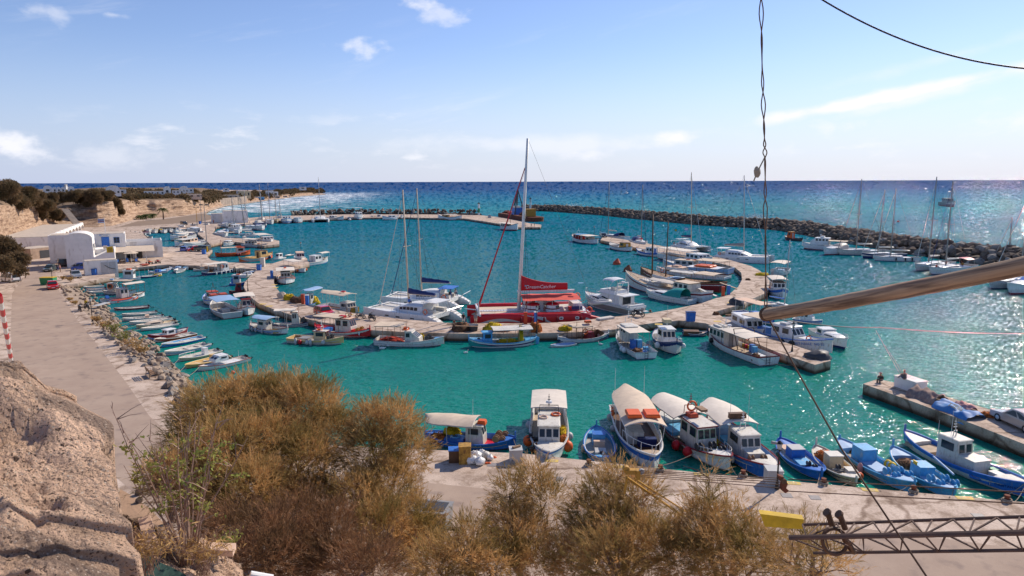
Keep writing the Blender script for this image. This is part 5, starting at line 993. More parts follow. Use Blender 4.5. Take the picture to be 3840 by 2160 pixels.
# ---- hook pier, inner and outer side
hk_=[('caique',(2135,876),(2256,897),'white fishing boat with red bridge and blue awning at the tip of the hook pier',dict(fs=1.35,rail='brown',st=((0,.1,'navy'),(.6,.64,'navy')),maxL=16),[('cab',.14,.36,.6,2.0,'red','offwhite',{'n':2}),
('arch',.26,TOP(0),.5,1.2,'white'),('can',-.38,.16,.95,2.1,'canvas',{'arch':.08,'posts':5,'fr':'offwhite'}),('can',.02,.17,.98,2.16,'lightblue',{'arch':.08,'posts':2}),('cab',-.28,-.12,.5,1.6,'beige',{'n':1}),('net',.0,-.4,1.8,.6,.7,
'orangenet','orange and yellow gear under the awning of the red bridged boat'),('posts','white')]),('caique',(2287,908),(2370,925),'white caique with an ochre sided wheelhouse beside the hook pier',dict(fs=1.25,maxL=12,rail='brown'),
[('cab',-.3,-.08,.65,2.0,'ochre','brown',{'n':1}),('box',-.02,0,1.6,1.3,.7,'white',{'name':'trunk_deck'}),('winch',.35,0,'darkgrey','brown',2),('posts','white')]),('caique',(2388,930),(2490,946),'white caique with a blue upper hull and small blue and white wheelhouse',
dict(fs=1.3,maxL=13,rail='blue',st=((.62,1,'blue'),(0,.1,'navy'))),[('cab',-.18,.08,.65,2.0,'white','lightgrey',{'n':2,'frame':'blue'}),('ring',-.02,-.8,DK(1.2),'darkred',0),('winch',.32,0,'darkgrey','brown',2),('posts','red')]),('trawler',
(2672,962),(2488,948),'long white passenger boat with glazed wheelhouse and full length canopy',dict(fs=1.3,maxL=20,br=.24),[('can',-.48,.12,.95,2.4,'canvas',{'arch':.05,'posts':6,'fr':'white'}),('cab',.1,.38,.85,2.0,'white',{'n':3,
'rake':.4}),('radar',.2,TOP(0),.7),('fen',[(.2,-1),(.3,-1)],'black',.25,1)]),('trawler',(2487,972),(2742,1006),'working boat with blue white hull and a big round ended beige awning',dict(fs=1.2,maxL=19,hull='paleblue',inn='lightgrey',
br=.26),[('can',-.46,-.06,1.1,2.3,'beige',{'arch':.1,'rnd':1,'posts':4,'fr':'brown'}),('cab',.0,.3,.7,1.9,'lightgrey','beige',{'n':3}),('ring',.02,0,TOP(.1),'orange',1,{'r':.45}),('ring',.12,.0,TOP(.1),'redorange',1,{'r':.45}),('rail',
.6,.6,'steel')]),('trawler',(2462,998),(2728,1038),'green and white tour boat with orange rafts stacked on its red edged roof',dict(fs=1.2,maxL=18,hull='teal',st=((.7,1,'white'),(0,.1,'white')),br=.26),[('can',-.42,.0,.98,2.4,'white',
{'arch':.05,'posts':4,'fr':'brown'}),('raft',-.2,0,CZ(.15),(3.6,1.3,.35),'orange',2),('cab',.08,.35,.7,1.9,'offwhite','peach',{'n':3}),('raft',.2,0,TOP(.1),(1.6,.6,.3),'peach',2),('rail',.6,.7,'steel'),('ring',.44,0,DK(.9),'blue',2)]),
('schooner',(2402,1000),(2712,1058),'dark red hulled wooden sailing boat with a boarding plank to the pier',dict(fs=1.05,maxL=20,hull='darkred',st=((.72,.78,'white'),(0,.1,'green'),(.9,1,'wood')),inn='brown',deck='wood',rail='brown',
fd='wood'),[('full','wood'),('mast',.17,lambda c:zof(2508,830,c.M@Vector((.17*c.L,0,0))),'brown',{'boom':6.5,'bag':'offwhite','bagh':.6,'bz':1.3,'r':.13,'rake':.2,'spread':1}),('cab',-.02,.1,.6,.8,'brown','paleblue',{'n':2}),('can',
-.22,.06,.8,2.2,'offwhite',{'posts':3,'fr':'wood'}),('can',-.46,-.24,.85,2.3,'beige',{'posts':3,'fr':'wood'}),('ring',.3,-.9,DK(1.6),'orange',0,{'r':.42}),('rail',.5,.7,'wood')]),('schooner',(2340,1012),(2662,1096),'white hulled wooden sailing boat with a tall varnished mast and carved bow',
dict(fs=1.05,maxL=22,hull='white',st=((.7,.84,'darkred'),(0,.1,'darkred')),inn='offwhite',deck='deckbeige',rail='offwhite',fd='deckbeige',br=.24),[('full','deckbeige'),('mast',.14,lambda c:zof(2459,803,c.M@Vector((.14*c.L,0,0))),'brown',
{'boom':7,'bag':'canvas','bagh':.55,'bz':1.0,'r':.16,'rake':-.3,'spread':0}),('coach',.0,.28,.5,.5,'offwhite',{'win':False}),('cab',-.36,-.18,.65,2.0,'offwhite','beige','brown',{'n':3}),('can',-.2,.1,.7,1.6,'canvas',{'arch':.3,'posts':3}),
('rail',.5,.6,'brown'),('box',-.45,0,1,.5,.3,'brown',{'name':'bench'})]),('cruiser',(2424,1082),(2596,1122),'white express cruiser with a teal green canvas camper top',dict(fs=1.05,maxL=11.5,st=((.62,.66,'grey'),(0,.08,'navy')),inn='offwhite'),
[('full',),('coach',-.1,.36,.8,.65,'white'),('dodger',-.14,.12,.95,1.45,'teal',lambda c:c.s(.4)-.1) if False else ('dodger',-.36,.06,.95,1.5,'teal'),('fen',[(.3,-1),(.05,-1),(-.3,-1)],'white',.17,1),('rail',.6,.45,'steel'),('out','black') if False else ('box',
-.49,0,.5,2.6,.12,'white',{'z':.55,'name':'swim_platform'})]),('trawler',(2890,1012),(2950,1000),'white fishing boat with a cream roof on the outer side of the hook pier',dict(fs=1.1,br=.4,inn='lightgrey',Lf=8),[('can',-.4,.3,1.0,2.3,
'canvas',{'arch':.2,'posts':3,'fr':'darkgrey'}),('box',-.2,0,1.4,1.4,.6,'paleblue',{'name':'hatch'}),('net',.25,0,.9,.8,.5,'brownnet','brown nets under the cream roof outside the hook pier')]),('trawler',(2955,1092),(2888,1058),'white and blue boat with a small windowed wheelhouse behind the hanging rope',
dict(fs=1.1,br=.38,st=((.6,.9,'blue'),),Lf=8),[('cab',-.3,.1,.75,1.9,'white','brown',{'n':2}),('can',-.45,.2,.9,2.5,'canvas',{'posts':3}),('ring',.0,-.95,DK(.9),'orange',0)]),('sloop',(2985,1150),(2880,1132),'small white yacht with a blue boom cover just behind the wooden pole',
dict(fs=.75,maxL=10),[('full',),('coach',-.15,.25,.6,.4),('mast',.1,lambda c:zof(2945,899,c.M@Vector((.1*c.L,0,0))),'lightgrey',{'boom':3.2,'bag':'blue','bagh':.2,'bz':.9,'rake':-.3})])]
for kd,bw,st_,lb,kw,fe in hk_:boat(kd,bw,st_,lb,fe,**kw)
b=BOATS
def plank(p0,p1,w,cc,label,z0=1.2,z1=1.5,name='gangplank',cat='gangplank',th=.07):
 a,e=at(*p0,z0),at(*p1,z1); d=e-a; k=MB(); rz=math.atan2(d.y,d.x); pit=math.atan2(d.z,math.hypot(d.x,d.y)); L_=d.length
 k.box((L_/2,0,0),(L_,w,th))
 o=k.build(name,pm(cc)); o.matrix_world=Matrix.Translation(a)@Matrix.Rotation(rz,4,'Z')@Matrix.Rotation(-pit,4,'Y')
 return tag(o,label,cat,None)
plank((2766,1083),(2700,1060),.7,'wood','long wooden boarding plank from the hook pier to the dark red boat',1.08,2.0)
plank((2690,1112),(2612,1078),.6,'lightgrey','pale boarding plank from the pier to the white wooden sailing boat',1.08,2.1)
plank((2243,1197),(2297,1189),.9,'offwhite','thick white boarding step lying on the pier by the red catamaran',1.15,1.15,'boarding_step','boarding step',.25)
plank((1676,1214),(1765,1216),.3,'wood','long plank lying on the pier beside the woman in the sun hat',1.06,1.06,'wooden_plank','plank')
plank((355,1148),(402,1134),.9,'lightgrey','grey wooden walkway from the rocks out to the white boats',1.1,1.0,'wooden_walkway','walkway')
# ---- yachts
def yacht(bow,stern,mb,mt,label,hull='white',bag='offwhite',boom=4.5,furl='offwhite',dod=None,st=((0,.12,'navy'),),mx=.12,maxL=14,extra=(),fs=1.0,stays=2,Lf=None,brw=None):
 def top(c):return zof(mt[0],mt[1],c.M@Vector((mx*c.L,0,0)))
 def rk(c):
  p=c.M@Vector((mx*c.L,0,0)); q=on_ray(mt[0],mt[1],math.hypot(p.x,p.y)); d=q-p; ax=c.M.to_3x3()@Vector((1,0,0)); return max(-1.6,min(1.6,-(d.x*ax.x+d.y*ax.y)))
 fe=[('full',),('coach',-.12,.3,.62,.5,'white')]
 c=boat('sloop',bow,stern,label,fe,hull=hull,rail='lightgrey',st=st,maxL=maxL,fs=fs,inn='offwhite',deck='deckbeige',fd='white',Lf=Lf)
 f_mast(c,mx,top(c),'grey',rk(c),.15*fs,boom,bag,.45,stays,1,furl,bz=1.5)
 if dod:f_dodger(c,-.3,-.08,.8,1.3,dod)
 f_rail(c,.7,.55)
 for f in extra:FE[f[0]](c,*[a for a in f[1:] if not isinstance(a,dict)])
 return c
yacht((2248,874),(2353,888),(2283,874),(2285,681),'white yacht with navy sprayhood and red Swiss flag, farthest on the hook pier',dod='navy',furl='navy',mx=.18)
yacht((2445,915),(2358,892),(2417,899),(2416,693),'white yacht with a navy bimini and red dinghy on the hook pier',dod='navy',furl='navy',extra=(('raft',.12,0,2.2,(1.2,.8,.4),'red'),))
yacht((3139,933),(3327,937),(3219,919),(3232,671),'long cream hulled yacht, first tall mast past the white motor boats',hull='offwhite',furl='darkgrey')
yacht((3230,948),(3390,950),(3300,933),(3323,711),'yacht with a dark navy hull between two white yachts',hull='navy')
yacht((3274,958),(3447,965),(3334,944),(3360,707),'bright white yacht with black side fenders next to the navy hulled yacht',extra=(('fen',[(-.15,1),(.05,1),(-.3,1),(-.15,-1),(.05,-1),(-.3,-1)],'black',.2),))
yacht((3396,994),(3590,975),(3476,970),(3514,663),'white yacht lying just behind the one with the red bimini',maxL=15)
c=yacht((3425,1008),(3692,985),(3526,985),(3558,678),'large white yacht with a red bimini and people in its cockpit',bag='offwhite',furl='navy',maxL=16,boom=5)
f_can(c,-.42,-.2,.8,1.9,'red',.3,.5,2,'lightgrey'); f_ring(c,-.12,-.9,c.s(.4)+.6,'orange',0)
REDY=c
yacht((3720,975),(3880,985),(3781,970),(3796,815),'distant yacht whose mast shows above the wooden pole at the right',maxL=14)
yacht((3703,1052),(3900,1035),(3870,1040),(3900,700),'white yacht bow under the wooden pole at the right edge',maxL=17,mx=-.1)
boat('cruiser',(3768,1066),(3920,1050),'white motor cruiser with a long bowsprit, lowest of the boats at the right edge',[('full',),('coach',-.1,.3,.8,.7),('dodger',-.3,0,.8,1.4,'blue'),('rail',.6,.6,'steel')],maxL=14)
yacht((1014,842),(945,836),(961,835),(950,690),'navy hulled yacht with white deck in the far marina',hull='navy',dod='offwhite',furl='navy')
yacht((1034,834),(990,822),(1008,828),(997,685),'white yacht with blue furled sail beside the navy hulled one',furl='blue')
yacht((1000,826),(965,812),(982,810),(977,716),'white yacht with navy sail cover by the marina kiosk',bag='navy',maxL=11)
yacht((945,858),(880,862),(912,866),(899,733),'white yacht with a blue sail bundle at the foot of its pale mast',bag='navy',furl='navy')
yacht((940,826),(905,814),(924,810),(919,714),'slim white yacht right of the white harbour sheds',maxL=10)
yacht((895,846),(855,838),(879,830),(877,741),'small yacht moored in front of the white harbour sheds',maxL=9)
yacht((1052,830),(1020,820),(1038,821),(1018,727),'yacht with a yellowish deck left of the slate blue cruiser',hull='cream',maxL=10)
yacht((1065,815),(1035,812),(1052,806),(1048,755),'small yacht with a thin mast behind the outer pier boats',maxL=8)
y=yacht((2360,722),(2338,724),(2346,724),(2346,678),'lone white sailing yacht out at sea beyond the breakwater',maxL=13)
# ---- motor yachts by the breakwater
boat('cruiser',(3008,906),(3180,925),'white motor yacht with black wheelhouse windows and life raft canisters on its roof',[('full',),('cab',-.1,.3,.85,1.9,'white',{'n':4,'rake':.7,'z':1.6}),('raft',.05,0,TOP(.2),(1.0,.7,.45),'white',
2),('radar',.1,TOP(0),.8),('can',-.5,-.1,.9,1.9,'beige',{'posts':4}),('rail',.3,.7,'steel')],maxL=17,fs=1.2)
boat('cruiser',(3072,930),(3205,928),'grey and white flybridge boat with a folding canvas top beside the cream yacht',[('full',),('coach',-.1,.35,.8,.8),('dodger',-.2,.1,.9,1.6,'grey'),('rail',.5,.6,'steel')],maxL=13)
b=boat('caique',(2944,883),(3010,892),'small tug with an orange wheelhouse below the breakwater rocks',[('cab',.05,.3,.7,2.6,'orange','ochre',{'n':1}),('arch',.15,TOP(0),.3,.6,'darkgrey'),('posts','black')],hull='darkgrey',inn='rust',
deck='rust',rail='black',st=((0,.1,'black'),),fs=1.5,maxL=13)
b=boat('cruiser',(2196,1092),(2392,1152),'flybridge motor yacht with taupe hull and white arched bimini right of the red catamaran',[('full',),('coach',-.02,.36,.85,.7,'white'),('rail',.5,.65,'steel'),('fen',[(-.2,-1)],'white',.14)],
hull='taupe',st=((.74,1.0,'white'),(0,.14,'white')),inn='offwhite',deck='white',fs=1.22,maxL=13.5,br=.31)
c=b; z=c.s(.5)-.05; L=c.L; k=MB()
G=[[Vector((x*L,y*s_,z+h_)) for y,h_ in prof_] for x,prof_,s_ in [(-.30,((-1.65,0),(-1.6,1.35),(1.6,1.35),(1.65,0)),1),(.02,((-1.65,0),(-1.55,1.35),(1.55,1.35),(1.65,0)),1),(.10,((-1.5,0),(-1.25,.95),(1.25,.95),(1.5,0)),1),(.2,((-1.3,
0),(-1.1,.35),(1.1,.35),(1.3,0)),1)]]
k.grid(G); k.f.append((0,1,2,3)); o=k.build('saloon',pm('white'),c.root,smooth='auto')
for sg in (-1,1):
 k=MB(); k.add([(-.2*L,sg*1.69,z+.45),(.0*L,sg*1.66,z+.95),(.09*L,sg*1.5,z+.45),(-.05*L,sg*1.66,z+.38)],[(0,1,2,3)]); k.build('window',glass(),o)
 p=[c.pt(t,q) for t,q in ((.42,.62),(.55,.72),(.72,.66),(.58,.54))]; k=MB(); k.add([(v_.x,sg*(v_.y+.025),v_.z) for v_ in p],[(0,1,2,3)]); k.build('hull_window',glass(),c.root)
k=MB(); k.box((-.14*L,0,z+1.42),(.5*L,3.2,.12)); k.box((-.05*L,0,z+1.7),(.28*L,2.9,.5),taper=.92); k.build('flybridge',pm('white'),c.root)
k=MB(); k.box((-.08*L,0,z+1.96),(.2*L,2.3,.06)); k.box((-.1*L,.6,z+2.2),(.5,.6,.5)); k.box((-.1*L,-.6,z+2.2),(.5,.6,.5)); k.build('helm_seats',pm('offwhite'),c.root)
k=MB(); k.grid([[Vector((x*L,1.35*math.cos(a),z+3.55+.35*math.sin(a)-.25*abs(x+.07)*8)) for a in [math.pi*j/8 for j in range(9)]] for x in (-.17,-.12,-.05,.0,.04)]); k.build('bimini',pm('white'),c.root,smooth=True)
k=MB(); [k.tube([(x*L,sg*1.35,z+3.5),(xx*L,sg*1.35,z+1.9)],.025,4) for sg in (-1,1) for x,xx in ((-.16,-.06),(.03,-.06),(-.05,-.06))]; [k.cyl((-.22*L,sg*1.2,z+1.5),(-.23*L,sg*1.1,z+3.2),.12,.08) for sg in (-1,1)]; k.cyl((-.23*L,0,z+3.2),
(-.23*L,0,z+3.45),.35,.3,12); k.tube([(-.23*L,-1.1,z+3.2),(-.23*L,1.1,z+3.2)],.08,6); k.build('radar_arch',pm('white'),c.root)
k=MB(); k.box((-.5*L-.3,0,.45),(.9,3.2,.12)); k.box((-.47*L,0,1.0),(.5,3.0,1.0)); k.build('transom_platform',pm('white'),c.root)
k=MB(); k.box((-.302*L-.02,0,z+.62),(.04,1.6,1.2)); k.build('saloon_door',glass(),c.root)
# ------------------------------------------------------------------ catamarans
def cat_frame(bow,stern,W,label,cat='catamaran',zb=1.4,zs=.9,name='catamaran',Lf=None):
 b,s_=at(*bow,zb),at(*stern,zs); ax=Vector((b.x-s_.x,b.y-s_.y,0)); L=ax.length; ax.normalize(); m_=(b+s_)/2
 if Lf:L=Lf
 perp=Vector((-ax.y,ax.x,0)); sg=1 if perp.dot(Vector((m_.x,m_.y,0)))>0 else-1
 cen=Vector((m_.x,m_.y,0))+perp*sg*W/2
 c=Ctx(); c.kind='cat'; c.L=L; c.B=W; c.sc=1; c.pt=None; c.bowpt=None; c.chain=W/2; c.hk=list(HK['cat'])
 c.s=lambda t:1.35; c.w=lambda t:W/2; c.dz=lambda t:1.2; c.top=3; c.cz=3; c.side=sg
 rz=math.atan2(ax.y,ax.x); c.root=empty(name,cen,rz,label,cat,GRP['cat']); c.M=Matrix.Translation(cen)@Matrix.Rotation(rz,4,'Z'); return c
def cat_hull(c,y0,w,h,mname,bowh=.3,step=True,x0=-.5,x1=.5,round_=False,stripes=(),name='hull'):
 L=c.L; n=16; G=[]; X0,X1=x0*L,x1*L
 def ring(t):
  x=X0+(X1-X0)*t; ww=w/2*(min(1,.72+t*2) if not round_ else min(1,.35+t*3.5))*max(.05,1-max(0,(t-.5)/.5)**2.6); hh=h+bowh*max(0,t-.4)**1.5
  if step and t<.16:hh=.35+(h-.35)*(t/.16)**.8
  if round_:hh=h*(1-.55*max(0,.2-t)/.2)*(1-.12*max(0,t-.8)/.2)+bowh*t; ww*=1.0
  prof=[(0,-.35),(.8,-.15),(1,.35*hh),(1,.7*hh),(.93 if round_ else .98,.86*hh),(.62 if round_ else .9,.99*hh),(0,hh*(1.04 if round_ else 1.0))]
  return x,ww,prof
 for i in range(n):
  x,ww,prof=ring(i/(n-1)); G.append([Vector((x,y0+ww*a,z)) for a,z in prof]+[Vector((x,y0-ww*a,z)) for a,z in prof[-2:0:-1]]+[Vector((x,y0,prof[0][1]))])
 k=MB(); k.grid(G); k.f+=[tuple(range(len(G[0])-1)),tuple(range((n-1)*len(G[0]),n*len(G[0])-1))[::-1]]
 o=k.build(name,pm(mname),c.root,smooth='auto')
 def surf(t,q,sg):
  x,ww,prof=ring(t); zs=[p[1] for p in prof]; z=q*prof[-2][1]; a=np.interp(z,zs[:-1],[p[0] for p in prof[:-1]]); return Vector((x,y0+sg*(ww*a+.02),z))
 return o,surf
def surf_patch(surf,top,bot,sg,m,parent,name,n=24,rows=4):
 """patch between two (t,q) curves on a hull side"""
 k=MB(); G=[]
 for i in range(n):
  u=i/(n-1); tt=top(u); bb=bot(u); G.append([surf(tt[0]+(bb[0]-tt[0])*j/rows,tt[1]+(bb[1]-tt[1])*j/rows,sg) for j in range(rows+1)])
 k.grid(G); return k.build(name,m,parent,smooth=True)
def lagoon(bow,stern,W,mb,mt,label,bag='navy',fly=False,mx=.05,boom=5,furl='offwhite',Lf=None,det=True,bimini=None,mastc='beige'):
 c=cat_frame(bow,stern,W,label,Lf=Lf); L=c.L; hy=W/2-W*.11
 for sg in (-1,1):
  o,sf=cat_hull(c,sg*hy,W*.2,1.45,'white',.35)
  k=MB()
  for i in range(4):k.box(((-.485+i*.035)*L,sg*hy,.38+i*.27),(.04*L,W*.13,.06))
  k.build('stern_steps',pm('offwhite'),o)
  for t in (.34,.52,.66):
   k=MB(); a=[sf(t+dx/L,q,sg) for dx,q in ((-.35,.52),(.35,.52),(.35,.64),(-.35,.64))]; k.add(a,[(0,1,2,3)]); k.build('hull_window',glass(),o)
 k=MB(); k.box((-.12*L,0,1.1),(.5*L,W*.75,.6)); k.build('bridge_deck',pm('white'),c.root)
 k=MB(); k.grid([[Vector((x*L,y*W,1.42)) for y in (-.33,-.11,.11,.33)] for x in (.13,.28,.43)]); k.build('trampoline',pm('offwhite'),c.root)
 k=MB(); k.tube([(.44*L,-hy,1.55),(.44*L,hy,1.55)],.09,6); k.tube([(.13*L,0,1.45),(.47*L,0,1.6)],.08,5); k.tube([(.44*L,-.8,1.6),(.44*L,0,2.2),(.44*L,.8,1.6)],.035,4); k.build('crossbeam',pm('white'),c.root)
 G=[];
 for u in range(9):
  x=(-.22+.40*u/8)*L; hh=1.25*(1-(u/8)**3.5*.9); ww=W*.33*(1-.35*(u/8)**2.2)
  G.append([Vector((x,-ww,1.4)),Vector((x,-ww*.93,1.4+hh*.75)),Vector((x,-ww*.6,1.4+hh)),Vector((x,0,1.45+hh)),Vector((x,ww*.6,1.4+hh)),Vector((x,ww*.93,1.4+hh*.75)),Vector((x,ww,1.4))])
 k=MB(); k.grid(G); k.f.append(tuple(range(7))); cr=k.build('coachroof',pm('white'),c.root,smooth='auto')
 for sg,(a,b_) in ((-1,(0,1)),(1,(6,5))):
  for g0,g1 in ((1,2),(2,3),(3,4),(4,5),(5,6)):
   k=MB(); q=[]
   for gg,f1 in ((g0,.1),(g1,-.1)):
    p,r_=G[gg][a],G[gg][b_]; p=p+(G[min(8,gg+1)][a]-p)*f1; r_=r_+(G[min(8,gg+1)][b_]-r_)*f1; q.append((p+(r_-p)*.35+Vector((0,sg*.03,0)),p+(r_-p)*.85+Vector((0,sg*.03,0))))
   k.add([q[0][0],q[1][0],q[1][1],q[0][1]],[(0,1,2,3)]); k.build('window',glass(),cr)
 k=MB(); k.box((-.29*L,0,3.05),(.18*L,W*.55,.08)); [k.tube([(x*L,y*W,1.4),(x*L,y*W,3.05)],.04,5) for x in (-.36,-.22) for y in (-.25,.25)]; k.build('hardtop',pm(bimini or 'white'),c.root)
 k=MB(); k.box((-.28*L,-W*.2,1.65),(.12*L,W*.12,.5)); k.box((-.28*L,W*.2,1.65),(.12*L,W*.12,.5)); k.build('cockpit_seat',pm('offwhite'),c.root)
 k=MB();
 for sg in (-1,1):k.tube([(x*L,sg*(W/2-.12),2.0) for x in (-.3,-.1,.1,.3,.42)],.015,4); [k.tube([(x*L,sg*(W/2-.12),1.4),(x*L,sg*(W/2-.12),2.0)],.02,4) for x in (-.3,-.1,.1,.3,.42)]
 k.tube([(-.46*L,-W*.3,1.6),(-.52*L,-W*.3,2.3),(-.52*L,W*.3,2.3),(-.46*L,W*.3,1.6)],.04,4)
 k.build('guard_rail',chrome(),c.root)
 f_ring(c,-.3,.86*(-c.side),1.9,'orange',0)
 p=c.M@Vector((mx*L,0,0)); top=zof(*mt,p); q=on_ray(mt[0],mt[1],math.hypot(p.x,p.y)); ax=c.M.to_3x3()@Vector((1,0,0)); rk=-((q-p).x*ax.x+(q-p).y*ax.y)
 c.bowpt=Vector((.44*L,0,1.7)); f_mast(c,mx,top,mastc,max(-1,min(1.5,rk)),.14,boom,bag,.8,2,1,furl,foot=2.5,bz=1.2)
 return c
CAT1=lagoon((1351,1158),(1651,1206),6.6,(1494,1118),(1503,712),'white catamaran with navy sail bag, nearest of the two at the curved pier')
CAT2=lagoon((1422,1118),(1722,1142),6.4,(1548,1083),(1561,706),'white catamaran with a blue bimini rafted behind the first one',bimini='blue',furl='navy')
CAT3=lagoon((2628,934),(2482,918),6.4,(2578,905),(2574,646),'white catamaran with navy sail bag and Brazilian and Greek flags on the hook pier',Lf=13,furl='lightgrey')
CAT4=lagoon((2862,968),(2668,964),7.0,(2790,939),(2790,657),'large white catamaran with grey sail bag outside the hook pier',bag='grey',Lf=15,furl='lightgrey',mastc='lightgrey')
CAT5=lagoon((1175,838),(1160,812),9.0,(1183,805),(1174,664),'white catamaran with a dark flag facing the camera from the outer pier',bag='black',Lf=14,boom=2,mastc='lightgrey')
# ------------------------------------------------------------------ the red catamaran
def dream():
 bow,stern=(1765,1200),(2268,1196); W=9.2
 c=cat_frame(bow,stern,W,'long red catamaran with white swirls, red sail bag and a very tall white mast',zb=1.2,zs=.8,name='racing_catamaran'); L=c.L; s_=c.side; hy=W/2-.65
 near=-s_
 hulls={}
 for sg in (-1,1):
  o,sf=cat_hull(c,sg*hy,1.3,1.75,'red',.1,step=False,round_=True); hulls[sg]=(o,sf)
  for side in (-1,1):
   g=pm('lightgrey');
   surf_patch(sf,lambda u:(.97-.42*u,.18+.5*math.sin(math.pi*min(1,u*1.1))**.8),lambda u:(.93-.38*u,.04+.42*math.sin(math.pi*u)**.9),side,g,o,'swirl')
   surf_patch(sf,lambda u:(.66-.18*u,.97-.2*u),lambda u:(.58-.22*u,.9-.85*u),side,g,o,'swirl')
   surf_patch(sf,lambda u:(.50-.33*u,.12+.02*math.sin(u*3)+.33*u*u),lambda u:(.50-.33*u,.06+.27*u*u),side,pm('white'),o,'swirl')
   surf_patch(sf,lambda u:(.14-.10*u,.75-.35*u),lambda u:(.15-.12*u,.55-.35*u),side,g,o,'swirl')
  for t in (.21,.33,.46):
   k=MB(); a=[sf(t+dx/L,q,sg)+Vector((0,sg*.01,0)) for dx,q in ((-.3,.58),(-.22,.5),(.22,.5),(.3,.58),(.3,.66),(.22,.74),(-.22,.74),(-.3,.66))]; k.add(a,[tuple(range(8))]); f_=k.build('window_frame',pm('white'),o)
   k=MB(); a=[sf(t+dx/L,q,sg)+Vector((0,sg*.02,0)) for dx,q in ((-.16,.57),(.16,.57),(.16,.67),(-.16,.67))]; k.add(a,[(0,1,2,3)]); k.build('window',glass(),f_)
  k=MB(); k.box((.0*L,sg*hy,1.83),(.86*L,.5,.02)); k.build('side_deck',pm('red'),o)
 o,sf=hulls[near]
 for t in (.63,.55,.46,.36,.18):
  p=sf(t,.55,near); k=MB(); k.ell(p+Vector((0,near*.2,-.1)),(.17,.17,.5),8,7); k.tube([p+Vector((0,near*.2,.3)),sf(t,1,near)],.02,4); k.build('fender',pm('darkred'),c.root,smooth=True)
 k=MB(); k.grid([[Vector((x*L,y,1.5+.05*math.cos(y))) for y in (-hy+.6,-1.6,-.5)] for x in (.09,.2,.3,.42)]); k.build('trampoline',pm('beige'),c.root)
 k=MB(); k.grid([[Vector((x*L,y,1.5)) for y in (.5,1.6,hy-.6)] for x in (.09,.2,.3,.42)]); k.build('trampoline',pm('beige'),c.root)
 k=MB(); k.box((.26*L,0,1.52),(.36*L,.95,.12)); [k.box(((.1+i*.022)*L,0,1.6),(.05,.9,.05)) for i in range(15)]; k.build('catwalk',pm('white'),c.root)
 k=MB(); k.tube([(.43*L,-hy-.3,1.7),(.43*L,0,1.75),(.43*L,hy+.3,1.7)],.17,8); k.tube([(.44*L,0,1.7),(.53*L,0,1.9)],.09,6); k.box((.44*L,near*(hy+.1),2.6),(.35,.12,1.9),taper=.35); k.build('crossbeam',pm('white'),c.root)
 k=MB(); k.box((-.16*L,0,1.25),(.50*L,2*hy-.9,.55)); k.build('bridge_deck',pm('white'),c.root)
 k=MB(); k.box((-.14*L,0,1.56),(.44*L,2*hy-1.0,.06)); k.build('deck',pm('offwhite'),c.root)
 for px_ in (.02,-.13):
  for y in (-1.9,1.9):
   k=MB(); k.cyl((px_*L,y,1.55),(px_*L,y,2.6),1.05,.95,18); o=k.build('cabin_pod',pm('white'),c.root,smooth='auto')
   k=MB(); k.cyl((px_*L,y,2.0),(px_*L,y,2.16),1.04,1.03,18); k.build('band',pm('darkred'),o)
   k=MB(); k.ell((px_*L,y,2.6),(1.02,1.02,.35),16,6,zmin=0); k.build('pod_roof',pm('red'),o,smooth=True)
   for a in (0,2.2,4.0):
    k=MB(); k.box((px_*L+1.0*math.cos(a),y+1.0*math.sin(a),2.36),(.05,.6,.34),rz=a); k.build('window',glass(),o)
 k=MB(); k.box((-.33*L,0,2.05),(.08*L,3.2,1.0),taper=.9); k.box((-.04*L,near*1.1,2.3),(.9,.7,1.5)); k.build('console',pm('white'),c.root)
 k=MB(); k.box((-.3*L,near*1.6,1.9),(1.6,.9,.5)); k.build('locker',pm('red'),c.root)
 k=MB(); k.box((-.31*L,near*2.6,2.1),(1.5,.06,.5)); k.build('hung_towel',pm('navy'),c.root)
 k=MB(); G=[]
 for u in range(10):
  x=(.10-.44*u/9)*L; G.append([Vector((x,y,3.75-.14*abs(y)+.05*math.sin(u*2+y))) for y in (-2.9,-1.5,0,1.5,2.9)])
 k.grid(G); k.build('awning',mat('faded_red_canvas',(.72,.10,.07),.8,.08,1.5),c.root,smooth=True)
 k=MB(); [k.tube([(x*L,y,1.6),(x*L,y,3.4)],.035,5) for x in (.09,-.12,-.33) for y in (-2.8,2.8)]; k.build('awning_frame',pm('white'),c.root)
 mx=.115; p=c.M@Vector((mx*L,0,0)); top=zof(1980,519,p); q=on_ray(1980,519,math.hypot(p.x,p.y)); ax=c.M.to_3x3()@Vector((1,0,0)); rk=-((q-p).x*ax.x+(q-p).y*ax.y)
 c.bowpt=Vector((.43*L,0,1.85)); c.chain=hy
 f_mast(c,mx,top,'white',rk,.26,0,None,.1,3,1,None,foot=1.6,jd=.86)
 tp_=Vector((mx*L-rk*.86,0,1.6+(top-1.6)*.86)); k=MB(); k.tube([c.bowpt+(tp_-c.bowpt)*u for u in (.02,.08,.12,.5,.97)],.19,6,.07); k.build('furled_sail',pm('red'),c.root,smooth=True)
 X=mx*L; zb=4.35; k=MB(); bl=7.6; k.box((X-bl/2-.2,0,zb-.1),(bl+.8,.4,.28)); bm=k.build('boom',pm('white'),c.root)
 G=[]
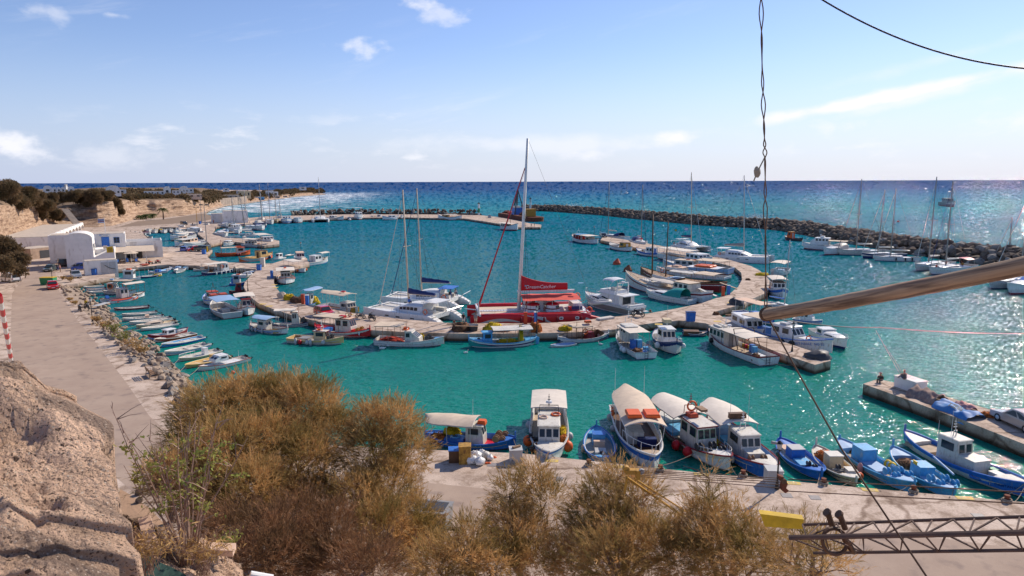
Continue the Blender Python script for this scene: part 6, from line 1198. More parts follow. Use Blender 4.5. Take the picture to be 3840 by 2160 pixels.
 for i in range(16):
  u=i/15; x=X-.35-(bl-.8)*u; hh=1.25*(1-u)**2.6+.95; lo=zb+.05+.0*u; wd=.5-.12*u+.04*math.sin(i*1.7)
  G.append([Vector((x,-.2,lo)),Vector((x,-wd,lo+hh*.35)),Vector((x,-wd*.8,lo+hh*.75)),Vector((x,-wd*.5,lo+hh)),Vector((x,0,lo+hh*.9)),Vector((x,wd*.5,lo+hh)),Vector((x,wd*.8,lo+hh*.75)),Vector((x,wd,lo+hh*.35)),Vector((x,.2,lo))])
 k=MB(); k.grid(G); k.f+=[tuple(range(9)),tuple(range(len(k.v)-9,len(k.v)))[::-1]]; sb=k.build('sail_bag',mat('red_sailcloth',(.62,.012,.02),.65,.06,1.0),bm,smooth='auto')
 y_=near*.56; a_=Vector((-1,0,0)) if near>0 else Vector((1,0,0))
 cam_side=near
 xd=Vector((-1,0,0)); up=Vector((0,-cam_side*.12,1)).normalized(); nn=xd.cross(up)
 if nn.y*cam_side<0:xd=-xd; nn=xd.cross(up)
 M_=Matrix((xd,nn.cross(xd),nn)).transposed().to_4x4(); M_.translation=Vector((X-3.1,near*.6,zb+.6)); text_part('DreamCatcher',.72,M_,pm('white'),sb,font_shear=.25)
 k=MB(); k.cyl((X-.9,near*.575,zb+.8),(X-.9,near*.59,zb+.8),.12,.12,10); k.build('emblem',pm('paleblue'),sb)
 f_ring(c,-.39,near*(hy-.2)/(W/2),2.0,'orange',0,.42); f_ring(c,-.36,-near*.3,3.2,'orange',0,.38); f_ring(c,.06,near*.1,2.5,'redorange',2,.4)
 k=MB()
 for sg in (-1,1):k.tube([(-.44*L,0+sg*.65,2.3),(-.5*L,sg*.7,2.35),(-.58*L,sg*.6,2.45),(-.61*L,sg*.2,2.5)],.24,8)
 k.box((-.5*L,0,2.25),(2.2,1.2,.08)); k.build('tender',pm('lightgrey'),c.root,smooth=True)
 k=MB(); [k.tube([(-.35*L,y,2.0),(-.47*L,y,3.1),(-.5*L,y,2.7)],.05,5) for y in (-.9,.9)]; k.build('davit',pm('grey'),c.root)
 k=MB()
 for sg in (-1,1):
  k.tube([(x*L,sg*(W/2-.4),2.45) for x in (.08,.2,.32,.42)],.015,4); [k.tube([(x*L,sg*(W/2-.4),1.8),(x*L,sg*(W/2-.4),2.45)],.02,4) for x in (.08,.2,.32,.42)]
 k.build('guard_rail',chrome(),c.root)
 k=MB(); k.box((.0,0,0),(.8,.5,.02)); fl=k.build('flag',pm('paleblue'),c.root); fl.location=(-.37*L,0,5.3)
 return c
DREAM=dream()
def flag(c,x,y,z,cols,label_name='flag',w=1.1,h=.7):
 n=len(cols)
 for i,cc in enumerate(cols):
  k=MB(); k.grid([[Vector((x*c.L-w*u,y+.1*math.sin(u*5),z+h*(i+v)/n)) for v in (0,1)] for u in (0,.25,.5,.75,1)]); k.build('flag_stripe' if n>1 else 'flag',pm(cc),c.root)
flag(CAT3,-.35,-1.5,5.2,['green']); k=MB(); k.cyl((-.35*CAT3.L-.55,-1.55,5.55),(-.35*CAT3.L-.55,-1.35,5.55),.25,.25,10); k.build('flag_disc',pm('yellow'),CAT3.root)
flag(CAT3,-.22,1.2,5.4,['blue','white','blue','white','blue'],w=1.6,h=1.0)
# ------------------------------------------------------------------ cars, motorbikes
def rad(px1,py1,px2,py2,z=1.0):
 a,b=at(px1,py1,z),at(px2,py2,z); return a,math.atan2(b.y-a.y,b.x-a.x)
def car(px,py,tx,ty,cc,label,kind='hatch',L=3.8,W=1.65,Hh=1.45,z=Z1+.004,dark=False,plate=None):
 """centre pixel and a pixel the front points to"""
 p,rz=rad(px,py,tx,ty,z); root=empty('parked_car',p,rz,label,'van' if kind=='van' else 'car','cars parked round the harbour')
 x0,x1=-L/2,L/2; wr=.31; zb=.22
 P={'hatch':[(x0,zb),(x1,zb),(x1+.02,.5),(x1-.08,.72),(.52*x1,.86),(.22*x1,Hh*.98),(-.1*L,Hh),(x0+.35,Hh*.93),(x0+.03,.86),(x0,.5)],'suv':[(x0,zb+.1),(x1,zb+.1),(x1,.95),(.5*x1,1.02),(.3*x1,Hh),(x0+.1,Hh),(x0+.02,1.0),(x0,.6)],'van':[(x0,
zb),(x1,zb),(x1,.62),(x1-.1,.8),(.62*x1,.95),(.38*x1,Hh*.97),(.1*L,Hh),(x0+.06,Hh*.97),(x0+.0,.9),(x0,.5)],'sedan':[(x0,zb),(x1,zb),(x1+.02,.5),(x1-.06,.7),(.45*x1,.83),(.12*x1,Hh),(-.15*L,Hh),(x0+.55,.88),(x0+.03,.82),(x0,.5)]}[kind]
 belt=.86 if kind !='suv' else 1.0; body=MB(); n=len(P)
 def hw(z):return W/2*(1 if z<belt+.02 else 1-.2*(z-belt)/max(.1,Hh-belt))
 body.add([(x,-hw(z_),z_) for x,z_ in P]+[(x,hw(z_),z_) for x,z_ in P],[tuple(range(n)),tuple(range(n,2*n))[::-1]]+[(i,i+n,(i+1)%n+n,(i+1)%n) for i in range(n)])
 bo=body.build('body',pm(cc) if cc in PAL else cc,root); md=bo.modifiers.new('bevel','BEVEL'); md.width=.05; md.segments=2; md.limit_method='ANGLE'
 g=glass(); top=[q for q in P if q[1]>belt+.1]; xf=max(q[0] for q in top); xb=min(q[0] for q in top); zt=Hh-.1; zl=belt+.06
 fx0=[q for q in P if abs(q[1]-belt)<.12 and q[0]>0]; front=max(q[0] for q in fx0) if fx0 else xf+.4
 for sg in (-1,1):
  m_=2 if kind !='van' else 3
  for i in range(m_):
   u0,u1=(i+.06)/m_,(i+.92)/m_; lo0,lo1=x0+.28+(front-.2-x0-.28)*u0,x0+.28+(front-.2-x0-.28)*u1; hi0,hi1=xb+.15+(xf-.12-xb-.15)*u0,xb+.15+(xf-.12-xb-.15)*u1
   k=MB(); k.add([(lo0,sg*(hw(zl)+.012),zl),(lo1,sg*(hw(zl)+.012),zl),(hi1,sg*(hw(zt)+.012),zt),(hi0,sg*(hw(zt)+.012),zt)],[(0,1,2,3)]); k.build('side_window',g,bo)
 k=MB(); k.add([(front-.06+.015,-hw(zl)*.88,zl+.02),(front-.06+.015,hw(zl)*.88,zl+.02),(xf+.04,hw(zt)*.86,zt),(xf+.04,-hw(zt)*.86,zt)],[(0,1,2,3)]);
 for i_ in range(4):k.v[i_]=(k.v[i_][0]+.03,k.v[i_][1],k.v[i_][2]+.02)
 k.build('windscreen',g,bo)
 k=MB(); k.add([(x0+.0,-hw(zl)*.85,zl),(x0+.0,hw(zl)*.85,zl),(xb-.03,hw(zt)*.85,zt),(xb-.03,-hw(zt)*.85,zt)],[(0,3,2,1)]); k.build('rear_window',g,bo)
 for x in (x0+.2*L,x1-.19*L):
  for sg in (-1,1):
   k=MB(); k.cyl((x,sg*(W/2-.18),wr),(x,sg*(W/2+.015),wr),wr,wr,16); w_=k.build('wheel',pm('black'),root)
   k=MB(); k.cyl((x,sg*(W/2+.01),wr),(x,sg*(W/2+.03),wr),wr*.6,wr*.55,12); k.build('rim',chrome(),w_)
 for sg in (-1,1):
  k=MB(); k.box((x1-.03,sg*W*.36,.64),(.14,.34,.15),rz=sg*-.25); k.build('headlight',pm('lightgrey'),bo)
  k=MB(); k.box((x0+.0,sg*W*.4,.74),(.06,.2,.26)); k.build('tail_light',pm('darkred'),bo)
  k=MB(); k.box((front-.3,sg*(W/2+.09),belt+.06),(.1,.16,.12)); k.build('wing_mirror',pm(cc) if cc in PAL else cc,bo)
 for x in (x0,x1):k=MB(); k.box((x,0,.38),(.07,W*.92,.2)); k.build('bumper',pm('darkgrey') if kind in ('suv','van') else (pm(cc) if cc in PAL else cc),bo)
 k=MB(); k.box((x1+.045,0,.42),(.01,.5,.11)); k.build('number_plate',pm('white'),bo)
 return root
carred=mat('car_paint_red',(.55,.008,.012),.25,.02,coat=.8); carsil=mat('car_paint_silver',(.42,.46,.5),.25,.02,coat=.8,metal=.3); carblk=mat('car_paint_dark',(.025,.028,.035),.25,.02,coat=.8)
carblue=mat('car_paint_blue',(.01,.06,.35),.25,.02,coat=.8); carwht=mat('car_paint_white',(.75,.75,.74),.3,.02,coat=.8); cargrn=mat('car_paint_green',(.06,.085,.075),.3,.02,coat=.6)
c_=car(1216,1184,1262,1200,carred,'bright red hatchback standing on the curved pier beside the net heaps','hatch',3.75)
for y in (-.42,.42):
 k=MB(); k.box((.0,y*1.98,.62),(.7,.02,.2)); k.build('rental_sticker',pm('lightgrey'),c_)
car(198,1082,208,1100,carred,'red saloon facing the camera beside the yellow lidded dumpster','sedan',4.1)
car(40,1056,5,1052,carwht,'white panel van with windows parked at the left edge under the bush','van',4.3,1.75,1.85)
car(285,1040,300,1053,carsil,'silver blue hatchback beside the low white wall','hatch',3.9)
car(305,1012,262,1015,carblue,'dark blue hatchback parked against the office wall','van',3.9,1.65,1.65)
car(234,997,222,985,carblk,'black jeep parked in the shade of the office wall','suv',4.4,1.8,1.8)
car(190,1016,175,1021,cargrn,'dull green saloon on the road behind the two standing people','sedan',4.2)
car(693,941,715,932,carblue,'blue hatchback, left of the three cars parked on the middle quay','hatch',4.0)
car(728,941,703,943,carred,'red hatchback between the blue car and the dark jeep on the quay','hatch',3.9)
car(760,942,742,942,cargrn,'dark jeep behind the blue bin at the tall lighting mast','suv',4.2,1.75,1.7)
car(690,844,715,847,carblk,'black jeep standing alone on the far quay by the beach','suv',4.3,1.8,1.75)
car(3830,1600,3740,1560,mat('car_paint_champagne',(.40,.36,.33),.3,.02,coat=.8),'champagne saloon half in frame on the right hand jetty','sedan',4.4,1.75,1.4,z=1.03)
car(1836,817,1842,826,carsil,'pale blue pickup on the outer pier beside the rusty dredger','sedan',4.4)
car(2262,889,2275,893,carblk,'dark car on the far tip of the hook pier','hatch',4.0)
def bike(px,py,tx,ty,cc,label,sc_=1.0,box=False,quad=False,name='motorbike'):
 p,rz=rad(px,py,tx,ty,Z1+.004); r=empty('quad_bike' if quad else name,p,rz,label,'quad bike' if quad else 'motorbike',None); r.scale=(sc_,)*3
 ys=(-.38,.38) if quad else (0,); wr=.24 if quad else .29
 for x in (-.6,.6):
  for y in ys:
   k=MB(); k.torus((x,y,wr),wr-.05,.09 if quad else .055,Matrix.Rotation(R(90),4,'X'),16,6); k.cyl((x,y-.05,wr),(x,y+.05,wr),.07,.07,8)
   for a in range(6):k.tube([(x,y,wr),(x+.2*math.cos(a),y,wr+.2*math.sin(a))],.012,3)
   k.build('wheel',pm('black'),r)
 k=MB(); k.box((.0,0,.45),(.55,.26 if not quad else .5,.3),taper=.8); k.tube([(.6,0,wr),(.42,0,.8),(.36,0,.98)],.04,6); k.tube([(-.6,0,wr),(-.2,0,.4),(.2,0,.35)],.045,6); k.tube([(-.7,.14,.3),(.1,.16,.28)],.04,6); k.build('frame',pm('darkgrey'),
r)
 k=MB(); k.ell((.15,0,.68),(.3,.17,.16),10,6); k.box((.62,0,.6),(.35,.16 if not quad else .9,.05)); k.box((-.6,0,.66),(.4,.18 if not quad else .9,.05)); k.box((.45,0,.75),(.12,.26,.22),taper=.7); k.build('fairing',pm(cc),r,smooth='auto')
 k=MB(); k.box((-.3,0,.76),(.62,.25,.1),taper=.85); k.build('seat',pm('black'),r)
 k=MB(); k.tube([(.3,-.34,1.0),(.38,0,.97),(.3,.34,1.0)],.025,5); k.build('handlebar',pm('darkgrey'),r)
 k=MB(); k.ell((.5,0,.85),(.09,.1,.1),8,5); k.build('headlight',pm('lightgrey'),r)
 if box:k=MB(); k.box((-.62,0,1.0),(.4,.42,.32),taper=.85); k.build('top_box',pm('grey'),r)
 return r
bike(1352,1194,1372,1196,'grey','scooter with white front shield, left of the two on the curved pier',box=False)
bike(1395,1200,1378,1196,'black','black motorbike, right of the two on the curved pier')
bike(2392,1187,2372,1185,'black','black maxi scooter with a grey top box near the flybridge yacht',1.15,True)
bike(300,1166,312,1172,'black','parked motorbike at the promenade edge beside the seated rider')
bike(326,1160,340,1163,'darkgrey','second motorbike by the rocks under the person in yellow')
bike(424,1008,440,1010,'purple','purple quad bike in front of the white container',quad=True)
bike(560,990,575,992,'orange','orange quad bike on the quay below the office',quad=True)
bike(592,987,607,992,'red','red quad bike furthest right below the office',quad=True)
# ------------------------------------------------------------------ people
def person(loc,rz,label,pose='stand',shirt='darkgrey',pants='navy',hat=None,hair='brown',sc_=1.0,arm=0,rod=False,short=False):
 r=empty('person',loc,rz,label,'person','people round the harbour'); r.scale=(sc_,)*3
 if pose=='stand':
  J=dict(pel=(0,0,.95),ch=(0.02,0,1.3),nk=(0.02,0,1.47),hd=(.04,0,1.6),hip=.09,kn=(.03,.52),ft=(0,.08),el=(-.02,.24,1.12),ha=(.12,.25,.92))
  if arm:J['el']=(.18,.22,1.15); J['ha']=(.42,.12,1.2)
 else:
  J=dict(pel=(0,0,.12),ch=(.06,0,.46),nk=(.1,0,.62),hd=(.15,0,.75),hip=.1,kn=(.42,.22),ft=(.42,-.22),el=(.12,.25,.32),ha=(.34,.12,.3))
  if pose=='sitflat':J['kn']=(.36,.3); J['ft']=(.72,.02)
  if arm:J['el']=(.24,.22,.4); J['ha']=(.45,.08,.48)
 V=[J['pel'],tuple((a+b)/2 for a,b in zip(J['pel'],J['ch'])),J['ch'],J['nk'],J['hd'],(J['hd'][0]+.01,0,J['hd'][2]+.1)]
 Rr=[(.13,.10),(.12,.09),(.15,.10),(.055,.055),(.085,.085),(.07,.075)]; E_=[(0,1),(1,2),(2,3),(3,4),(4,5)]
 for sg in (-1,1):
  i=len(V); V+=[(J['pel'][0],sg*J['hip'],J['pel'][2]-.03),(J['kn'][0],sg*(J['hip']+.02),J['kn'][1]),(J['ft'][0],sg*(J['hip']+.02),J['ft'][1]),(J['ft'][0]+.16,sg*(J['hip']+.04),J['ft'][1]-.03)]
  Rr+=[(.085,.085),(.055,.055),(.04,.045),(.035,.03)]; E_+=[(0,i),(i,i+1),(i+1,i+2),(i+2,i+3)]
  j=len(V); V+=[(J['ch'][0],sg*.18,J['ch'][2]+.08),(J['el'][0],sg*J['el'][1],J['el'][2]),(J['ha'][0],sg*J['ha'][1],J['ha'][2]),(J['ha'][0]+.06,sg*J['ha'][1],J['ha'][2]-.05)]
  Rr+=[(.06,.06),(.042,.042),(.03,.03),(.035,.022)]; E_+=[(2,j),(j,j+1),(j+1,j+2),(j+2,j+3)]
 me=bpy.data.meshes.new('body'); me.from_pydata(V,E_,[]); o=bpy.data.objects.new('body',me); col.objects.link(o); o.parent=r
 sk=o.modifiers.new('skin','SKIN'); sv=me.skin_vertices[0].data
 for q,(a,b) in zip(sv,Rr):q.radius=(a,b)
 sv[0].use_root=True; ss=o.modifiers.new('sub','SUBSURF'); ss.levels=1; ss.render_levels=1; me.materials.append(pm('skin'))
 k=MB()
 for sg in (-1,1):
  h=Vector((J['ha'][0]+.07,sg*J['ha'][1],J['ha'][2]-.06))
  for f in range(4):k.tube([h+Vector((0,(f-1.5)*.018,0)),h+Vector((.04,(f-1.5)*.02,-.03)),h+Vector((.045-.004*abs(f-1.5),(f-1.5)*.02,-.065))],.009,4)
  k.tube([h+Vector((-.02,-sg*.03,0)),h+Vector((.02,-sg*.05,-.03))],.01,4)
 k.build('fingers',pm('skin'),r)
 P,Cn=Vector(J['pel']),Vector(J['ch']); up=(Cn-P).normalized(); k=MB(); fw=Vector((up.z,0,-up.x)); G=[]
 for u,a,b in ((-.05,.18,.14),(.3,.165,.13),(.75,.20,.135),(1.15,.19,.12),(1.35,.08,.07)):
  ce=P+(Cn-P)*u; G.append([ce+Vector((0,1,0))*a*math.sin(t)+fw*b*math.cos(t) for t in [2*math.pi*q/12 for q in range(13)]])
 k.grid(G)
 for sg in (-1,1):
  s0=Cn+Vector((0,sg*.17,.08)); e=Vector((J['el'][0],sg*J['el'][1],J['el'][2])); k.tube([s0,s0.lerp(e,.5),e if not short else s0.lerp(e,.75)],.075,8,.065)
 k.build('shirt',pm(shirt),r,smooth=True)
 k=MB();
 for sg in (-1,1):
  a,b,f=Vector((P.x,sg*J['hip'],P.z)),Vector((J['kn'][0],sg*(J['hip']+.02),J['kn'][1])),Vector((J['ft'][0],sg*(J['hip']+.02),J['ft'][1]+.04))
  k.tube([a+Vector((0,0,.06)),a.lerp(b,.5),b]+([] if short else [b.lerp(f,.5),f]),.105,8,.07)
 k.build('trousers',pm(pants),r,smooth=True)
 hd=Vector(J['hd']); k=MB()
 if hat:k.ell(hd+Vector((0,0,.08)),(.12,.12,.1),10,6,zmin=-.1); k.cyl(hd+Vector((.02,0,.07)),hd+Vector((.02,0,.085)),.19,.18,14); k.build('hat',pm(hat),r,smooth='auto')
 else:k.ell(hd+Vector((-.02,0,.07)),(.11,.105,.1),10,6,.2,2); k.build('hair',pm(hair),r,smooth=True)
 k=MB(); k.ell(hd+Vector((.1,0,.0)),(.025,.016,.025),6,4); k.box(hd+Vector((.09,0,-.045)),(.02,.045,.01)); [k.box(hd+Vector((.088,s_*.035,.03)),(.015,.02,.012)) for s_ in (-1,1)]; k.build('face',pm('brown'),r)
 if rod:k=MB(); h=Vector((J['ha'][0]+.05,0,J['ha'][2])); k.tube([h-Vector((.25,0,.1)),h+Vector((1.0,.1,.9)),h+Vector((2.6,.2,2.0))],.018,4,.008); k.build('fishing_rod',pm('brown'),r)
 return r
def facing(px,py,tx,ty):return rad(px,py,tx,ty)[1]
person(at(1738,1219,Z1),facing(1738,1219,1760,1190),'woman in a white sun hat and black vest standing on the curved pier',shirt='black',pants='offwhite',hat='white',short=True)
person(at(1784,1219,Z1),facing(1784,1219,1790,1180),'man in an olive shirt and pale shorts looking at the red catamaran',shirt='grey',pants='beige',short=True,sc_=1.03)
PE=1.03
person(at(3303,1434,PE)+Vector((0,0,.1)),facing(3303,1440,3270,1450),'angler in a dark cap sitting on the tip of the right hand jetty','sit','black','darkgrey','darkgrey')
person(at(3392,1424,2.0),facing(3392,1430,3330,1400),'angler in dark clothes sitting on the white box and holding a long rod','sitflat','darkgrey','navy',arm=1,rod=True)
person(CAT1.M@Vector((-.02*CAT1.L,1.3,2.6)),1.0,'man in a blue shirt on the roof of the nearest white catamaran','sit','blue','navy')
person(CAT2.M@Vector((-.33*CAT2.L,.6,1.9)),2.0,'seated man in black on the stern of the catamaran with the blue bimini','sit','black','darkgrey')
person(CAT2.M@Vector((-.36*CAT2.L,-.6,1.9)),-1.0,'seated man in white beside the one in black on the catamaran stern','sit','offwhite','navy')
person(at(808,866,Z1),1.0,'person in dark blue walking on the middle dock',shirt='navy',pants='darkgrey')
person(at(801,838,Z1),2.0,'person in an orange top beside the white harbour sheds',shirt='orange',pants='darkred')
person(at(226,1020,Z1),.5,'person in a pink shirt standing by the green car',shirt='pink',pants='brown')
person(at(217,1016,Z1),2.5,'person in a dark shirt beside the one in pink',shirt='darkgrey',pants='navy')
person(at(322,1158,Z1)+Vector((0,0,.75)),1.2,'rider in a yellow shirt sitting on the second motorbike','sit','yellow','black')
person(REDY.M@Vector((-.33*REDY.L,-.5,1.3)),1.0,'person in black under the red bimini of the large yacht','sit','black','navy')
person(REDY.M@Vector((-.25*REDY.L,.4,1.3)),1.0,'person in yellow under the red bimini of the large yacht','sit','ochre','navy')
person(REDY.M@Vector((.36*REDY.L,.1,1.4)),0,'sunbather in red on the foredeck of the large yacht','sitflat','redorange','navy')
person(at(2004,850,Z1),0,'person in a green jacket fishing from the end of the outer pier','stand','green','darkgrey',sc_=1.0)
person(at(1992,850,Z1),1,'person in white fishing from the end of the outer pier','stand','white','darkgrey',sc_=1.0)
def bird(px,py,label,rz=0.0,s_=1.0,name='goose',cat='goose'):
 r=empty(name,at(px,py,0),rz,label,cat,'white birds on the water'); r.scale=(s_,)*3; k=MB(); k.ell((0,0,.12),(.36,.17,.16),10,7); k.ell((-.35,0,.2),(.14,.07,.05),8,5); k.tube([(.26,0,.16),(.36,0,.34),(.38,0,.48)],.045,6); k.ell((.41,
0,.5),(.08,.05,.05),8,5); k.build('body',pm('white'),r,smooth=True)
 k=MB(); k.cyl((.47,0,.5),(.56,0,.48),.025,.008,6); k.build('beak',pm('orange'),r)
bird(1433,1294,'white goose closest to the hull of the hard chined boat',.4); bird(1448,1296,'white goose in the middle of the three by the hull',2.2); bird(1459,1298,'white goose on the right of the three by the hull',1.0)
bird(1433,1309,"white goose swimming apart below the other three",3.3)
bird(1747,1324,'small gull on the open water below the purple striped caique',.5,.7,'gull','gull'); bird(2252,1293,'gull on the water below the weathered white caique',2.5,.8,'gull','gull')
# ------------------------------------------------------------------ stones
STONEM=[mat('stone_dark',(.10,.075,.06),.9,.25,.7,bump=.6,bscale=5,c2=(.22,.17,.13),spec=.2),mat('stone_brown',(.17,.115,.085),.9,.25,.7,bump=.6,bscale=5,c2=(.08,.06,.05),spec=.2),mat('stone_pale',(.42,.32,.24),.92,.2,.7,bump=.6,bscale=5,
c2=(.26,.2,.15),spec=.2),mat('stone_grey',(.2,.18,.165),.9,.25,.7,bump=.6,bscale=5,c2=(.34,.3,.26),spec=.2)]
def rock_mesh(seed,m,sub=2):
 import bmesh
 bm=bmesh.new(); bmesh.ops.create_icosphere(bm,subdivisions=sub,radius=1)
 rg=random.Random(seed); pl=[(Vector((rg.uniform(-1,1),rg.uniform(-1,1),rg.uniform(-1,1))).normalized(),rg.uniform(.55,.85)) for _ in range(9)]
 for v in bm.verts:
  for n_,d in pl:
   e=v.co.dot(n_)-d
   if e>0:v.co-=n_*e
  v.co*=1+.12*noise.noise(v.co*2+Vector((seed,0,0)))
 me=bpy.data.meshes.new('rock'); bm.to_mesh(me); bm.free(); me.materials.append(m); return me
RM=[rock_mesh(i,STONEM[i%4],1) for i in range(12)]
def scatter_rocks(root,name,pts,sizes,mats,seed,limit=300,dist=None):
 rg=random.Random(seed); items=[]
 for p,s_ in zip(pts,sizes):items.append((p,s_,rg.choice(mats),rg.uniform(0,6.3),rg.uniform(-.5,.5),rg.uniform(.7,1.25),rg.uniform(.6,.95)))
 items.sort(key=lambda t:-t[1]/math.hypot(t[0][0],t[0][1]))
 for it in items[:limit]:
  p,s_,mi,a,b_,sx,sz=it; o=bpy.data.objects.new(name,RM[mi]); col.objects.link(o); o.parent=root; o.location=p; o.rotation_euler=(b_,b_*.7,a); o.scale=(s_*sx,s_,s_*sz)
 if len(items)>limit:
  VV=[]; FF=[]; n0=0
  for it in items[limit:]:
   p,s_,mi,a,b_,sx,sz=it; me=RM[mi]; co=np.empty(len(me.vertices)*3,np.float32); me.vertices.foreach_get('co',co); co=co.reshape(-1,3)*(s_*sx,s_,s_*sz)
   ca,sa=math.cos(a),math.sin(a); co=np.c_[co[:,0]*ca-co[:,1]*sa,co[:,0]*sa+co[:,1]*ca,co[:,2]]+np.array(p)
   f=np.array([pl.vertices[:] for pl in me.polygons])+n0; VV.append(co); FF.append(f); n0+=len(co)
  o=np_mesh(name+'_pile',np.vstack(VV),np.vstack(FF),STONEM[mats[0]%4],root); o['kind']='stuff'
def path_pts(pix,z):
 return [at(x,y,z) for x,y in pix]
def along(P,step):
 out=[]
 for a,b_ in zip(P,P[1:]):
  n=max(1,int((b_-a).length/step)); out+=[(a.lerp(b_,i/n),(b_-a).normalized()) for i in range(n)]
 return out
def mound(root,P,w,h,m,name='core'):
 k=MB(); G=[]
 for p,d in along(P,4)+[(P[-1],(P[-1]-P[-2]).normalized())]:
  n_=Vector((-d.y,d.x,0)); G.append([p+n_*(w*u)+Vector((0,0,z)) for u,z in ((-1,-1.2),(-.45,h*.8),(.45,h*.8),(1,-1.2))])
 k.grid(G); k.build(name,m,root)
def breakwater(pix,w,h,label,seed,size,step,mats,name='breakwater'):
 root=empty(name,(0,0,0),0,label,'breakwater'); root['kind']='structure'; del root['category']
 P=path_pts(pix,0); mound(root,P,w*.8,h*.55,STONEM[0]); rg=random.Random(seed); pts=[]; sz=[]
 for p,d in along(P,step):
  n_=Vector((-d.y,d.x,0))
  for u in np.linspace(-1,1,max(5,int(w*2/size/.75))):
   uu=u+rg.uniform(-.1,.1); s_=size*rg.uniform(.55,1.35); pts.append(tuple(p+n_*w*uu+d*rg.uniform(-step/2,step/2)+Vector((0,0,h*(1-abs(uu)**1.5)+rg.uniform(-.35,.35))))); sz.append(s_)
 scatter_rocks(root,'boulder',pts,sz,mats,seed); return root
breakwater([(1966,788),(2100,793),(2283,806),(2410,819),(2659,843),(2900,856),(2990,866),(3180,900),(3300,920),(3440,945),(3600,968),(3720,985),(3900,1010),(4100,1040)],6.0,3.4,'long breakwater of dark boulders between harbour and open sea',
3,1.35,1.5,(0,1,0,5,3,4,8,9,11,0))
breakwater([(1100,812),(1250,806),(1400,806),(1600,806),(1720,807),(1800,809)],3.5,3.0,'low ridge of brown boulders behind the outer pier',5,1.2,2.6,(1,0,3,5,9,2),'boulder_ridge')
def riprap():
 root=empty('riprap_bank',(0,0,0),0,'bank of loose pale and dark stones between promenade and small boats',None); root['kind']='structure'
 A=path_pts([(225,1075),(250,1098),(350,1205),(400,1250),(443,1288),(502,1347),(585,1380),(628,1440),(665,1512),(760,1570)],.9); B=path_pts([(262,1066),(329,1098),(398,1143),(432,1191),(475,1243),(553,1271),(600,1326),(680,1409),(715,
1450),(800,1540)],.0)
 rg=random.Random(11); pts=[]; sz=[]
 for i in range(520):
  t=(i/520)**.9*(len(A)-1.001); j=int(t); f=t-j; a=A[j].lerp(A[j+1],f); b_=B[j].lerp(B[j+1],f); v=rg.uniform(-.12,1.05); p=a.lerp(b_,v); big=j>=6
  pts.append((p.x,p.y,max(-.1,.95-v*.95)+rg.uniform(-.05,.22))); sz.append(rg.uniform(.25,.55)*(1.35 if big else 1))
 scatter_rocks(root,'stone',pts,sz,(2,6,10,2,3,7,11,6,1),4)
 k=MB(); k.grid([[a,a.lerp(b_,.5)+Vector((0,0,.1)),b_+Vector((0,0,-.3))] for a,b_ in zip(A,B)]); k.build('bank_core',STONEM[2],root)
riprap()
# ------------------------------------------------------------------ foliage
def leaf_mat(name,c,c2,sub=.25,scale=.9):
 m=bpy.data.materials.new(name); m.use_nodes=True; N,L=m.node_tree.nodes,m.node_tree.links; b=N['Principled BSDF']; b.inputs['Roughness'].default_value=.75; b.inputs['Specular IOR Level'].default_value=.15
 tc=N.new('ShaderNodeTexCoord'); n=N.new('ShaderNodeTexNoise'); n.inputs['Scale'].default_value=scale; n.inputs['Detail'].default_value=6; L.new(tc.outputs['Object'],n.inputs['Vector'])
 r=N.new('ShaderNodeMapRange'); r.inputs['From Min'].default_value=.38; r.inputs['From Max'].default_value=.62; L.new(n.outputs['Fac'],r.inputs['Value'])
 mx=N.new('ShaderNodeMix'); mx.data_type='RGBA'; mx.inputs[6].default_value=(*c,1); mx.inputs[7].default_value=(*c2,1); L.new(r.outputs[0],mx.inputs['Factor']); L.new(mx.outputs[2],b.inputs['Base Color'])
 tr=N.new('ShaderNodeBsdfTranslucent'); L.new(mx.outputs[2],tr.inputs['Color']); ms=N.new('ShaderNodeMixShader'); ms.inputs[0].default_value=sub; L.new(b.outputs[0],ms.inputs[1]); L.new(tr.outputs[0],ms.inputs[2]); L.new(ms.outputs[0],
N['Material Output'].inputs['Surface']); return m
TAM=leaf_mat('tamarisk_leaves',(.70,.43,.18),(.25,.185,.06),.3,.9); TAM2=leaf_mat('far_scrub_leaves',(.27,.18,.10),(.16,.125,.065),.3,.12); BARK=mat('tamarisk_bark',(.14,.085,.06),.95,.3,3,bump=.6,bscale=12,c2=(.26,.19,.15),spec=.1)
DRY=leaf_mat('dead_tamarisk_leaves',(.38,.20,.10),(.17,.10,.05),.25,.9); GRNL=leaf_mat('shrub_leaves',(.22,.26,.06),(.34,.30,.08),.35,3); PALML=leaf_mat('palm_leaves',(.10,.13,.04),(.07,.085,.03),.3,1)
def blades(org,dirs,length,width,rg,seg=2,droop=.25):
 """thin curved blades: org (n,3), dirs (n,3) unit"""
 n=len(org); side=np.cross(dirs,rg.normal(size=(n,3))); side/=np.linalg.norm(side,axis=1,keepdims=True)+1e-9; ln=length*rg.uniform(.6,1.3,(n,1)); w=width*rg.uniform(.6,1.3,(n,1))
 mid=org+dirs*ln*.5; tip=org+dirs*ln+np.array([[0,0,-1]])*ln*droop*rg.uniform(0,1,(n,1))
 V=np.stack([org-side*w*.35,org+side*w*.35,mid+side*w,mid-side*w,tip],1).reshape(-1,3); b=np.arange(n)[:,None]*5
 return V,np.concatenate([b+[0,1,2],b+[0,2,3],b+[3,2,4]],0)
def unit(a):return a/(np.linalg.norm(a,axis=1,keepdims=True)+1e-9)
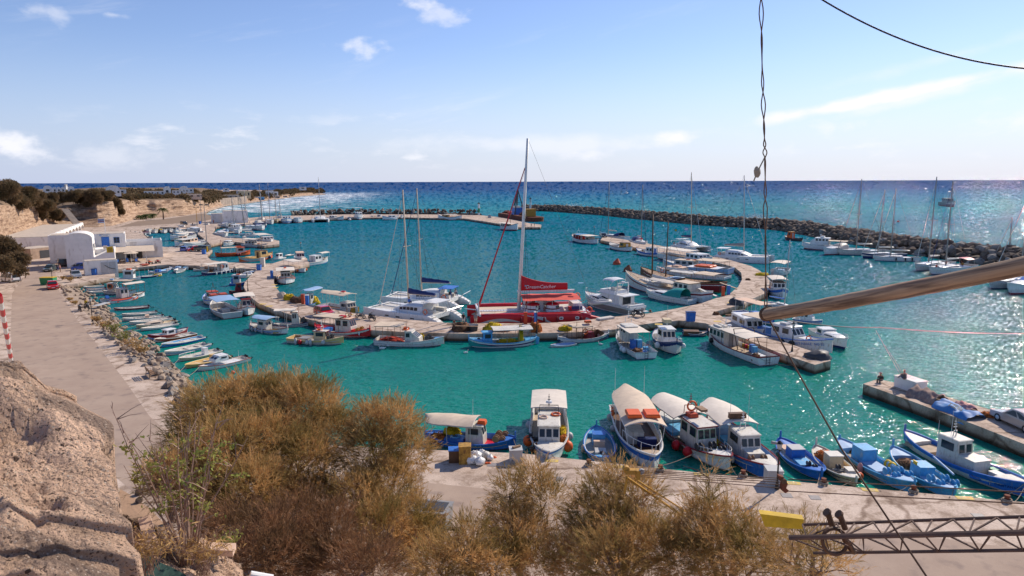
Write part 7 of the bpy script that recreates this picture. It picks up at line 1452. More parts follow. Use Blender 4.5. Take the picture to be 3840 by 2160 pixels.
def crown(lobes,root,m,rg,dens,bl,bw,plume=1.0,up=.55,wind=(-.12,0,0),n_per=14):
 """lobes: (centre, radius). Feathery plumes spring from inside each lobe to a ragged surface"""
 VV=[]; FF=[]; n0=0
 for ce,rad_ in lobes:
  npl=int(dens*rad_**2); d=unit(rg.normal(size=(npl,3))*[1,1,.9]+[0,0,.25]); ce=np.array(ce); r0=rad_*rg.uniform(.25,.95,(npl,1))**.6
  st=ce+d*r0*[1,1,.9]; pd=unit(d*.8+[0,0,up]+np.array(wind)+rg.normal(size=(npl,3))*.35); pl_=plume*rg.uniform(.45,1.25,(npl,1))**1.3
  t=rg.uniform(0,1,(npl,n_per,1)); curve=t*pl_[:,None] ; o=st[:,None]+pd[:,None]*curve+np.array([0,0,-.25])*(t**2)*pl_[:,None]*.5
  dd=unit((pd[:,None]+rg.normal(size=(npl,n_per,3))*.38*(1.15-t*.7)).reshape(-1,3)); V,Fc=blades(o.reshape(-1,3),dd,bl,bw,rg); VV.append(V); FF.append(Fc+n0); n0+=len(V)
 return np_mesh('crown',np.vstack(VV),np.vstack(FF),m,root)
def limbs(root,base,targets,r0,m,seed,name='trunk',twigs=3):
 k=MB(); rg=random.Random(seed); fork=Vector(base)+Vector((0,0,max(.6,(min(t[2] for t in targets)-base[2])*.45))); k.tube([base,Vector(base).lerp(fork,.5)+Vector((.1,.05,0)),fork],r0,8,r0*.8)
 for t in targets:
  t=Vector(t); mid=fork.lerp(t,.5)+Vector((rg.uniform(-.4,.4),rg.uniform(-.4,.4),rg.uniform(-.1,.4))); k.tube([fork,fork.lerp(mid,.5),mid,mid.lerp(t,.6)+Vector((rg.uniform(-.2,.2),0,0)),t],r0*.55,6,r0*.08)
  for q in range(twigs*3):
   s_=mid.lerp(t,rg.uniform(0,1)); e=s_+Vector((rg.uniform(-1,1),rg.uniform(-1,1),rg.uniform(-.1,1.1)))*(t-fork).length*.16; k.tube([s_,s_.lerp(e,.5)+Vector((0,0,.1)),e],r0*.13,4,r0*.03)
 return k.build(name,m,root)
RG=np.random.default_rng(5)
def tamarisk(base,lob,label,D0,dens=430,bl=.27,bw=.0095,plume=.85,r0=.22,seed=1,group='tamarisk trees below the cliff',m=None):
 b_=at(*base,Z1); root=empty('tamarisk_tree',b_,0,label,'tree',group); iv=Vector(b_); L_=[]
 for px,py,dd,r_ in lob:p=on_ray(px,py,D0+dd)-iv; L_.append((tuple(p),r_))
 limbs(root,(0,0,-.2),[l[0] for l in L_],r0,BARK,seed); crown(L_,root,m or TAM,RG,dens,bl,bw,plume); return root
tamarisk((1010,2110),[(790,1560,2,1.5),(920,1520,3,1.6),(1050,1520,3,1.6),(1160,1540,2,1.6),(1230,1640,1,1.4),(740,1660,1,1.2),(850,1700,-1,1.6),(1000,1680,0,1.8),(1130,1740,-1,1.6),(790,1830,-2,1.3),(920,1850,-3,1.5),(1180,1880,-2,
1.1),(640,1790,-2,.9),(700,1780,-2,1.1),(1080,1880,-2,1.0)],'largest tamarisk with a broad golden brown crown in the middle of the bottom',31,seed=2,r0=.3)
tamarisk((1390,2140),[(1480,1590,1,1.1),(1390,1590,1,.9),(1400,1700,0,1.3),(1530,1700,1,1.1),(1450,1830,-1,1.3),(1340,1870,-2,1.1),(1530,1960,-3,1.1),(1420,2000,-4,1.3),(1580,2060,-4,1.1)],'tall narrow tamarisk just right of the largest one, in front of the blue caique',
30,seed=3)
tamarisk((1950,2290),[(2000,1800,0,.65),(1910,1850,-1,.6),(2050,1880,-1,.75),(1900,1960,-1,.8),(1960,2010,-2,1.0),(2010,2110,-3,1.0),(1890,2080,-3,.8)],'slim tamarisk standing alone before the empty quay between the concrete block and crane',
27,seed=4,dens=400)
tamarisk((1770,2420),[(1770,2010,-1,.6),(1740,2110,-2,.9),(1830,2130,-2,.8),(1640,2140,-2,.9)],'low tamarisk at the bottom edge between the dumpster and slim tamarisk',25,seed=5,dens=400)
tamarisk((2330,2380),[(2310,1800,1,.6),(2250,1850,0,.6),(2390,1870,0,.8),(2200,1930,0,.7),(2300,1980,-1,1.1),(2200,2040,-1,.9),(2420,2050,-2,1.1),(2140,2120,-2,.8),(2290,2110,-3,1.1),(2520,2080,-2,1.0)],'wide tamarisk growing round the yellow crane jib',
25.5,seed=6)
tamarisk((2720,2420),[(2660,1790,0,.25),(2650,1860,-1,.3),(2640,1930,-1,.5),(2620,1990,-1,.8),(2730,1960,-1,.7),(2700,2070,-2,1.0),(2580,2110,-2,.9),(2820,2040,-2,.8),(2830,2130,-3,.9)],'tamarisk with one thin tall top shoot in front of the mooring cables',
25,seed=7,dens=330)
tamarisk((3020,2480),[(3000,2020,-1,.55),(3060,2060,-2,.6),(2960,2110,-2,.8),(3080,2140,-3,.8)],'sparse tamarisk at the left end of the lattice crane boom',23.5,seed=8,dens=170)
tamarisk((1180,2300),[(1120,2080,0,1.1),(1260,2120,-1,1.1),(1000,2110,-1,1.1),(880,2000,1,1.0),(1240,2000,1,1.1),(900,2130,-1,.9),(1120,1960,2,1.0),(1390,2140,-2,1.0),(1020,2000,0,.8)],'dry brown tamarisk thicket at the foot of the largest tree',
24,seed=9,dens=400,m=DRY)
tamarisk((640,1960),[(630,1810,0,.45),(710,1850,0,.65),(780,1950,1,.9),(860,2020,0,.9)],'dark low tamarisk at the left foot of the largest tree',27.5,seed=10,dens=400,m=DRY)
def bigbush(px,py,rad_,label,D=None,seed=1,dens=None,z=None,group='dark trees on the cliff top'):
 if D is None:D=220
 p=on_ray(px,py,D); root=empty('cliff_tree',(p.x,p.y,p.z-rad_),0,label,'tree',group); rg=random.Random(seed); L_=[((rg.uniform(-.7,.7)*rad_,rg.uniform(-.5,.5)*rad_,rad_*rg.uniform(.5,1.25)),rad_*rg.uniform(.4,.65)) for _ in range(7)]
 limbs(root,(0,0,-1),[l[0] for l in L_],rad_*.05,BARK,seed,twigs=1); s_=max(.3,D/667*.9)
 crown(L_,root,TAM2,RG,(dens or 900/max(4,rad_**1.2)),s_*1.15,s_*.2,plume=rad_*.28,up=.3,n_per=9)
EDGE=[(cam.matrix_world.inverted()@r_[-1],r_[-1]) for r_ in CLIFFP]; EDGE=[(CX-F*a.x/a.z,p) for a,p in EDGE]
def edge_at(px):return min(EDGE,key=lambda t:abs(t[0]-px))[1]
TL=[(15,712,30),(55,706,28),(92,728,26),(30,742,28),(72,752,24),(112,742,24),(138,762,22),(170,772,22),(160,798,18),(200,797,20),(222,812,11),(150,732,20),(190,742,18),(232,738,18),(272,735,18),(310,738,22),(350,733,22),(390,733,22),
(420,748,20),(436,772,17),(450,790,11),(330,757,13)]
NM=['dark tree cut by the left edge of the frame on the skyline','tallest dark tree on the skyline at far left','rounded dark tree right of the tallest one','dark tree below the tallest one','dark tree leaning over the banded cliff',
'dark tree stepping down towards the gully','tree at the head of the gully','tree filling the middle of the gully','left tree at the lower end of the gully','right tree at the lower end of the gully','small bush at the mouth of the gully by the stairs',
'brown tree on the skyline above the gully','brown tree before the first white vault','brown tree under the white vaulted houses','brown tree right of the vaulted houses','broad tree left of the domed house','widest dark tree near the domed house',
'round tree in front of the domed house','tree spilling over the cliff edge','tree hanging down the cliff above the flagpole','lowest bush on the slope above the flagpole','brown bush on the plateau edge above the stairs']
rgt=random.Random(8)
for i,(x,y,rp) in enumerate(TL):D=edge_at(x).xy.length+rgt.uniform(-4,16)-(14 if y>765 else 0); bigbush(x,y,rp/F*D,NM[i],D,i+20)
for i,(x,y,rp,D) in enumerate(((28,925,38,152),(62,972,32,146),(12,990,32,140),(72,1012,20,142))):bigbush(x,y,rp/F*D,['shadowy tree at the left edge above the white van','tree at the roadside right of the shadowy one','bush directly behind the white van',
'lowest bush at the bend of the road'][i],D,60+i,group='trees beside the road')
def scrub_band():
 rg=np.random.default_rng(3); L_=[]
 for x in range(120,1190,9):
  e=edge_at(x); D0=e.xy.length; u=e.xy.normalized()
  for q in range(5):
   D=D0+10+q*q*16+rg.uniform(0,12)+(25 if x<445 else 0); r_=rg.uniform(.55,1.15)*(1.5+D*.0026); v=Vector((u.x+rg.uniform(-.012,.012),u.y)).normalized()*D
   if x>780 and q<1:continue
   L_.append(((v.x,v.y,e.z+min(.6,q*.25)+r_*.1),r_))
 o=crown(L_,None,TAM2,RG,14,1.1,.25,plume=1.0,up=.3,n_per=8); o.name='cliff_scrub'; tag(o,'dense brown scrub covering the plateau out to the headland',None,None,'stuff')
scrub_band()
def palm(px,py,top,label,z=Z1,spread=2.6,n=26,short=False):
 b_=at(px,py,z); h=max(.6,zof(*top,b_)-z); root=empty('palm_tree',b_,0,label,'palm tree','palms on the beach'); k=MB()
 k.tube([(0,0,-.2),(.1,0,h*.5),(0,0,h)],.38 if not short else .3,8,.26); k.build('trunk',BARK,root)
 rg=random.Random(px); V=[]; fr=MB()
 for i in range(n):
  a=i*2.4; e=rg.uniform(-.2,1.1); pts=[Vector((math.cos(a)*spread*t*math.cos(e*(1-t*.3)),math.sin(a)*spread*t*math.cos(e*(1-t*.3)),h+spread*(math.sin(e)*t-.7*t*t))) for t in (0,.25,.5,.75,1)]
  for j in range(4):
   for q in range(5):
    p=pts[j].lerp(pts[j+1],q/5); d=(pts[j+1]-pts[j]).normalized(); s_=d.cross(Vector((0,0,1))).normalized()
    for sg in (-1,1):t_=p+(s_*sg*.75+d*.45+Vector((0,0,-.35)))*spread*.26; fr.add([p,p+d*spread*.06,t_],[(0,1,2)])
 fr.build('fronds',PALML,root)
palm(613,823,(611,785),'tall palm tree at the edge of the beach',spread=3.0)
for i,(x,y,t) in enumerate(((527,823,812),(548,822,808),(572,818,806))):palm(x,y,(x,t),['leftmost low bushy palm below the cliff','middle low bushy palm below the cliff','low bushy palm nearest the tall palm'][i],spread=2.8,n=34,short=True)
palm(640,797,(640,790),'tiny palm on the slope right of the tall one',spread=1.8,short=True)
# ------------------------------------------------------------------ foreground tufa rock
def fore_rock():
 m=bpy.data.materials.new('pumice_rock'); m.use_nodes=True; N,L=m.node_tree.nodes,m.node_tree.links; b=N['Principled BSDF']; b.inputs['Roughness'].default_value=.95; b.inputs['Specular IOR Level'].default_value=.1
 g=N.new('ShaderNodeNewGeometry')
 def vor(scale,feat='F1'):
  n=N.new('ShaderNodeTexVoronoi'); n.inputs['Scale'].default_value=scale; q=N.new('ShaderNodeTexNoise'); q.inputs['Scale'].default_value=scale*1.3; L.new(g.outputs['Position'],q.inputs['Vector']); w=N.new('ShaderNodeVectorMath'); w.operation='MULTIPLY_ADD'; L.new(q.outputs['Color'],
w.inputs[0]); w.inputs[1].default_value=(.9/scale,)*3; L.new(g.outputs['Position'],w.inputs[2]); L.new(w.outputs[0],n.inputs['Vector']); return n
 def nz(scale,det,r_=.6):n=N.new('ShaderNodeTexNoise'); n.inputs['Scale'].default_value=scale; n.inputs['Detail'].default_value=det; n.inputs['Roughness'].default_value=r_; L.new(g.outputs['Position'],n.inputs['Vector']); return n.outputs['Fac']
 r=N.new('ShaderNodeValToRGB'); L.new(nz(1.1,8),r.inputs[0]); e=r.color_ramp.elements; e[0].position=.3; e[0].color=(.50,.33,.225,1); e[1].position=.65; e[1].color=(.86,.59,.42,1)
 def clast(scale,thr,cc,prev,jit):
  v=vor(scale); sp=N.new('ShaderNodeSeparateColor'); L.new(v.outputs['Color'],sp.inputs[0]); a=N.new('ShaderNodeMath'); a.operation='LESS_THAN'; L.new(v.outputs['Distance'],a.inputs[0])
  tm=N.new('ShaderNodeMath'); tm.operation='MULTIPLY'; L.new(sp.outputs[0],tm.inputs[0]); tm.inputs[1].default_value=jit; L.new(tm.outputs[0],a.inputs[1])
  s2=N.new('ShaderNodeMath'); s2.operation='GREATER_THAN'; L.new(sp.outputs[1],s2.inputs[0]); s2.inputs[1].default_value=thr; f=N.new('ShaderNodeMath'); f.operation='MULTIPLY'; L.new(a.outputs[0],f.inputs[0]); L.new(s2.outputs[0],f.inputs[1])
  mx=N.new('ShaderNodeMix'); mx.data_type='RGBA'; L.new(f.outputs[0],mx.inputs['Factor']); L.new(prev,mx.inputs[6]); mx.inputs[7].default_value=(*cc,1); return mx.outputs[2]
 bn=N.new('ShaderNodeMapping'); bn.inputs['Rotation'].default_value=(0,0,.6); bn.inputs['Scale'].default_value=(.35,1.6,1); L.new(g.outputs['Position'],bn.inputs[0]); bz=N.new('ShaderNodeTexNoise'); bz.inputs['Scale'].default_value=1.1; bz.inputs['Detail'].default_value=6; L.new(bn.outputs[0],
bz.inputs['Vector']); br=N.new('ShaderNodeMapRange'); br.inputs['From Min'].default_value=.52; br.inputs['From Max'].default_value=.64; L.new(bz.outputs['Fac'],br.inputs['Value']); bm_=N.new('ShaderNodeMix'); bm_.data_type='RGBA'; L.new(br.outputs[0],
bm_.inputs['Factor']); L.new(r.outputs[0],bm_.inputs[6]); bm_.inputs[7].default_value=(.30,.215,.165,1)
 c=clast(10,.72,(.11,.075,.06),bm_.outputs[2],.3); c=clast(24,.35,(.20,.135,.10),c,.42); c=clast(48,.3,(.22,.15,.11),c,.45); c=clast(30,.5,(.62,.5,.4),c,.4)
 L.new(c,b.inputs['Base Color']); ad=N.new('ShaderNodeMath'); ad.operation='ADD'; L.new(nz(7,12,.75),ad.inputs[0]); v=vor(16); ml=N.new('ShaderNodeMath'); ml.operation='MULTIPLY'; L.new(v.outputs['Distance'],ml.inputs[0]); ml.inputs[1].default_value=-.5; L.new(ml.outputs[0],
ad.inputs[1])
 bp=N.new('ShaderNodeBump'); bp.inputs['Strength'].default_value=1; bp.inputs['Distance'].default_value=.12; L.new(ad.outputs[0],bp.inputs['Height']); L.new(bp.outputs[0],b.inputs['Normal'])
 lip=[on_ray(px,py,D) for px,py,D in ((-700,1330,13),(-350,1350,12.5),(-100,1375,12),(60,1400,11.5),(140,1428,11),(250,1420,10.6),(325,1440,10.2),(362,1500,9.7),(368,1590,9.0),(408,1660,8.6),(432,1750,8.1),(432,1830,7.7),(470,1900,
7.5),(492,1990,7.2),(462,2060,6.9),(455,2160,6.6),(440,2300,6.2),(430,2500,5.7))]
 n=150; lp=[]
 for i in range(n):
  t=i*(len(lip)-1)/(n-1); a=min(int(t),len(lip)-2); p=lip[a].lerp(lip[a+1],t-a); w0=noise.noise(Vector((i*.085,0,3)))*.5; o_=Vector((p.x,p.y,0)).normalized(); p=p+Vector((w0,-w0*.25,w0*.1-.25)); lp.append(p)
 G=[]; cen=Vector((-9.5,2.0,17.3)); rows=150
 for i,p in enumerate(lp):
  row=[]
  out=Vector((p.x-cen.x,p.y-cen.y,0)).normalized()
  for j in range(16):
   u=1-j/15; z=p.z-(p.z-.3)*u**1.0; q=p+out*(-.35*math.sin(u*3.1)+u*1.2); q.z=z
   if u>0:q+=out*noise.fractal(q*.6,1,2,4)*.5*min(1,u*6)
   row.append(q)
  for j in range(1,rows):
   u=j/(rows-1); q=Vector((p.x+(cen.x-p.x)*u,p.y+(cen.y-p.y)*u,p.z+(cen.z-p.z)*u)); w_=Vector((q.x,q.y,0))
   e=min(1,u*9)
   st=noise.noise(Vector((q.x*.35+q.y*.35,q.y*.9-q.x*.5,1.0)))
   h=.25*st+.22*abs(noise.noise(w_*1.3))+(.13)*math.sin((q.y*1.25-q.x*.75)*1.5+st*2.5)
   h+=.35*max(0,noise.noise(w_*.9+Vector((3,1,0)))) ; h+=noise.fractal(w_*2.6,.8,2.1,6)*.12+.05*noise.noise(w_*11)-.16*max(0,noise.noise(w_*2.2+Vector((7,3,0)))-.25)*4
   bump=.5*math.exp(-((q.x+6.3)**2+(q.y-8.6)**2)/1.4)
   q.z+=h*e+bump*e+.3*(1-math.exp(-u*11)); row.append(q)
  G.append(row)
 k=MB(); k.grid(G); o=k.build('tufa_outcrop',m,smooth=True); tag(o,'pitted pale tufa outcrop full of dark pebbles filling the lower left corner','rock outcrop'); return m
PUM=fore_rock()
rgb=random.Random(5)
for i,(px,py,z,s_) in enumerate(((322,1612,16.2,.11),(298,1605,16.3,.1),(272,1955,15.3,.14),(30,1550,16.4,.16),(262,2040,15.0,.1),(120,1830,15.9,.07),(350,1590,16.2,.08))):
 p=on_ray(px,py,(20-z)/.001 if False else math.hypot(*at(px,py,z)[:2])); o=bpy.data.objects.new('stone',RM[[0,1,3][i%3]]); col.objects.link(o); o.location=p; o.scale=(s_,s_*.8,s_*.7); o.rotation_euler=(.3,.2,i)
 tag(o,['dark stone at the notch of the outcrop edge','dark stone left of the notch stone','round dark stone on the lower face of the outcrop','largest dark stone at the left of the upper ledge','small dark stone near the shaded hollow',
'small pebble on the grey band of the outcrop','dark stone right at the lip of the outcrop'][i],'stone','loose stones on the outcrop')
for i,(px,py,s_) in enumerate(((520,1855,.35),(520,1885,.3),(440,1848,.22),(600,1906,.2))):
 o=bpy.data.objects.new('boulder',RM[[1,1,6,2][i]]); col.objects.link(o); o.location=at(px,py,Z1)+Vector((0,0,.15)); o.scale=(s_,s_*.8,s_*.9); o.rotation_euler=(0,.3,i)
 tag(o,['upper reddish boulder on the dirt verge','lower reddish boulder on the dirt verge','pale stone on the verge against the outcrop','pale stone on the verge near the dark tamarisk'][i],'boulder','boulders on the dirt verge')
def ledge():
 P=[on_ray(px,py,D) for px,py,D in ((380,1990,9.2),(450,1925,9.4),(560,1950,9.2),(640,2010,9.2),(700,2080,9.0),(800,2040,9.5),(850,2080,9.4),(900,2130,9.2),(950,2200,8.8),(1000,2350,8.0),(350,2400,7.2),(370,2200,8.2))]
 ce=sum(P,Vector())/len(P); k=MB(); G=[]; n=96
 for i in range(n+1):
  t=(i%n)*len(P)/n; a=int(t); p=P[a].lerp(P[(a+1)%len(P)],t-a)+Vector((noise.noise(Vector((i*.4,0,0)))*.1,noise.noise(Vector((i*.4,4,0)))*.1,0)); row=[Vector((p.x*1.08,p.y*1.08,.5)),Vector((p.x*1.03,p.y*1.03,p.z-3)),Vector((p.x,p.y,
p.z-.5))]
  for j in range(22):
   u=j/21; q=p.lerp(ce,u); q.z+=noise.fractal(Vector((q.x,q.y,0))*1.8,1,2,5)*.22*min(1,u*4+.2); row.append(q)
  G.append(row)
 k.grid(G); o=k.build('rock_ledge',PUM,smooth=True); tag(o,'lower rubble ledge under the bare shrub at the bottom','rock ledge')
ledge()
def shrub(px,py,D,h,label,n=26,leaf=900,seed=3,spread=.5,lm=None,bl=.05,bwid=.018):
 b_=on_ray(px,py,D); root=empty('shrub',b_,0,label,'shrub'); rg=random.Random(seed); k=MB(); tips=[]
 for i in range(n):
  a=rg.uniform(0,6.3); s_=rg.uniform(.15,1)*spread; e=Vector((math.cos(a)*s_,math.sin(a)*s_*.7,h*rg.uniform(.55,1.05))); b0=Vector((rg.uniform(-.08,.08),rg.uniform(-.08,.08),-.1)); pts=[b0,b0.lerp(e,.35)+Vector((0,0,.1)),b0.lerp(e,
.7)+Vector((rg.uniform(-.06,.06),0,.06)),e]; k.tube(pts,.008*h,4,.0025)
  for q in range(7):st=pts[1].lerp(e,rg.uniform(0,1)); t_=st+Vector((rg.uniform(-.35,.35),rg.uniform(-.3,.3),rg.uniform(.0,.35)))*h*.4; k.tube([st,st.lerp(t_,.5)+Vector((.01,0,.02)),t_],.004*h,3,.0015); tips.append((st,t_))
 k.build('stems',mat('dry_twigs',(.38,.25,.18),.9,.2,6,c2=(.22,.13,.1)),root)
 if leaf:
  r_=np.random.default_rng(seed); o=[]
  for _ in range(leaf):a,e=tips[r_.integers(len(tips))]; o.append(tuple(a.lerp(e,r_.uniform(.2,1.1))+Vector(r_.normal(size=3)*.02)))
  o=np.array(o); keep=o[:,2]<h*.8; o=o[keep]; V,Fc=blades(o,unit(r_.normal(size=o.shape)),bl,bwid,r_); np_mesh('leaves',V,Fc,lm or GRNL,root)
 return root
shrub(705,2085,8.9,1.95,'leggy half bare shrub with yellow green leaves on the rubble ledge',17,1100,3,1.05)
shrub(560,2120,8.0,.5,'small dry tuft at the left foot of the leggy shrub',30,500,4,.5,TAM,.09,.006)
shrub(760,2130,8.6,.45,'low dry tuft right of the leggy shrub',40,600,5,.6,TAM,.09,.006)
shrub(860,2075,9.2,.35,'small leafy sprig at the right end of the ledge',12,200,6,.3)
for i,(px,py,r_,hh) in enumerate(((368,1212,1.2,1.3),(395,1240,1.5,1.7),(430,1258,1.6,1.9),(468,1290,1.7,2.0),(500,1318,1.7,1.9),(532,1330,1.2,1.3),(285,1142,1.0,.7),(262,1128,.8,.6),(265,1058,1.4,1.3),(235,1050,1.0,.9),(25,1392,1.1,
1.0))):
 D=math.hypot(*at(px,py,1.0)[:2]); r=shrub(px,py,D,hh,['dry shrub','bushy shrub','tall grey green shrub','bushy green brown shrub','spreading shrub','small shrub','low brown shrub','tiny brown shrub','dry shrub','small dry shrub','dead shrub'][i]+[' next to the tilted street lamp on the promenade edge',
' second from the street lamp along the stone bank',' level with the cream skiffs on the stone bank',' level with the red boat on the stone bank',' level with the bright blue boat on the bank',' at the lower end of the row along the bank',
' above the lamp post beside the stones',' highest on the stone bank',' around the silver blue car',' left of the silver blue car',' at the base of the red and white post'][i],22,900,30+i,r_,TAM if i not in (2,3) else GRNL,.16,.035)
# ------------------------------------------------------------------ buildings
WALL=mat('white_render',(.86,.82,.77),.85,.06,.5,bump=.15,bscale=3,dirt=(.52,.46,.40)); ROOFM=mat('pale_roof',(.60,.50,.40),.9,.12,.6,bump=.2,bscale=4); STONEW=mat('stone_wall',(.46,.33,.24),.95,.25,1.5,bump=.9,bscale=4,c2=(.28,.2,
.15)); REVEAL=mat('blue_paint',(.04,.17,.45),.6,.1)
def frame_at(o,x_to,z=Z1):
 a,b_=at(*o,z),at(*x_to,z); return a,math.atan2(b_.y-a.y,b_.x-a.x)
def wall_open(root,p0,rz,u,v,w,h,z,m,frame=None,name='window',out=1,depth=.12):
 """framed opening on a wall running along local x at y = v; u centre"""
 k=MB(); k.box((u,v,z),(w+.16,.10,h+.16)); f=k.build(name+'_frame' if name !='door' else 'door_frame',frame or WALL,root)
 k=MB(); k.box((u,v-out*.045,z),(w,.04,h)); k.build('pane' if name=='window' else 'door',m,f)
 if name=='window':k=MB(); k.box((u,v-out*.07,z),(.05,.03,h)); k.box((u,v-out*.07,z),(w,.03,.05)); k.build('glazing_bar',frame or WALL,f)
def office():
 """local x runs from the blank corner (left) to the cafe corner, local y runs away from the camera"""
 A,B_=at(253,1006,Z1),at(434,996,Z1); C_=at(576,955,Z1); ex=(B_-A).xy; W_=ex.length; ex.normalize(); ey=Vector((-ex.y,ex.x)); dl=(C_-B_).xy; D_=min(24,abs(dl.dot(ey))); skew=dl.dot(ex)
 rz=math.atan2(ex.y,ex.x); r=empty('harbour_office',A,rz,'white harbour office with vaulted roof, blue door, stair and shaded cafe terrace','building'); iM=(Matrix.Translation(A)@Matrix.Rotation(rz,4,'Z')).inverted()
 T=W_*.56; zt=zof(244,898,A)-Z1; rise=1.3; k=MB(); G=[]
 for y in (0,9.5):G.append([Vector((0,y,0)),Vector((0,y,zt))]+[Vector((T*(1-math.cos(a))/2,y,zt+rise*math.sin(a))) for a in [math.pi*i/12 for i in range(1,12)]]+[Vector((T,y,zt)),Vector((T,y,0))])
 k.grid(G); k.f+=[tuple(range(15))[::-1],tuple(range(15,30))]; k.build('vaulted_block',WALL,r,smooth='auto')
 k=MB(); k.tube([Vector((T*(1-math.cos(a))/2,-.05,zt+rise*math.sin(a)+.02)) for a in [math.pi*i/12 for i in range(13)]],.09,4); k.tube([(0,-.03,zt*.97),(T*.97,-.03,zt*.97)],.03,4); k.build('string_course',WALL,r)
 lw=3.4; k=MB(); k.add([(T,0,0),(W_,0,0),(W_,0,zt*.62),(T+.2,0,zt*.34),(T,0,zt*.34),(T,5.5,0),(W_,5.5,0),(W_,5.5,zt*.62),(T+.2,5.5,zt*.34),(T,5.5,zt*.34)],[(0,1,2,3,4),(9,8,7,6,5),(1,6,7,2),(2,7,8,3),(3,8,9,4),(0,4,9,5)]); k.build('stair_block',
WALL,r)
 k=MB(); k.box(((T+W_)/2,9.5,lw/2),(W_-T,8,lw)); k.box(((T+W_)/2,9.5,lw+.02),(W_-T-.3,7.7,.06)); k.build('terrace',WALL,r)
 k=MB(); k.box((T+(W_-T)*.45-3.5,17.5,3.2),(16,7.5,6.6)); ub=k.build('upper_block',WALL,r); k=MB(); k.box((T+(W_-T)*.45-3.5,17.5,6.55),(15.4,6.9,.1)); k.build('flat_roof',ROOFM,ub); xc=T+(W_-T)*.45
 blue=pm('blue'); wall_open(ub,0,0,xc+.2,13.7,1.5,2.3,4.6,blue,REVEAL,'door'); wall_open(ub,0,0,xc-2.6,13.7,1.1,1.3,4.9,glass(),REVEAL); wall_open(ub,0,0,xc+2.6,13.7,1.1,1.3,4.9,glass(),REVEAL)
 k=MB(); k.box((xc+.1,13.68,6.25),(2.6,.06,.62)); s_=k.build('sign_board',pm('white'),ub); k=MB(); k.torus((xc-.75,13.62,6.2),.16,.04,Matrix.Rotation(R(90),4,'X'),12,5); k.build('emblem',pm('blue'),s_); MX=Matrix.Rotation(R(90),4,'X')
 text_part('ΛΙΜΕΝΙΚΟΣ ΣΤΑΘΜΟΣ',.2,Matrix.Translation((xc+.1,13.62,6.42))@MX,pm('navy'),s_); text_part('ΒΛΥΧΑΔΑ',.2,Matrix.Translation((xc+.35,13.62,6.12))@MX,pm('navy'),s_)
 cx=W_+skew*.45+.6; k=MB(); k.box((W_*.5+cx*.5+2,19.5,1.6),(cx-W_+8,9,3.2)); cf=k.build('cafe_wing',WALL,r); k=MB()
 for y in (15.1,23.9):k.box((W_*.5+cx*.5+2,y,3.7),(cx-W_+8,.25,1.1))
 k.box((cx+5.9,19.5,3.75),(.25,8.6,1.2)); k.build('parapet',WALL,cf)
 k=MB(); k.grid([[Vector((x,y,z)) for x in (W_-.8,W_+2.5,cx+4)] for y,z in ((6.0,2.5),(11,3.05),(15,3.2))]); k.build('awning',pm('beige'),cf)
 for i in range(4):
  x=W_-.2+i*2.2; k=MB(); k.box((x,7,1.25),(.18,.18,2.5)); k.build('post',WALL,cf)
 for x in (W_+.4,W_+2.8,W_+5):wall_open(cf,0,0,x,14.95,1.1,2.1,1.2,glass(),pm('brown'),'door')
 k=MB(); k.add([(W_-1.5,-.06,3.1),(W_-.2,-.06,3.1),(W_-.2,-.06,4.55),(W_-1.5,-.06,4.4)],[(0,1,2,3)]); b_=k.build('menu_banner',pm('yellow'),r)
 for i in range(6):k=MB(); k.box((W_-.85,-.075,3.25+i*.16),(.9-.1*(i%2),.01,.06)); k.build('banner_print',pm('darkred' if i>3 else 'brown'),b_)
 for x,y in ((2.2,11.0),):k=MB(); k.box((x+T,5.7,lw+.5),(.8,.6,.7)); k.build('air_conditioner',pm('beige'),r)
 for y in (2.5,4.2,5.9):k=MB(); k.box((T+.03,y,zt*.66),(.06,1.1,1.5)); k.build('window',glass(),r)
 k=MB(); k.cyl((T+2.2,15,6.6),(T+2.2,15,10.5),.07,.05); k.build('flagpole',pm('white'),r)
 for i in range(5):k=MB(); k.box((T+1.5,15,9.3+i*.2),(1.35,.02,.2)); k.build('flag_stripe',pm('paleblue' if i%2==0 else 'darkred'),r)
 k=MB(); k.box((xc-4.5,16.5,7.0),(1.4,1.0,.8)); k.build('water_tank',pm('peach'),r)
 return r,W_,cx
OFF,OW,OCX=office()
M_OFF=Matrix.Translation(OFF.location)@Matrix.Rotation(OFF.rotation_euler[2],4,'Z')
def parasol(p,label,r_=1.7,h=2.6):
 r=empty('parasol',p,0,label,'parasol'); k=MB(); k.cyl((0,0,0),(0,0,h),.04); k.build('pole',pm('white'),r); k=MB(); k.cyl((0,0,h-.35),(0,0,h+.25),r_,.05,8); k.build('canopy',pm('beige'),r)
parasol(M_OFF@Vector((OW+3.2,5.2,0)),'cream parasol at the water side end of the cafe terrace')
parasol(M_OFF@Vector((OW-6.2,8.0,3.4)),'cream parasol on the roof terrace of the office',1.2,2.2)
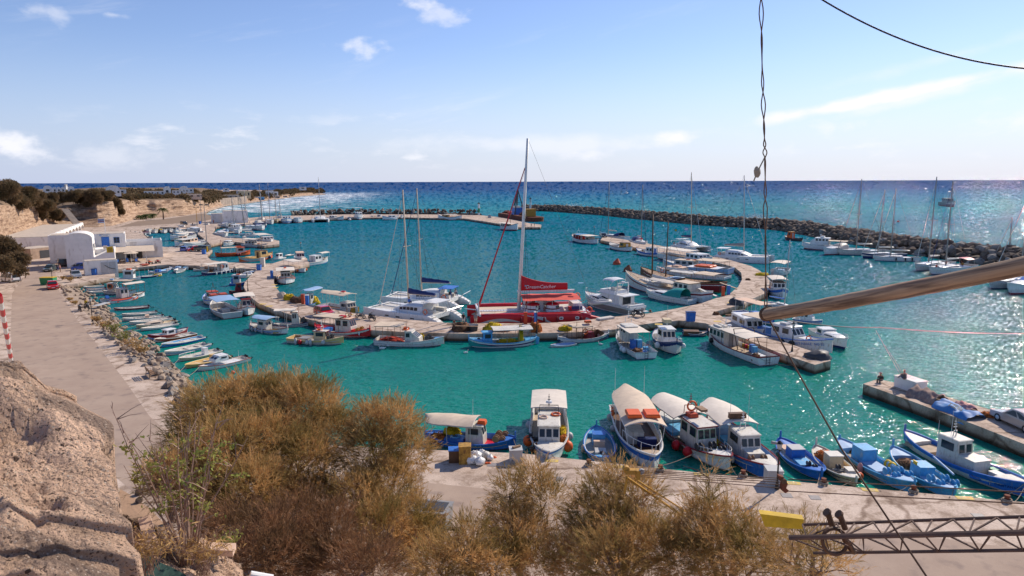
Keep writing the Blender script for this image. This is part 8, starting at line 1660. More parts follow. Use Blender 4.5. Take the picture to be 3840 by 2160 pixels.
for i in range(6):
 p=M_OFF@Vector((OW-.6+(i%3)*2.0,3.6+(i//3)*3.4,0)); r=empty('cafe_table',p,i,['cafe table nearest the stair block','cafe table in the middle of the front row','cafe table under the parasol','cafe table against the shaded wall, left',
'cafe table against the shaded wall, middle','cafe table against the shaded wall, right'][i],'table','cafe tables on the terrace')
 k=MB(); k.box((0,0,.73),(.8,.8,.05)); k.build('table_top',pm('beige'),r)
 for a in range(4):k=MB(); k.box((.33*(1 if a%2 else-1),.33*(1 if a>1 else-1),.35),(.06,.06,.7)); k.build('leg',pm('brown'),r)
 q=p+Vector((.9,.2,0)); c=empty('cafe_chair',q,i*1.3,'blue cafe chair beside the '+r['label'][11:],'chair','blue chairs on the cafe terrace'); k=MB(); k.box((0,0,.45),(.45,.45,.05)); k.build('seat',pm('blue'),c); k=MB(); k.box((.2,
0,.75),(.05,.45,.5)); k.build('backrest',pm('blue'),c)
def boxhouse(px,py,w,d,h,label,rz=None,m=None,cc=None,dome=False,win=0,z=Z1,name='house',D=None,cat='house',door=None,grp=None):
 p=at(px,py,z) if D is None else on_ray(px,py,D); a=rz if rz is not None else math.atan2(p.x,-p.y)*0-math.atan2(p.x,p.y); r=empty(name,p,a,label,cat,grp); m=m or WALL
 k=MB(); k.box((0,0,h/2-.5),(w,d,h+1)); k.build('wall',m,r); k=MB()
 if dome:
  for i in range(dome):
   x0=-w/2+w*(i+.5)/dome; G=[]
   for y in (-d/2,d/2):G.append([Vector((x0-w/dome*.46*math.cos(t),y,h+w/dome*.33*math.sin(t))) for t in [math.pi*q/8 for q in range(9)]])
   k.grid(G); n0=len(k.v); k.f+=[tuple(range(n0-18,n0-9)),tuple(range(n0-9,n0))[::-1]]
  k.build('vaulted_roof',m,r)
 else:k.box((0,0,h+.06),(w-.3,d-.3,.1)); k.build('roof',ROOFM,r)
 for i in range(win):k=MB(); k.box((-w/2+w*(i+.5)/win,-d/2-.02,h*.55),(w/win*.35,.06,h*.4)); k.build('window',glass(),r)
 if door:k=MB(); k.box((door[0],-d/2-.03,door[2]/2),(door[1],.06,door[2])); k.build('door',pm(door[3]),r)
 return r
c_=boxhouse(380,1026,6.0,3.2,2.9,'white container kiosk with double doors in front of the office',rz=OFF.rotation_euler[2]+.12,name='container_kiosk',cat='kiosk')
for x in (.6,2.0):k=MB(); k.box((x,-1.63,1.35),(1.3,.05,2.4)); k.build('door',pm('lightgrey'),c_)
k=MB(); k.tube([(.6,-1.7,1.9),(1.6,-1.75,1.2),(2.5,-1.7,1.0)],.05,5); k.build('rope',pm('darkgrey'),c_)
boxhouse(824,832,7.5,6,4.0,'low white shed, left of the two sheds at the marina head',name='shed',cat='shed'); boxhouse(884,834,11,8,5.6,'larger white shed at the head of the marina beside the yachts',name='shed',cat='shed',win=0)
def portico():
 A=at(200,930,Z1); B_=at(316,872,Z1); L_=(B_-A).xy.length; rz=math.atan2(B_.y-A.y,B_.x-A.x); h=zof(200,896,A)-Z1+.6
 r=empty('arcade_building',A,rz,'low flat roofed building with a row of white arches below the cliff','building'); n=9; w=L_/n; k=MB(); k.box((L_/2,8,h/2),(L_,10,h)); k.build('wall',WALL,r); k=MB(); k.box((L_/2,6.8,h+.05),(L_-.4,12.4,
.25)); k.build('flat_roof',ROOFM,r)
 for i in range(n):
  k=MB(); x0=i*w; pts=[(x0,0),(x0+.5,0),(x0+.5,h*.55)]+[(x0+.5+(w-.5)*(1-math.cos(a))/2,h*.55+(h*.4)*math.sin(a)) for a in [math.pi*q/8 for q in range(1,8)]]+[(x0+w,h*.55),(x0+w,h+.3)]+[(x0+(w)*(1+math.cos(a))/2,h+.3+.5*math.sin(a)) for a in [math.pi*q/6 for q in range(1,
6)]]+[(x0,h+.3)]
  m_=len(pts); k.add([(x,0,z) for x,z in pts]+[(x,.5,z) for x,z in pts],[tuple(range(m_)),tuple(range(m_,2*m_))[::-1]]+[(j,j+m_,(j+1)%m_+m_,(j+1)%m_) for j in range(m_)]); k.build('arch',WALL,r)
 k=MB(); k.box((-.1,6.8,h/2),(.25,12,h)); k.build('end_wall',WALL,r)
 e=boxhouse(135,966,7.5,6,2.6,'small rough stone store with a dark doorway by the road bend',rz=rz*.5+.3,m=STONEW,name='stone_store',cat='store',door=(0,2.6,2.0,'darkgrey'))
portico()
def stairs():
 r=empty('stairway',at(300,858,Z1),0,'long concrete stairway climbing the gully from behind the office','stairs'); a,b_=at(300,862,Z1),edge_at(232) ; b_=a.lerp(b_,.85); n=24
 for i in range(n):
  p=a.lerp(b_,i/n)-r.location; k=MB(); k.box(p+Vector((0,0,.9)),(2.6,1.6,.5),rz=math.atan2(b_.y-a.y,b_.x-a.x)+1.57); k.build('step',ROOFM,r)
stairs()
for i,(x,y,w,h,lb,dm,cc,ex) in enumerate(((180,722,24,8,'small white vaulted house furthest left on the plateau',1,None,60),(222,722,32,8,'long white house with a row of shallow vaults',3,None,60),(268,722,18,8,'white vaulted house right of the long one',
1,None,60),(425,729,44,14,'white house with one big barrel vault on the skyline',1,None,40),(458,726,24,8,'low white wing beside the barrel vaulted house',0,None,40),(560,731,30,12,'low white house with water tanks, left of the bell shape',
0,None,30),(592,731,42,12,'long white house in the middle of the plateau',0,None,30),(628,730,22,20,'taller white house with a rounded gable',1,None,32),(668,727,34,11,'white flat house right of the rounded gable',0,None,50),(690,724,
28,14,'white house with a vault on the skyline',1,None,70),(717,721,16,12,'small white house with a roof pergola',0,None,75),(720,742,60,12,'long low ochre house above the beach',0,'peach',4),(866,749,52,16,'beige house with a covered veranda above the sea wall',
0,'beige',4),(918,741,40,22,'two storey cream house with a yellow ground floor',0,'cream',14),(848,716,20,8,'tiny white house on the skyline above the sea wall',0,None,220),(905,728,30,12,'white house behind the yellow ground floor',
0,None,120),(975,756,30,16,'turquoise boat house at the water edge',0,'lightblue',0),(1012,741,26,24,'white house with turquoise painted end wall',0,None,16),(1035,740,16,20,'narrow white house right of the turquoise one',0,None,16),
(1030,748,36,12,'brown concrete block house at the shore',0,'deckgrey',0),(1062,744,28,9,'low concrete store on the headland shore',0,'deckgrey',0),(1080,741,16,8,'last small concrete store on the headland shore',0,'deckgrey',0),(1136,
711,24,9,'lone white house near the end of the headland',0,None,60))):
 e=edge_at(x); D=e.xy.length+ex; p=on_ray(x,y,D); s_=D/F; boxhouse(x,y,w*s_,w*s_*.6,max(2.2,h*s_),lb,m=(pm(cc) if cc else WALL),dome=dm,win=3 if w>24 else 1,D=D,grp='houses along the shore and plateau')
def seawall(pts,h,label,n=8):
 P=[at(x,y,.3) for x,y in pts]; r=empty('sea_wall',P[0],0,label,'wall')
 for a,b_ in zip(P,P[1:]):
  for i in range(n//2):p,q=a.lerp(b_,i/(n//2)),a.lerp(b_,(i+.97)/(n//2)); k=MB(); d=q-p; k.box((p+q)/2-P[0]+Vector((0,0,h/2)),(d.length,1.2,h),rz=math.atan2(d.y,d.x)); k.build('wall_panel',mat('wall_block',(.42,.33,.26),.95,.2,.3,bump=.5,
bscale=1),r)
seawall([(790,778),(843,772),(905,765),(925,760)],6.5,'tall grey retaining wall where the beach ends')
seawall([(706,764),(790,763)],4,'pale low wall along the cliff edge above the beach',4)
# ------------------------------------------------------------------ right hand jetty and things on it
def jetty():
 P=[at(3237,1439,PE),at(3293,1421,PE),at(3430,1452,PE),at(3728,1540,PE),at(3990,1612,PE),at(4300,1780,PE),at(3840,1665,PE),at(3670,1598,PE),at(3440,1512,PE)]
 k=MB(); k.prism([(p.x,p.y) for p in P],-1.5,PE); o=k.build('stone_jetty',CONC); tag(o,'concrete jetty running in from the right edge',None,None,'structure')
 a,rz=rad(3345,1447,3425,1475,PE); r=empty('concrete_box',a,rz,'big white concrete box on the right hand jetty that an angler sits on','box'); L_=(at(3425,1475,PE)-a).xy.length; k=MB(); k.box((L_/2+.1,.75,.5),(L_,1.3,1.0)); k.box((L_/2+.1,
.75,1.02),(L_+.1,1.4,.06)); k.build('body',WALL,r); k=MB(); k.box((L_*.3,.75,1.07),(.6,.6,.03)); k.build('hatch',pm('lightgrey'),r)
jetty()
def heap(px,py,rx,ry,rz_,cc,label,z=Z1,name='fishing_net',cat='fishing net',rot=0,seed=None,grp='fishing nets heaped in boats and on the piers'):
 NETN[0]+=1; k=net_mesh(rx,ry,rz_,NETN[0]+50,30 if 'net' in cc else 0); o=k.build(name,pm(cc),None,smooth=True); o.location=at(px,py,z); o.rotation_euler=(0,0,rot); tag(o,label,cat,grp)
 return o
def tarp(px,py,qx,qy,w,h,m,label,z=PE,hang=True):
 a,b_=at(px,py,z),at(qx,qy,z); L_=(b_-a).xy.length; rz=math.atan2(b_.y-a.y,b_.x-a.x); k=MB(); G=[]
 for i in range(22):
  u=i/21; row=[]
  for j in range(14):
   v=2*j/13-1; hh=h*max(0,1-abs(v)**2.2)*(.75+.5*noise.noise(Vector((u*5,v*2,L_))))+.07*noise.noise(Vector((u*14,v*9,3))); row.append(Vector((u*L_,v*w*(1+.12*math.sin(u*9)),max(.02,hh) if v>-.85 or not hang else-.35)))
  G.append(row)
 k.grid(G); o=k.build('tarpaulin',m,None,smooth=True); o.location=a; o.rotation_euler=(0,0,rz); return tag(o,label,'tarpaulin','tarpaulins over nets on the right hand jetty')
tarp(3425,1478,3530,1515,.95,.95,mat('patched_sheet',(.42,.27,.20),.9,.3,1.6,c2=(.16,.13,.14),dirt=(.5,.42,.33)),'patched brown and striped sheet covering nets behind the white concrete box')
o=tarp(3525,1522,3660,1575,1.0,.75,mat('blue_tarp',(.02,.17,.50),.6,.2,1.3,c2=(.10,.25,.5)),'bright blue tarpaulin hanging over the near edge of the right hand jetty')
a_=at(3600,1553,PE); text_part('ΤΖΕΙΝ',.5,Matrix.Translation((2.0,-.55,.62))@Matrix.Rotation(R(35),4,'X'),pm('yellow'),o)
tarp(3590,1520,3650,1545,.5,.5,pm('pink'),'pinkish sheet bunched up behind the blue tarpaulin',hang=False)
heap(3700,1560,.5,.5,.3,'orangenet','small orange net at the end of the blue tarpaulin',PE)
for i,(x,y,rx,rh,cc,lb) in enumerate(((1062,1117,.9,.9,'beige','tan tarpaulin heap at the head of the net row on the curved pier'),(1085,1124,1.0,.9,'yellownet','olive yellow net heap, second in the row on the curved pier'),(1104,1130,
.8,.7,'brownnet','small brown net heap between olive and orange brown heaps'),(1121,1134,1.1,1.0,'brownnet','large orange brown net heap nearest the red pedestal'),(1850,1238,1.3,.9,'yellownet','yellow net heap with red floats behind the sky blue caique'),
(1885,1240,1.1,.6,'orangenet','orange brown net heap right of the yellow one'),(1728,1239,1.2,1.0,'brownnet','dark brown net mound beside the black tub'),(1981,1243,.8,.7,'beige','pale rope ball left of the street lamp on the curved pier'),
(2006,1243,.95,1.1,'orangenet','bright orange brown net heap at the foot of the street lamp'),(2120,1238,.9,.6,'yellownet','dark net with yellow floats under the round awning'),(2762,1140,1.3,1.0,'darkgrey','dark net mound where the pier forks near the wooden pole'),
(2858,1032,1.5,.5,'yellownet','yellow net spread on the outer hook of the pier'),(3068,1341,1.4,.8,'darkgrey','black pile of tyres and rope at the end of the short jetty'),(2685,1180,.5,.4,'brownnet','small rope pile at the notch of the pier'),
(2805,1050,.5,.3,'brownnet','coil of rope on the hook of the pier'),(972,1008,.6,.7,'yellownet','yellow net sack beside the white pedestal'))):
 heap(x,y,rx,rx*.85,rh,cc,lb)
# ------------------------------------------------------------------ lamps, pedestals, bins
def lamp(px,py,tx,ty,label,tall=False,arm=None,yellow=False):
 b_=at(px,py,Z1); h=zof(tx,ty,b_)-Z1; r=empty('street_lamp',b_,0,label,'street lamp','lamp posts on quays and piers'); k=MB()
 q=on_ray(tx,ty,b_.xy.length)-b_; lean=Vector((max(-.5,min(.5,q.x)),0,0))*0
 if tall:
  k.cyl((0,0,0),(0,0,h),.14,.08,8); k.build('pole',pm('ochre' if yellow else 'grey'),r); k=MB(); k.cyl((0,0,.0),(0,0,1.6),.22,.2,8); k.build('base',pm('yellow') if px==778 else pm('grey'),r)
  for s_ in (-1,1):k=MB(); k.box((s_*.8,0,h),(.9,.5,.3)); k.build('floodlight',pm('darkgrey'),r)
 else:
  k.cyl((0,0,0),(0,0,.5),.13,.09,8); k.cyl((0,0,.5),(0,0,h-.5),.06,.045,8); k.cyl((0,0,h-.55),(0,0,h-.5),.15,.15,8); k.build('post',pm('black'),r)
  k=MB(); k.cyl((0,0,h-.5),(0,0,h-.12),.11,.19,8); k.build('lantern',pm('lightgrey'),r); k=MB(); k.cyl((0,0,h-.12),(0,0,h+.06),.22,.04,8); k.build('cap',pm('black'),r)
  if arm:k=MB(); k.tube([(0,0,h-.15),(-.5,0,h-.05)],.08,6,.1); k.build('side_lamp',pm('grey'),r)
lamp(2913,1834,2921,1655,'black street lamp with a side arm on the near quay beside the concrete block',arm=1)
lamp(347,1206,339,1116,'slim black street lamp beside the parked motorbikes'); lamp(2013,1250,2009,1148,'black lantern post behind the red catamaran'); lamp(930,1092,925,1023,'black lantern post at the inner edge of the curved pier'); lamp(1130,
962,1127,908,'black lantern post on the small spur')
lamp(2884,1036,2882,975,'black lantern post on the outer hook of the pier'); lamp(2970,1318,2988,1210,'black lantern post with a blue box on the short jetty'); lamp(2228,892,2228,848,'thin lantern post at the tip of the hook pier'); lamp(3386,
935,3387,880,'thin lantern post among the breakwater boulders'); lamp(198,1065,197,1000,'leaning black lamp by the green car')
lamp(778,946,762,768,'tall lighting mast with a yellow foot beside the blue bin',True); lamp(757,838,750,734,'tall lighting mast on the beach quay',True); lamp(740,846,738,777,'tall ochre pole left of the beach lighting mast',True,
yellow=True)
def blk(name,px,py,w,d,h,cc,label,cat,top=None,z=Z1,rz=0,grp=None,tp=1.0):
 r=empty(name,at(px,py,z),rz,label,cat,grp); k=MB(); k.box((0,0,h/2),(w,d,h),taper=tp); k.build('body',pm(cc) if isinstance(cc,str) else cc,r)
 k=MB(); k.box((0,0,h+.04),(w*tp+.06,d*tp+.06,.08)); k.build('lid',pm(top or cc) if isinstance(top or cc,str) else (top or cc),r); return r
for px,py,cc,lb in ((1020,1042,'blue','blue service pedestal by the panel cabin caique'),(2009,1212,'blue','tall blue service pedestal behind the lantern post'),(1971,1214,'redorange','red fire pedestal left of the blue one by the catamaran'),
(1137,1140,'redorange','red fire pedestal beside the net heaps'),(1153,1143,'blue','blue service pedestal beside the red one'),(2711,1110,'redorange','red fire pedestal on the hook pier'),(2732,1104,'blue','blue service pedestal on the hook pier')):blk('service_pedestal',
px,py,.45,.45,1.5,cc,lb,'pedestal','white' if cc=='blue' else None,grp='service pedestals on the piers')
blk('service_pedestal',986,1000,.9,.7,2.0,'offwhite','white meter cabinet on the curved pier','cabinet')
for px,py,lb in ((972,1013,'blue wheelie bin beside the white meter cabinet'),(2589,1204,'big blue bin against the pier wall behind the navy boat'),(765,953,'blue wheelie bin at the tall lighting mast'),(355,1031,'blue wheelie bin against the white container'),
(750,840,'blue bin on the beach quay')):blk('rubbish_bin',px,py,.8 if px<2000 else 1.1,.7,1.25,'blue',lb,'bin','navy',grp='blue bins',tp=1.12)
r=blk('dumpster',183,1066,2.2,1.3,1.3,'green','green dumpster with a yellow lid behind the red saloon','dumpster','yellow',rz=.1,tp=1.1)
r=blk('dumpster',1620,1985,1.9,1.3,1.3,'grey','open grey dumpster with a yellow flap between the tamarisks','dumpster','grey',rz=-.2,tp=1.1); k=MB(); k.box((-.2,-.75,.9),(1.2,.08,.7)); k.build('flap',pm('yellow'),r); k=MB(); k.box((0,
0,1.39),(1.7,1.1,.02)); k.build('painted_inside_shade',pm('darkgrey'),r)  # dark plate on top paints the shade of the open inside
# ------------------------------------------------------------------ near quay clutter
blk('chest',1704,1729,.75,.7,.85,'brown','wooden chest with a bright blue lid on the near quay','chest','blue',rz=.1)
blk('metal_cabinet',1744,1734,.8,.75,1.2,mat('rusty_yellow',(.62,.34,.06),.7,.3,2.5,dirt=(.16,.07,.03)),'rusty yellow metal cabinet beside the chest','cabinet',rz=.05)
for i,(x,y,r_) in enumerate(((1768,1738,.42),(1800,1742,.40),(1790,1720,.4),(1822,1718,.34),(1778,1712,.3),(1838,1724,.28),(1806,1706,.28))):
 k=MB(); k.ell((0,0,r_*.6),(r_,r_*.85,r_*.75),14,9,.35,i+3,-.7,2.0); k.ell((r_*.2,0,r_*1.3),(.07,.06,.1),6,4); o=k.build('sack',pm('white' if i !=3 else 'offwhite'),None,smooth=True); o.location=at(x,y,Z1); o.rotation_euler=(0,0,i)
 tag(o,['largest white sack, leaning on the rusty cabinet','white sack in front of the pile','white sack in the middle of the pile','white sack at the back right of the pile','white sack behind the rusty cabinet','small sack at the right end of the pile',
'small white sack at the quay edge behind the pile'][i],'sack','white sacks piled on the near quay')
for i,(x,y) in enumerate(((1852,1716),(1830,1738))):k=net_mesh(.2,.12,.08,i+90,8); o=k.build('orange_rag',pm('orange'),None,smooth=True); o.location=at(x,y,Z1); tag(o,['orange rag by the right end of the sacks','orange rag in front of the sacks'][i],
'rag')
CB=pm('lightgrey')
r=blk('concrete_block',1934,1728,.85,.8,.85,'lightgrey','square concrete block with a log on top on the near quay','concrete block',rz=.08); k=MB(); k.cyl((-.2,-.1,.98),(.3,.25,.98),.11,.1,8); o=k.build('log',pm('wood')); o.location=r.location; tag(o,
'short cut log lying on the concrete block','log'); o=bpy.data.objects.new('stone',RM[3]); col.objects.link(o); o.location=at(1923,1738,Z1)+Vector((0,0,.1)); o.scale=(.2,.18,.2); tag(o,'round grey stone in front of the concrete block',
'stone')
blk('concrete_block',2898,1812,.95,.9,.95,'lightgrey','concrete block behind the near street lamp','concrete block',rz=-.1)
def flat(name,px,py,w,d,m,label,cat,rz=-.12,z=.012):
 k=MB(); k.box((0,0,0),(w,d,.012)); o=k.build(name,m,None); o.location=at(px,py,Z1)+Vector((0,0,z)); o.rotation_euler=(0,0,rz); return tag(o,label,cat,'metal hatches in the near quay' if cat=='hatch' else 'yellow berth marks painted on the quay edge')
HM=mat('plate_steel',(.30,.27,.26),.6,.15,4)
for px,py,lb in ((2093,1795,'square metal hatch in front of the slim tamarisk'),(1845,1743,'pale hatch plate beside the white sacks'),(3056,1866,'metal hatch right of the near street lamp'),(2950,1858,'metal hatch at the foot of the near street lamp'),
(3670,1935,'metal hatch above the lattice boom')):flat('hatch_plate',px,py,.62,.55,HM,lb,'hatch')
for px,py,t_ in ((2068,1728,'E20'),(2325,1751,'E21'),(2630,1780,'E22'),(2972,1812,'E23'),(3262,1837,'E24'),(3618,1868,'E25')):
 o=flat('berth_mark',px,py,.95,.42,mat('road_yellow',(.72,.48,.05),.8,.2,6,c2=(.5,.38,.2)),'yellow painted berth mark reading '+t_,'berth mark',-.19); text_part(t_,.36,Matrix.Translation((0,0,.009)),pm('grey'),o,ext=.001)
for i,(px,py) in enumerate(((1028,1068),(1032,1078),(1010,1148),(985,1140),(2470,1216),(2380,1232),(2740,1135),(2690,1205),(2015,1218),(1310,1180))):flat('berth_mark',px,py,1.0,.8,MATS['road_yellow'],'small yellow paint patch on the pier edge '+['below the blue pedestal',
'at the bend below the blue pedestal','by the mooring poles','left of the mooring poles','behind the navy hulled boat','by the blue drum trawler','near the fork of the pier','at the short jetty root','by the red catamaran','beside the catamaran bow'][i],
'berth mark',z=.01)
def bollard(px,py,label):
 r=empty('bollard',at(px,py,Z1),0,label,'bollard','iron mooring bollards'); k=MB(); k.cyl((0,0,0),(0,0,.32),.12,.1,8); k.cyl((0,0,.3),(0,0,.42),.18,.16,8); k.build('post',pm('rust'),r); k=MB(); k.torus((0,0,.08),.24,.045,None,14,5); k.torus((.03,
0,.15),.22,.045,None,14,5); k.build('rope_coil',pm('rope'),r)
for px,py,lb in ((2208,1745,'bollard with ropes between the two nearest motor boats'),(2476,1766,'bollard in front of the tour boat with orange rafts'),(2786,1786,'bollard in front of the green framed wheelhouse boat'),(3088,1817,'bollard by the small cream caique'),
(3425,1846,'bollard by the long light blue caique'),(3775,1881,'bollard at the bow of the caique with royal blue bulwarks'),(2438,1172,'rusty bollard right of the scooter'),(1703,1214,'bollard left of the woman in the sun hat'),(2336,
1229,'bollard by the square sterned trawler')):bollard(px,py,lb)
def bench():
 a,rz=rad(548,1398,580,1430,Z1); r=empty('park_bench',at(565,1412,Z1),rz,'slatted park bench on the promenade facing the small boats','bench')
 for i in range(4):k=MB(); k.box((0,.12*i-.1,.45),(1.8,.08,.04)); k.build('seat_slat',pm('wood'),r);
 for i in range(4):k=MB(); k.box((0,-.22-.03*i,.58+.12*i),(1.8,.03,.08)); k.build('back_slat',pm('wood'),r)
 for x in (-.8,.8):k=MB(); k.tube([(x,.25,0),(x,.22,.43),(x,-.2,.43),(x,-.32,1.0)],.03,5); k.tube([(x,-.28,0),(x,-.2,.43)],.03,5); k.tube([(x,.22,.43),(x,.2,.66),(x,-.22,.66)],.02,4); k.build('bench_leg',pm('black'),r)
bench()
r=empty('tub',at(1776,1240,Z1),0,'black tub standing on the pier under two planks','tub'); k=MB(); k.cyl((0,0,0),(0,0,.8),.5,.62,14); k.build('body',pm('darkgrey'),r)
plank((1706,1222),(1792,1224),.35,'wood','upper plank resting on the black tub',1.9,1.9,'wooden_plank','plank',.05); plank((1640,1180),(1590,1176),.5,'wood','wooden ramp board by the stern of the nearest white catamaran',1.1,1.1,'wooden_plank',
'plank',.05)
# ------------------------------------------------------------------ buoys
def buoy(px,py,s_,cc,label,kind='can'):
 r=empty('mooring_buoy',at(px,py,.1),.4,label,'buoy','orange mooring buoys'); k=MB()
 if kind=='can':k.cyl((0,0,-.6*s_),(.15*s_,0,.25*s_),.72*s_,.72*s_,8); k.cyl((.15*s_,0,.25*s_),(.3*s_,0,1.0*s_),.72*s_,.12*s_,8)
 else:k.ell((0,0,.05),(.25*s_,.25*s_,.25*s_),10,7)
 k.build('float',pm(cc),r,smooth=(kind !='can'))
buoy(2311,990,1.35,'redorange','tilted orange mooring buoy left of the second one'); buoy(2352,1016,1.35,'rust','brownish red mooring buoy by the carved bow'); buoy(873,1399,.9,'redorange','small orange buoy near the white cuddy motorboat',
'b'); buoy(992,1422,.5,'yellow','tiny yellow buoy above the largest tamarisk','b'); buoy(3368,832,2.4,'darkred','dark red buoy in the open sea beyond the breakwater','b')
# ------------------------------------------------------------------ beacons, dredger, ships
def beacon(px,py,tx,ty,cols,label):
 b_=at(px,py,Z1); h=zof(tx,ty,b_)-Z1; r=empty('harbour_beacon',b_,0,label,'beacon','harbour entrance beacons'); n=len(cols); w=h*.1
 for i,cc in enumerate(cols):k=MB(); k.cyl((0,0,h*i/n),(0,0,h*(i+1)/n),w*(1-.2*i/n),w*(.95-.2*i/n),10); k.build('tower_band',pm(cc),r)
 k=MB(); k.cyl((0,0,h),(0,0,h*1.06),w*1.3,w*1.3,10); k.cyl((0,0,h*1.06),(0,0,h*1.15),w*.4,w*.3,8); k.build('lantern',pm('darkgrey'),r)
beacon(1796,806,1795,764,['white','green','green','white','white'],'white and green beacon at the end of the boulder ridge'); beacon(1989,785,1988,746,['white','white','lightgrey'],'pale beacon on the tip of the long breakwater')
def dredger():
 a,rz=rad(1850,810,2020,838,0); b_=at(2020,838,0); L_=(b_-a).xy.length*.92; L_=min(L_,60); r=empty('dredger',(a+b_)/2+Vector((3,5,0)),rz,'rusty red dredger with yellow deckhouse and tall black derrick behind the outer pier','dredger'); hl=L_/2
 k=MB(); k.box((0,0,.8),(L_*.8,9,2.8)); k.cyl((hl*.8,0,-.6),(hl*.8,0,2.2),4.5,4.5,16); k.cyl((hl*.8,0,1.5),(hl*.8,0,2.0),4.7,4.7,16); k.build('hull',pm('rust'),r)
 k=MB(); k.box((hl*.55,0,3.8),(5,5,3.6)); k.box((hl*.55,0,5.8),(5.6,5.6,.3)); d=k.build('deckhouse',pm('ochre'),r)
 for i in range(3):k=MB(); k.box((hl*.55-1.6+i*1.6,-2.53,4.3),(.8,.06,1.0)); k.build('window',glass(),d)
 k=MB(); k.box((-hl*.1,0,4.0),(6,5,4),taper=.85); k.build('machine_house',pm('blue'),r); k=MB(); k.box((-hl*.05,-1,6.4),(3,3,1)); k.build('cab',pm('offwhite'),r)
 k=MB(); X=-hl*.1; H_=zof(1948,716,at(1948,830,0)); k.tube([(X-9,0,2),(X+1,0,H_)],.35,5); k.tube([(X+4,-3,2),(X+1,0,H_)],.3,5); k.tube([(X+4,3,2),(X+1,0,H_)],.3,5); k.tube([(X+1,-.6,4),(X+1,0,H_)],.22,4)
 for i in range(4):z=5+i*3.5; k.tube([(X-9+10*(z-2)/(H_-2),0,z),(X+4-3*(z-2)/(H_-2),0,z)],.14,4)
 k.build('derrick',pm('darkgrey'),r)
 k=MB(); [k.tube([(hl*x,-4.2,2.2),(hl*x,-4.2,3.6)],.06,4) for x in (-.7,-.4,-.1,.2,.5,.8)]; k.tube([(-hl*.7,-4.2,3.6),(hl*.8,-4.2,3.6)],.06,4); k.build('guard_rail',pm('darkgrey'),r)
 for i,(x,cc,h) in enumerate(((-.75,'rust',1.5),(-.5,'redorange',1.2),(.2,'rust',1.8),(.34,'green',1.2))):k=MB(); k.ell((hl*x,.5,2.2),(3.2,2.5,h),12,7,.5,i,-.1,2); k.build('deck_machinery',pm(cc),r)
dredger()
boat('cruiser',(3594,754),(3522,756),'grey patrol ship far out in the glitter on the right',[('full','grey'),('cab',-.3,.15,.7,3.5,'grey',{'n':3,'z':2.5}),('mast',-.1,11,'grey',{'spread':0,'stays':1})],hull='grey',Lf=34,fs=2.2)
boat('cruiser',(256,699.5),(246,699.5),'tiny pale ship on the horizon at the left',[('full','lightgrey'),('cab',-.4,.2,.8,9,'white',{'n':1,'z':9})],hull='lightgrey',Lf=70,fs=9)
# ------------------------------------------------------------------ hoist pole, wires, crane
def pole():
 a,e=on_ray(2868,1180,4.3),on_ray(4050,950,2.4); d=e-a; L_=d.length; r=empty('wooden_hoist_pole',a,0,'weathered wooden pole reaching in from the right edge above the harbour','pole'); r.rotation_euler=(0,-math.atan2(d.z,d.xy.length),
math.atan2(d.y,d.x)); k=MB(); G=[]; n=40
 for i in range(n+1):
  u=i/n; rr=.038*(1-.25*u)*(.85 if i==0 else 1); kn=sum(.0035*math.exp(-((u-q)/.012)**2) for q in (.13,.42,.66))
  G.append([Vector((L_*u,(rr+kn)*math.cos(t)+.006*math.sin(u*9),(rr+kn*(t>3))*math.sin(t)-.012*4*u*(1-u)+.002*noise.noise(Vector((u*20,3,t))))) for t in [2*math.pi*j/28 for j in range(29)]])
 k.grid(G); k.f.append(tuple(range(28)))
 m=bpy.data.materials.new('weathered_wood'); m.use_nodes=True; N,L=m.node_tree.nodes,m.node_tree.links; b=N['Principled BSDF']; b.inputs['Roughness'].default_value=.85; tc=N.new('ShaderNodeTexCoord'); mp=N.new('ShaderNodeMapping')
 mp.inputs['Scale'].default_value=(2.2,70,70); L.new(tc.outputs['Object'],mp.inputs[0]); n1=N.new('ShaderNodeTexNoise'); n1.inputs['Scale'].default_value=1; n1.inputs['Detail'].default_value=8; n1.inputs['Distortion'].default_value=.5; L.new(mp.outputs[0],
n1.inputs['Vector'])
 cr=N.new('ShaderNodeValToRGB'); L.new(n1.outputs['Fac'],cr.inputs[0]); ee=cr.color_ramp.elements; ee[0].position=.36; ee[0].color=(.12,.07,.042,1); ee[1].position=.64; ee[1].color=(.42,.275,.165,1); L.new(cr.outputs[0],b.inputs['Base Color']); bp=N.new('ShaderNodeBump'); bp.inputs['Strength'].default_value=.7; bp.inputs['Distance'].default_value=.004; L.new(n1.outputs['Fac'],
bp.inputs['Height']); L.new(bp.outputs[0],b.inputs['Normal'])
 k.build('log',m,r,smooth='auto')
 for i in range(3):k=MB(); k.torus(Vector((.02+i*.015,0,0)),.04,.004,Matrix.Rotation(R(90),4,'Y')@Matrix.Rotation(.15*i,4,'X'),20,5); k.build('wire_lashing',pm('brown'),r)
 return a,e
PA,PB=pole()
def wire(pts,r_,label,cc='brown',name='steel_wire',n=24,sag=0.0,twist=0):
 P=[on_ray(x,y,D) for x,y,D in pts]; Q=[]
 for i in range(len(P)-1):
  for j in range(n):u=j/n; p=P[i].lerp(P[i+1],u); p.z-=sag*4*u*(1-u); Q.append(p)
 Q.append(P[-1]); o0=P[0].copy(); k=MB()
 for s_ in range(2 if twist else 1):k.tube([p-o0+(Vector((math.cos(i*.55+s_*3.14),math.sin(i*.55+s_*3.14),0))*r_*twist*(.6+.5*math.sin(i*.37)) if twist else Vector()) for i,p in enumerate(Q)],r_,5)
 o=k.build(name,pm(cc),None,smooth=True); o.location=o0; return tag(o,label,'wire')
wire([(2853,-60,4.3),(2858,250,4.3),(2866,500,4.3),(2869,590,4.3),(2870,780,4.3),(2872,1165,4.3)],.0035,'twisted rusty wire holding up the end of the wooden pole',twist=3,n=14)
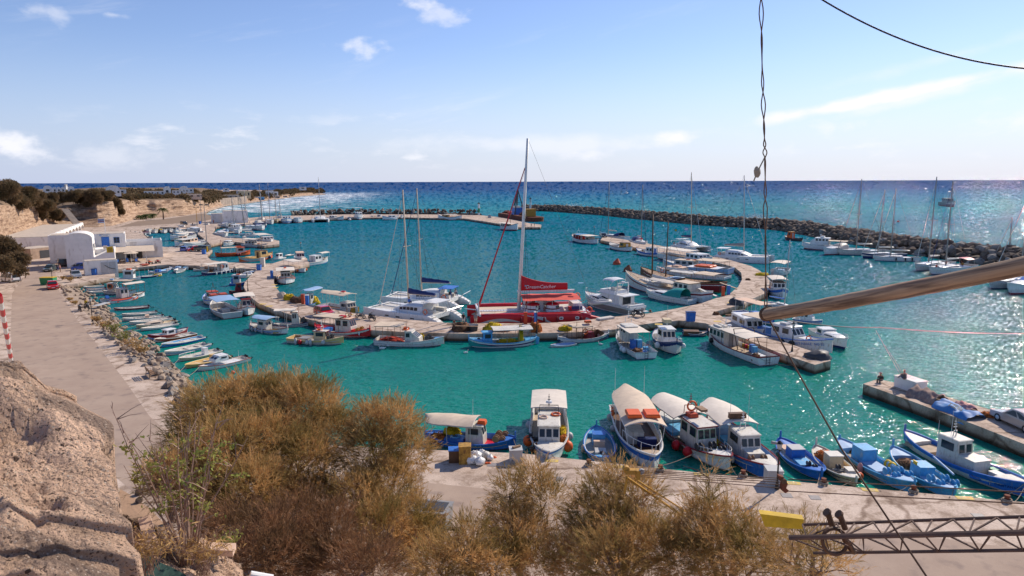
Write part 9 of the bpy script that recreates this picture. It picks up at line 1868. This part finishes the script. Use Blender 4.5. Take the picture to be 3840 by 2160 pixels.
wire([(2868,590,4.3),(2850,625,4.28),(2838,650,4.28),(2826,680,4.28)],.004,'loose frayed wire end knotted halfway down the holding wire','rope',n=6);
k=MB(); k.ell((0,0,0),(.018,.015,.03),10,7,.4,2); o=k.build('wire_knot',pm('rope')); o.location=on_ray(2840,645,4.28); tag(o,'bundled knot at the loose wire end','knot')
wire([(2874,1180,4.3),(2995,1400,4.1),(3160,1690,3.8),(3300,1900,3.6),(3500,2200,3.4)],.005,'thick rusty wire running from the pole tip to the bottom edge',n=8)
wire([(2890,1190,4.3),(3300,1228,5.0),(4000,1248,6.0)],.0035,'thin wire running level from the pole tip to the right edge','darkgrey',sag=0.02,n=8)
wire([(3030,-35,6.0),(3930,262,6.5)],.007,'black cable arching across the upper right sky','black',sag=.13)
wire([(3285,1240,62),(3378,1408,62)],.012,'fine line hanging above the anglers','grey')
def boom():
 D=17.5; BR=mat('old_boom_paint',(.15,.085,.06),.85,.25,2.5,c2=(.07,.05,.045)); r=empty('lattice_boom',on_ray(3160,2000,D),0,'rusty lattice crane boom lying across the lower right corner','crane boom'); o0=r.location.copy()
 T0,T1=on_ray(3010,1968,D+.3),on_ray(4100,1928,D+.3); M0,M1=on_ray(2960,2016,D-.9),on_ray(4100,1992,D-.9); B0,B1=on_ray(3050,2074,D-.3),on_ray(4100,2060,D-.3)
 for a,e,w,nm in ((T0,T1,.04,'upper_chord'),(M0,M1,.065,'middle_chord'),(B0,B1,.04,'lower_chord')):k=MB(); k.tube([a-o0,e-o0],w,8); k.build(nm,BR,r)
 n=7
 for i in range(n):
  u0,u1,um=i/n,(i+1)/n,(i+.5)/n
  for (a0,a1),(b0,b1) in (((T0,T1),(M0,M1)),((M0,M1),(B0,B1))):
   k=MB(); k.tube([a0.lerp(a1,u0)-o0,b0.lerp(b1,um)-o0,a0.lerp(a1,u1)-o0],.026,5); k.build('brace',BR,r); k=MB(); k.tube([a0.lerp(a1,um)-o0,b0.lerp(b1,um)-o0],.02,5); k.build('strut',BR,r)
 k=MB()
 for x in (3105,3150):p=on_ray(x,1925 if x<3120 else 1932,D-.2)-o0; k.cyl(p,on_ray(x+20,1985,D-.2)-o0,.07,.07,8); k.cyl(p,p+Vector((-.05,0,.04)),.11,.11,10)
 k.torus(on_ray(3130,2030,D-.6)-o0,.3,.05,Matrix.Rotation(R(70),4,'X'),16,6); k.torus(on_ray(3180,2040,D-.6)-o0,.22,.05,Matrix.Rotation(R(60),4,'Y'),16,6); k.build('sheave_frame',pm('brown'),r)
 r2=empty('crane_counterweight',on_ray(2850,1950,D+1.5),0,'yellow crane housing half hidden in the tamarisks','crane part'); o0=r2.location; P=[on_ray(x,y,D+1.5)-o0 for x,y in ((2850,1927),(3015,1948),(3010,1985),(2868,1975))]; k=MB(); k.add([tuple(p) for p in P]+[tuple(p+Vector((.05,
.25,0))) for p in P],[(0,3,2,1),(4,5,6,7),(0,1,5,4),(1,2,6,5),(2,3,7,6),(3,0,4,7)]); k.build('housing',pm('yellow'),r2)
 r3=empty('crane_jib',on_ray(2345,1770,23),0,'ochre crane jib head with pulley and slanting arm among the tamarisks','crane jib'); o0=r3.location; pt_=lambda x,y,dd=0:on_ray(x,y,23+dd)-o0
 for a,e,w in ((pt_(2350,1790),pt_(2560,1935,6),.05),(pt_(2380,1795,.4),pt_(2590,1930,6.5),.035),(pt_(2350,1795),pt_(2342,1850),.05)):k=MB(); k.tube([a,e],w,6); k.build('arm',pm('ochre'),r3)
 k=MB(); k.box(pt_(2370,1768),(.5,.2,.16)); k.box(pt_(2392,1778),(.14,.25,.34)); k.cyl(pt_(2348,1758)-Vector((0,.1,0)),pt_(2348,1758)+Vector((0,.1,0)),.12,.12,12); k.build('jib_head',pm('ochre'),r3); k=MB(); k.cyl(pt_(2405,1766)-Vector((0,
.08,0)),pt_(2405,1766)+Vector((0,.0,0)),.1,.1,12); k.build('pulley',pm('lightgrey'),r3)
 r4=empty('pulley_block',on_ray(2935,1815,17),0,'big rusty pulley block hanging on the cables beside the street lamp','pulley block'); o0=r4.location; pq=lambda x,y:on_ray(x,y,17)-o0; P=[pq(*p) for p in ((2922,1785),(2940,1790),(2955,
1815),(2948,1832),(2960,1842),(2945,1850),(2930,1838),(2935,1815),(2924,1800))]; k=MB(); m_=len(P); k.add([tuple(p) for p in P]+[tuple(p+Vector((0,.14,0))) for p in P],[tuple(range(m_)),tuple(range(m_,2*m_))[::-1]]+[(j,j+m_,(j+1)%m_+m_,
(j+1)%m_) for j in range(m_)]); k.build('cheek_plate',pm('rust'),r4)
 k=MB(); k.cyl(pq(2938,1803)-Vector((0,.05,0)),pq(2938,1803),.07,.07,10); k.build('sheave',pm('brown'),r4)
 for i,(y0,y1,y2) in enumerate(((1764,1793,1),(1769,1800,1),(1775,1808,1),(1781,1818,1),(1787,1830,1))):wire([(2398,y0,23),(2925,y1,17)],.011,['topmost','second','middle','fourth','lowest'][i]+' of the five steel cables between jib head and pulley block',
'brown',n=4)
 wire([(2955,1797,17),(3400,1822,15.5),(3950,1852,14)],.012,'upper cable from the pulley block to the right edge','brown',n=4); wire([(2958,1842,17),(3400,1866,15.5),(3950,1894,14)],.013,'lower cable with a shackle from the pulley block to the right edge',
'brown',n=4)
boom()
def striped():
 a,e=at(48,1385,1.0),on_ray(-2,1105,62); r=empty('striped_barrier',a,0,'leaning red and white striped barrier tape post at the left edge','barrier'); n=14
 for i in range(n):k=MB(); k.tube([(e-a)*(i/n),(e-a)*((i+1)/n)],.17,6); k.build('stripe',pm('red' if i%2 else 'white'),r)
striped()
def ledge_bits():
 D=8.4; k=MB(); P=[on_ray(x,y,D) for x,y in ((455,2060),(500,2072),(560,2085),(600,2120),(640,2150),(700,2165))]; G=[[p+Vector((0,.0,.05+.04*math.sin(i*2))),p+Vector((.03,-.1,-.05)),p+Vector((0,-.22,-.12-.03*math.cos(i)))] for i,p in enumerate(P)]; k.grid(G); o=k.build('green_netting',
pm('teal'),None,smooth=True); o.data.materials[0]=mat('shade_netting',(.03,.075,.06),.9,.3,12,c2=(.01,.03,.03)); tag(o,'dark green shade netting trailing across the ledge','netting')
 for i,(x,y,w,lb) in enumerate(((560,2010,.55,'slanting clay brick slab behind the leggy shrub'),(520,2045,.35,'broken slab beside the netting'),(820,2060,.4,'pale flat slab under the right side of the shrub'))):k=MB(); k.box((0,0,
0),(w,.14,.1)); o=k.build('broken_slab',pm('peach')); o.location=on_ray(x,y,9.0); o.rotation_euler=(.2,.5 if i==0 else .1,-.9+i*.5); tag(o,lb,'slab','broken slabs on the ledge')
 k=MB(); k.cyl((0,0,0),(.25,.1,-.12),.05,.05,10); o=k.build('plastic_pipe',pm('white')); o.location=on_ray(938,2155,8.8); tag(o,'white plastic pipe end at the bottom edge','pipe')
ledge_bits()
for i,(px,py,s_) in enumerate(((2150,783,3.0),(2175,788,2.0),(2832,825,2.6))):
 r_=np.random.default_rng(i); o=r_.normal(size=(500,3))*[s_,s_*.5,s_*.35]+[0,0,s_*.5]; o[:,2]=abs(o[:,2]); V,Fc=blades(o,unit(r_.normal(size=o.shape)+[0,0,.8]),.5,.16,r_); q=np_mesh('sea_spray',V,Fc,pm('white')); q.location=at(px,py,
1.0); tag(q,['burst of spray over the far end of the breakwater','smaller spray beside the first burst','spray over the middle of the breakwater'][i],None,None,'stuff')
bpy.context.view_layer.update()
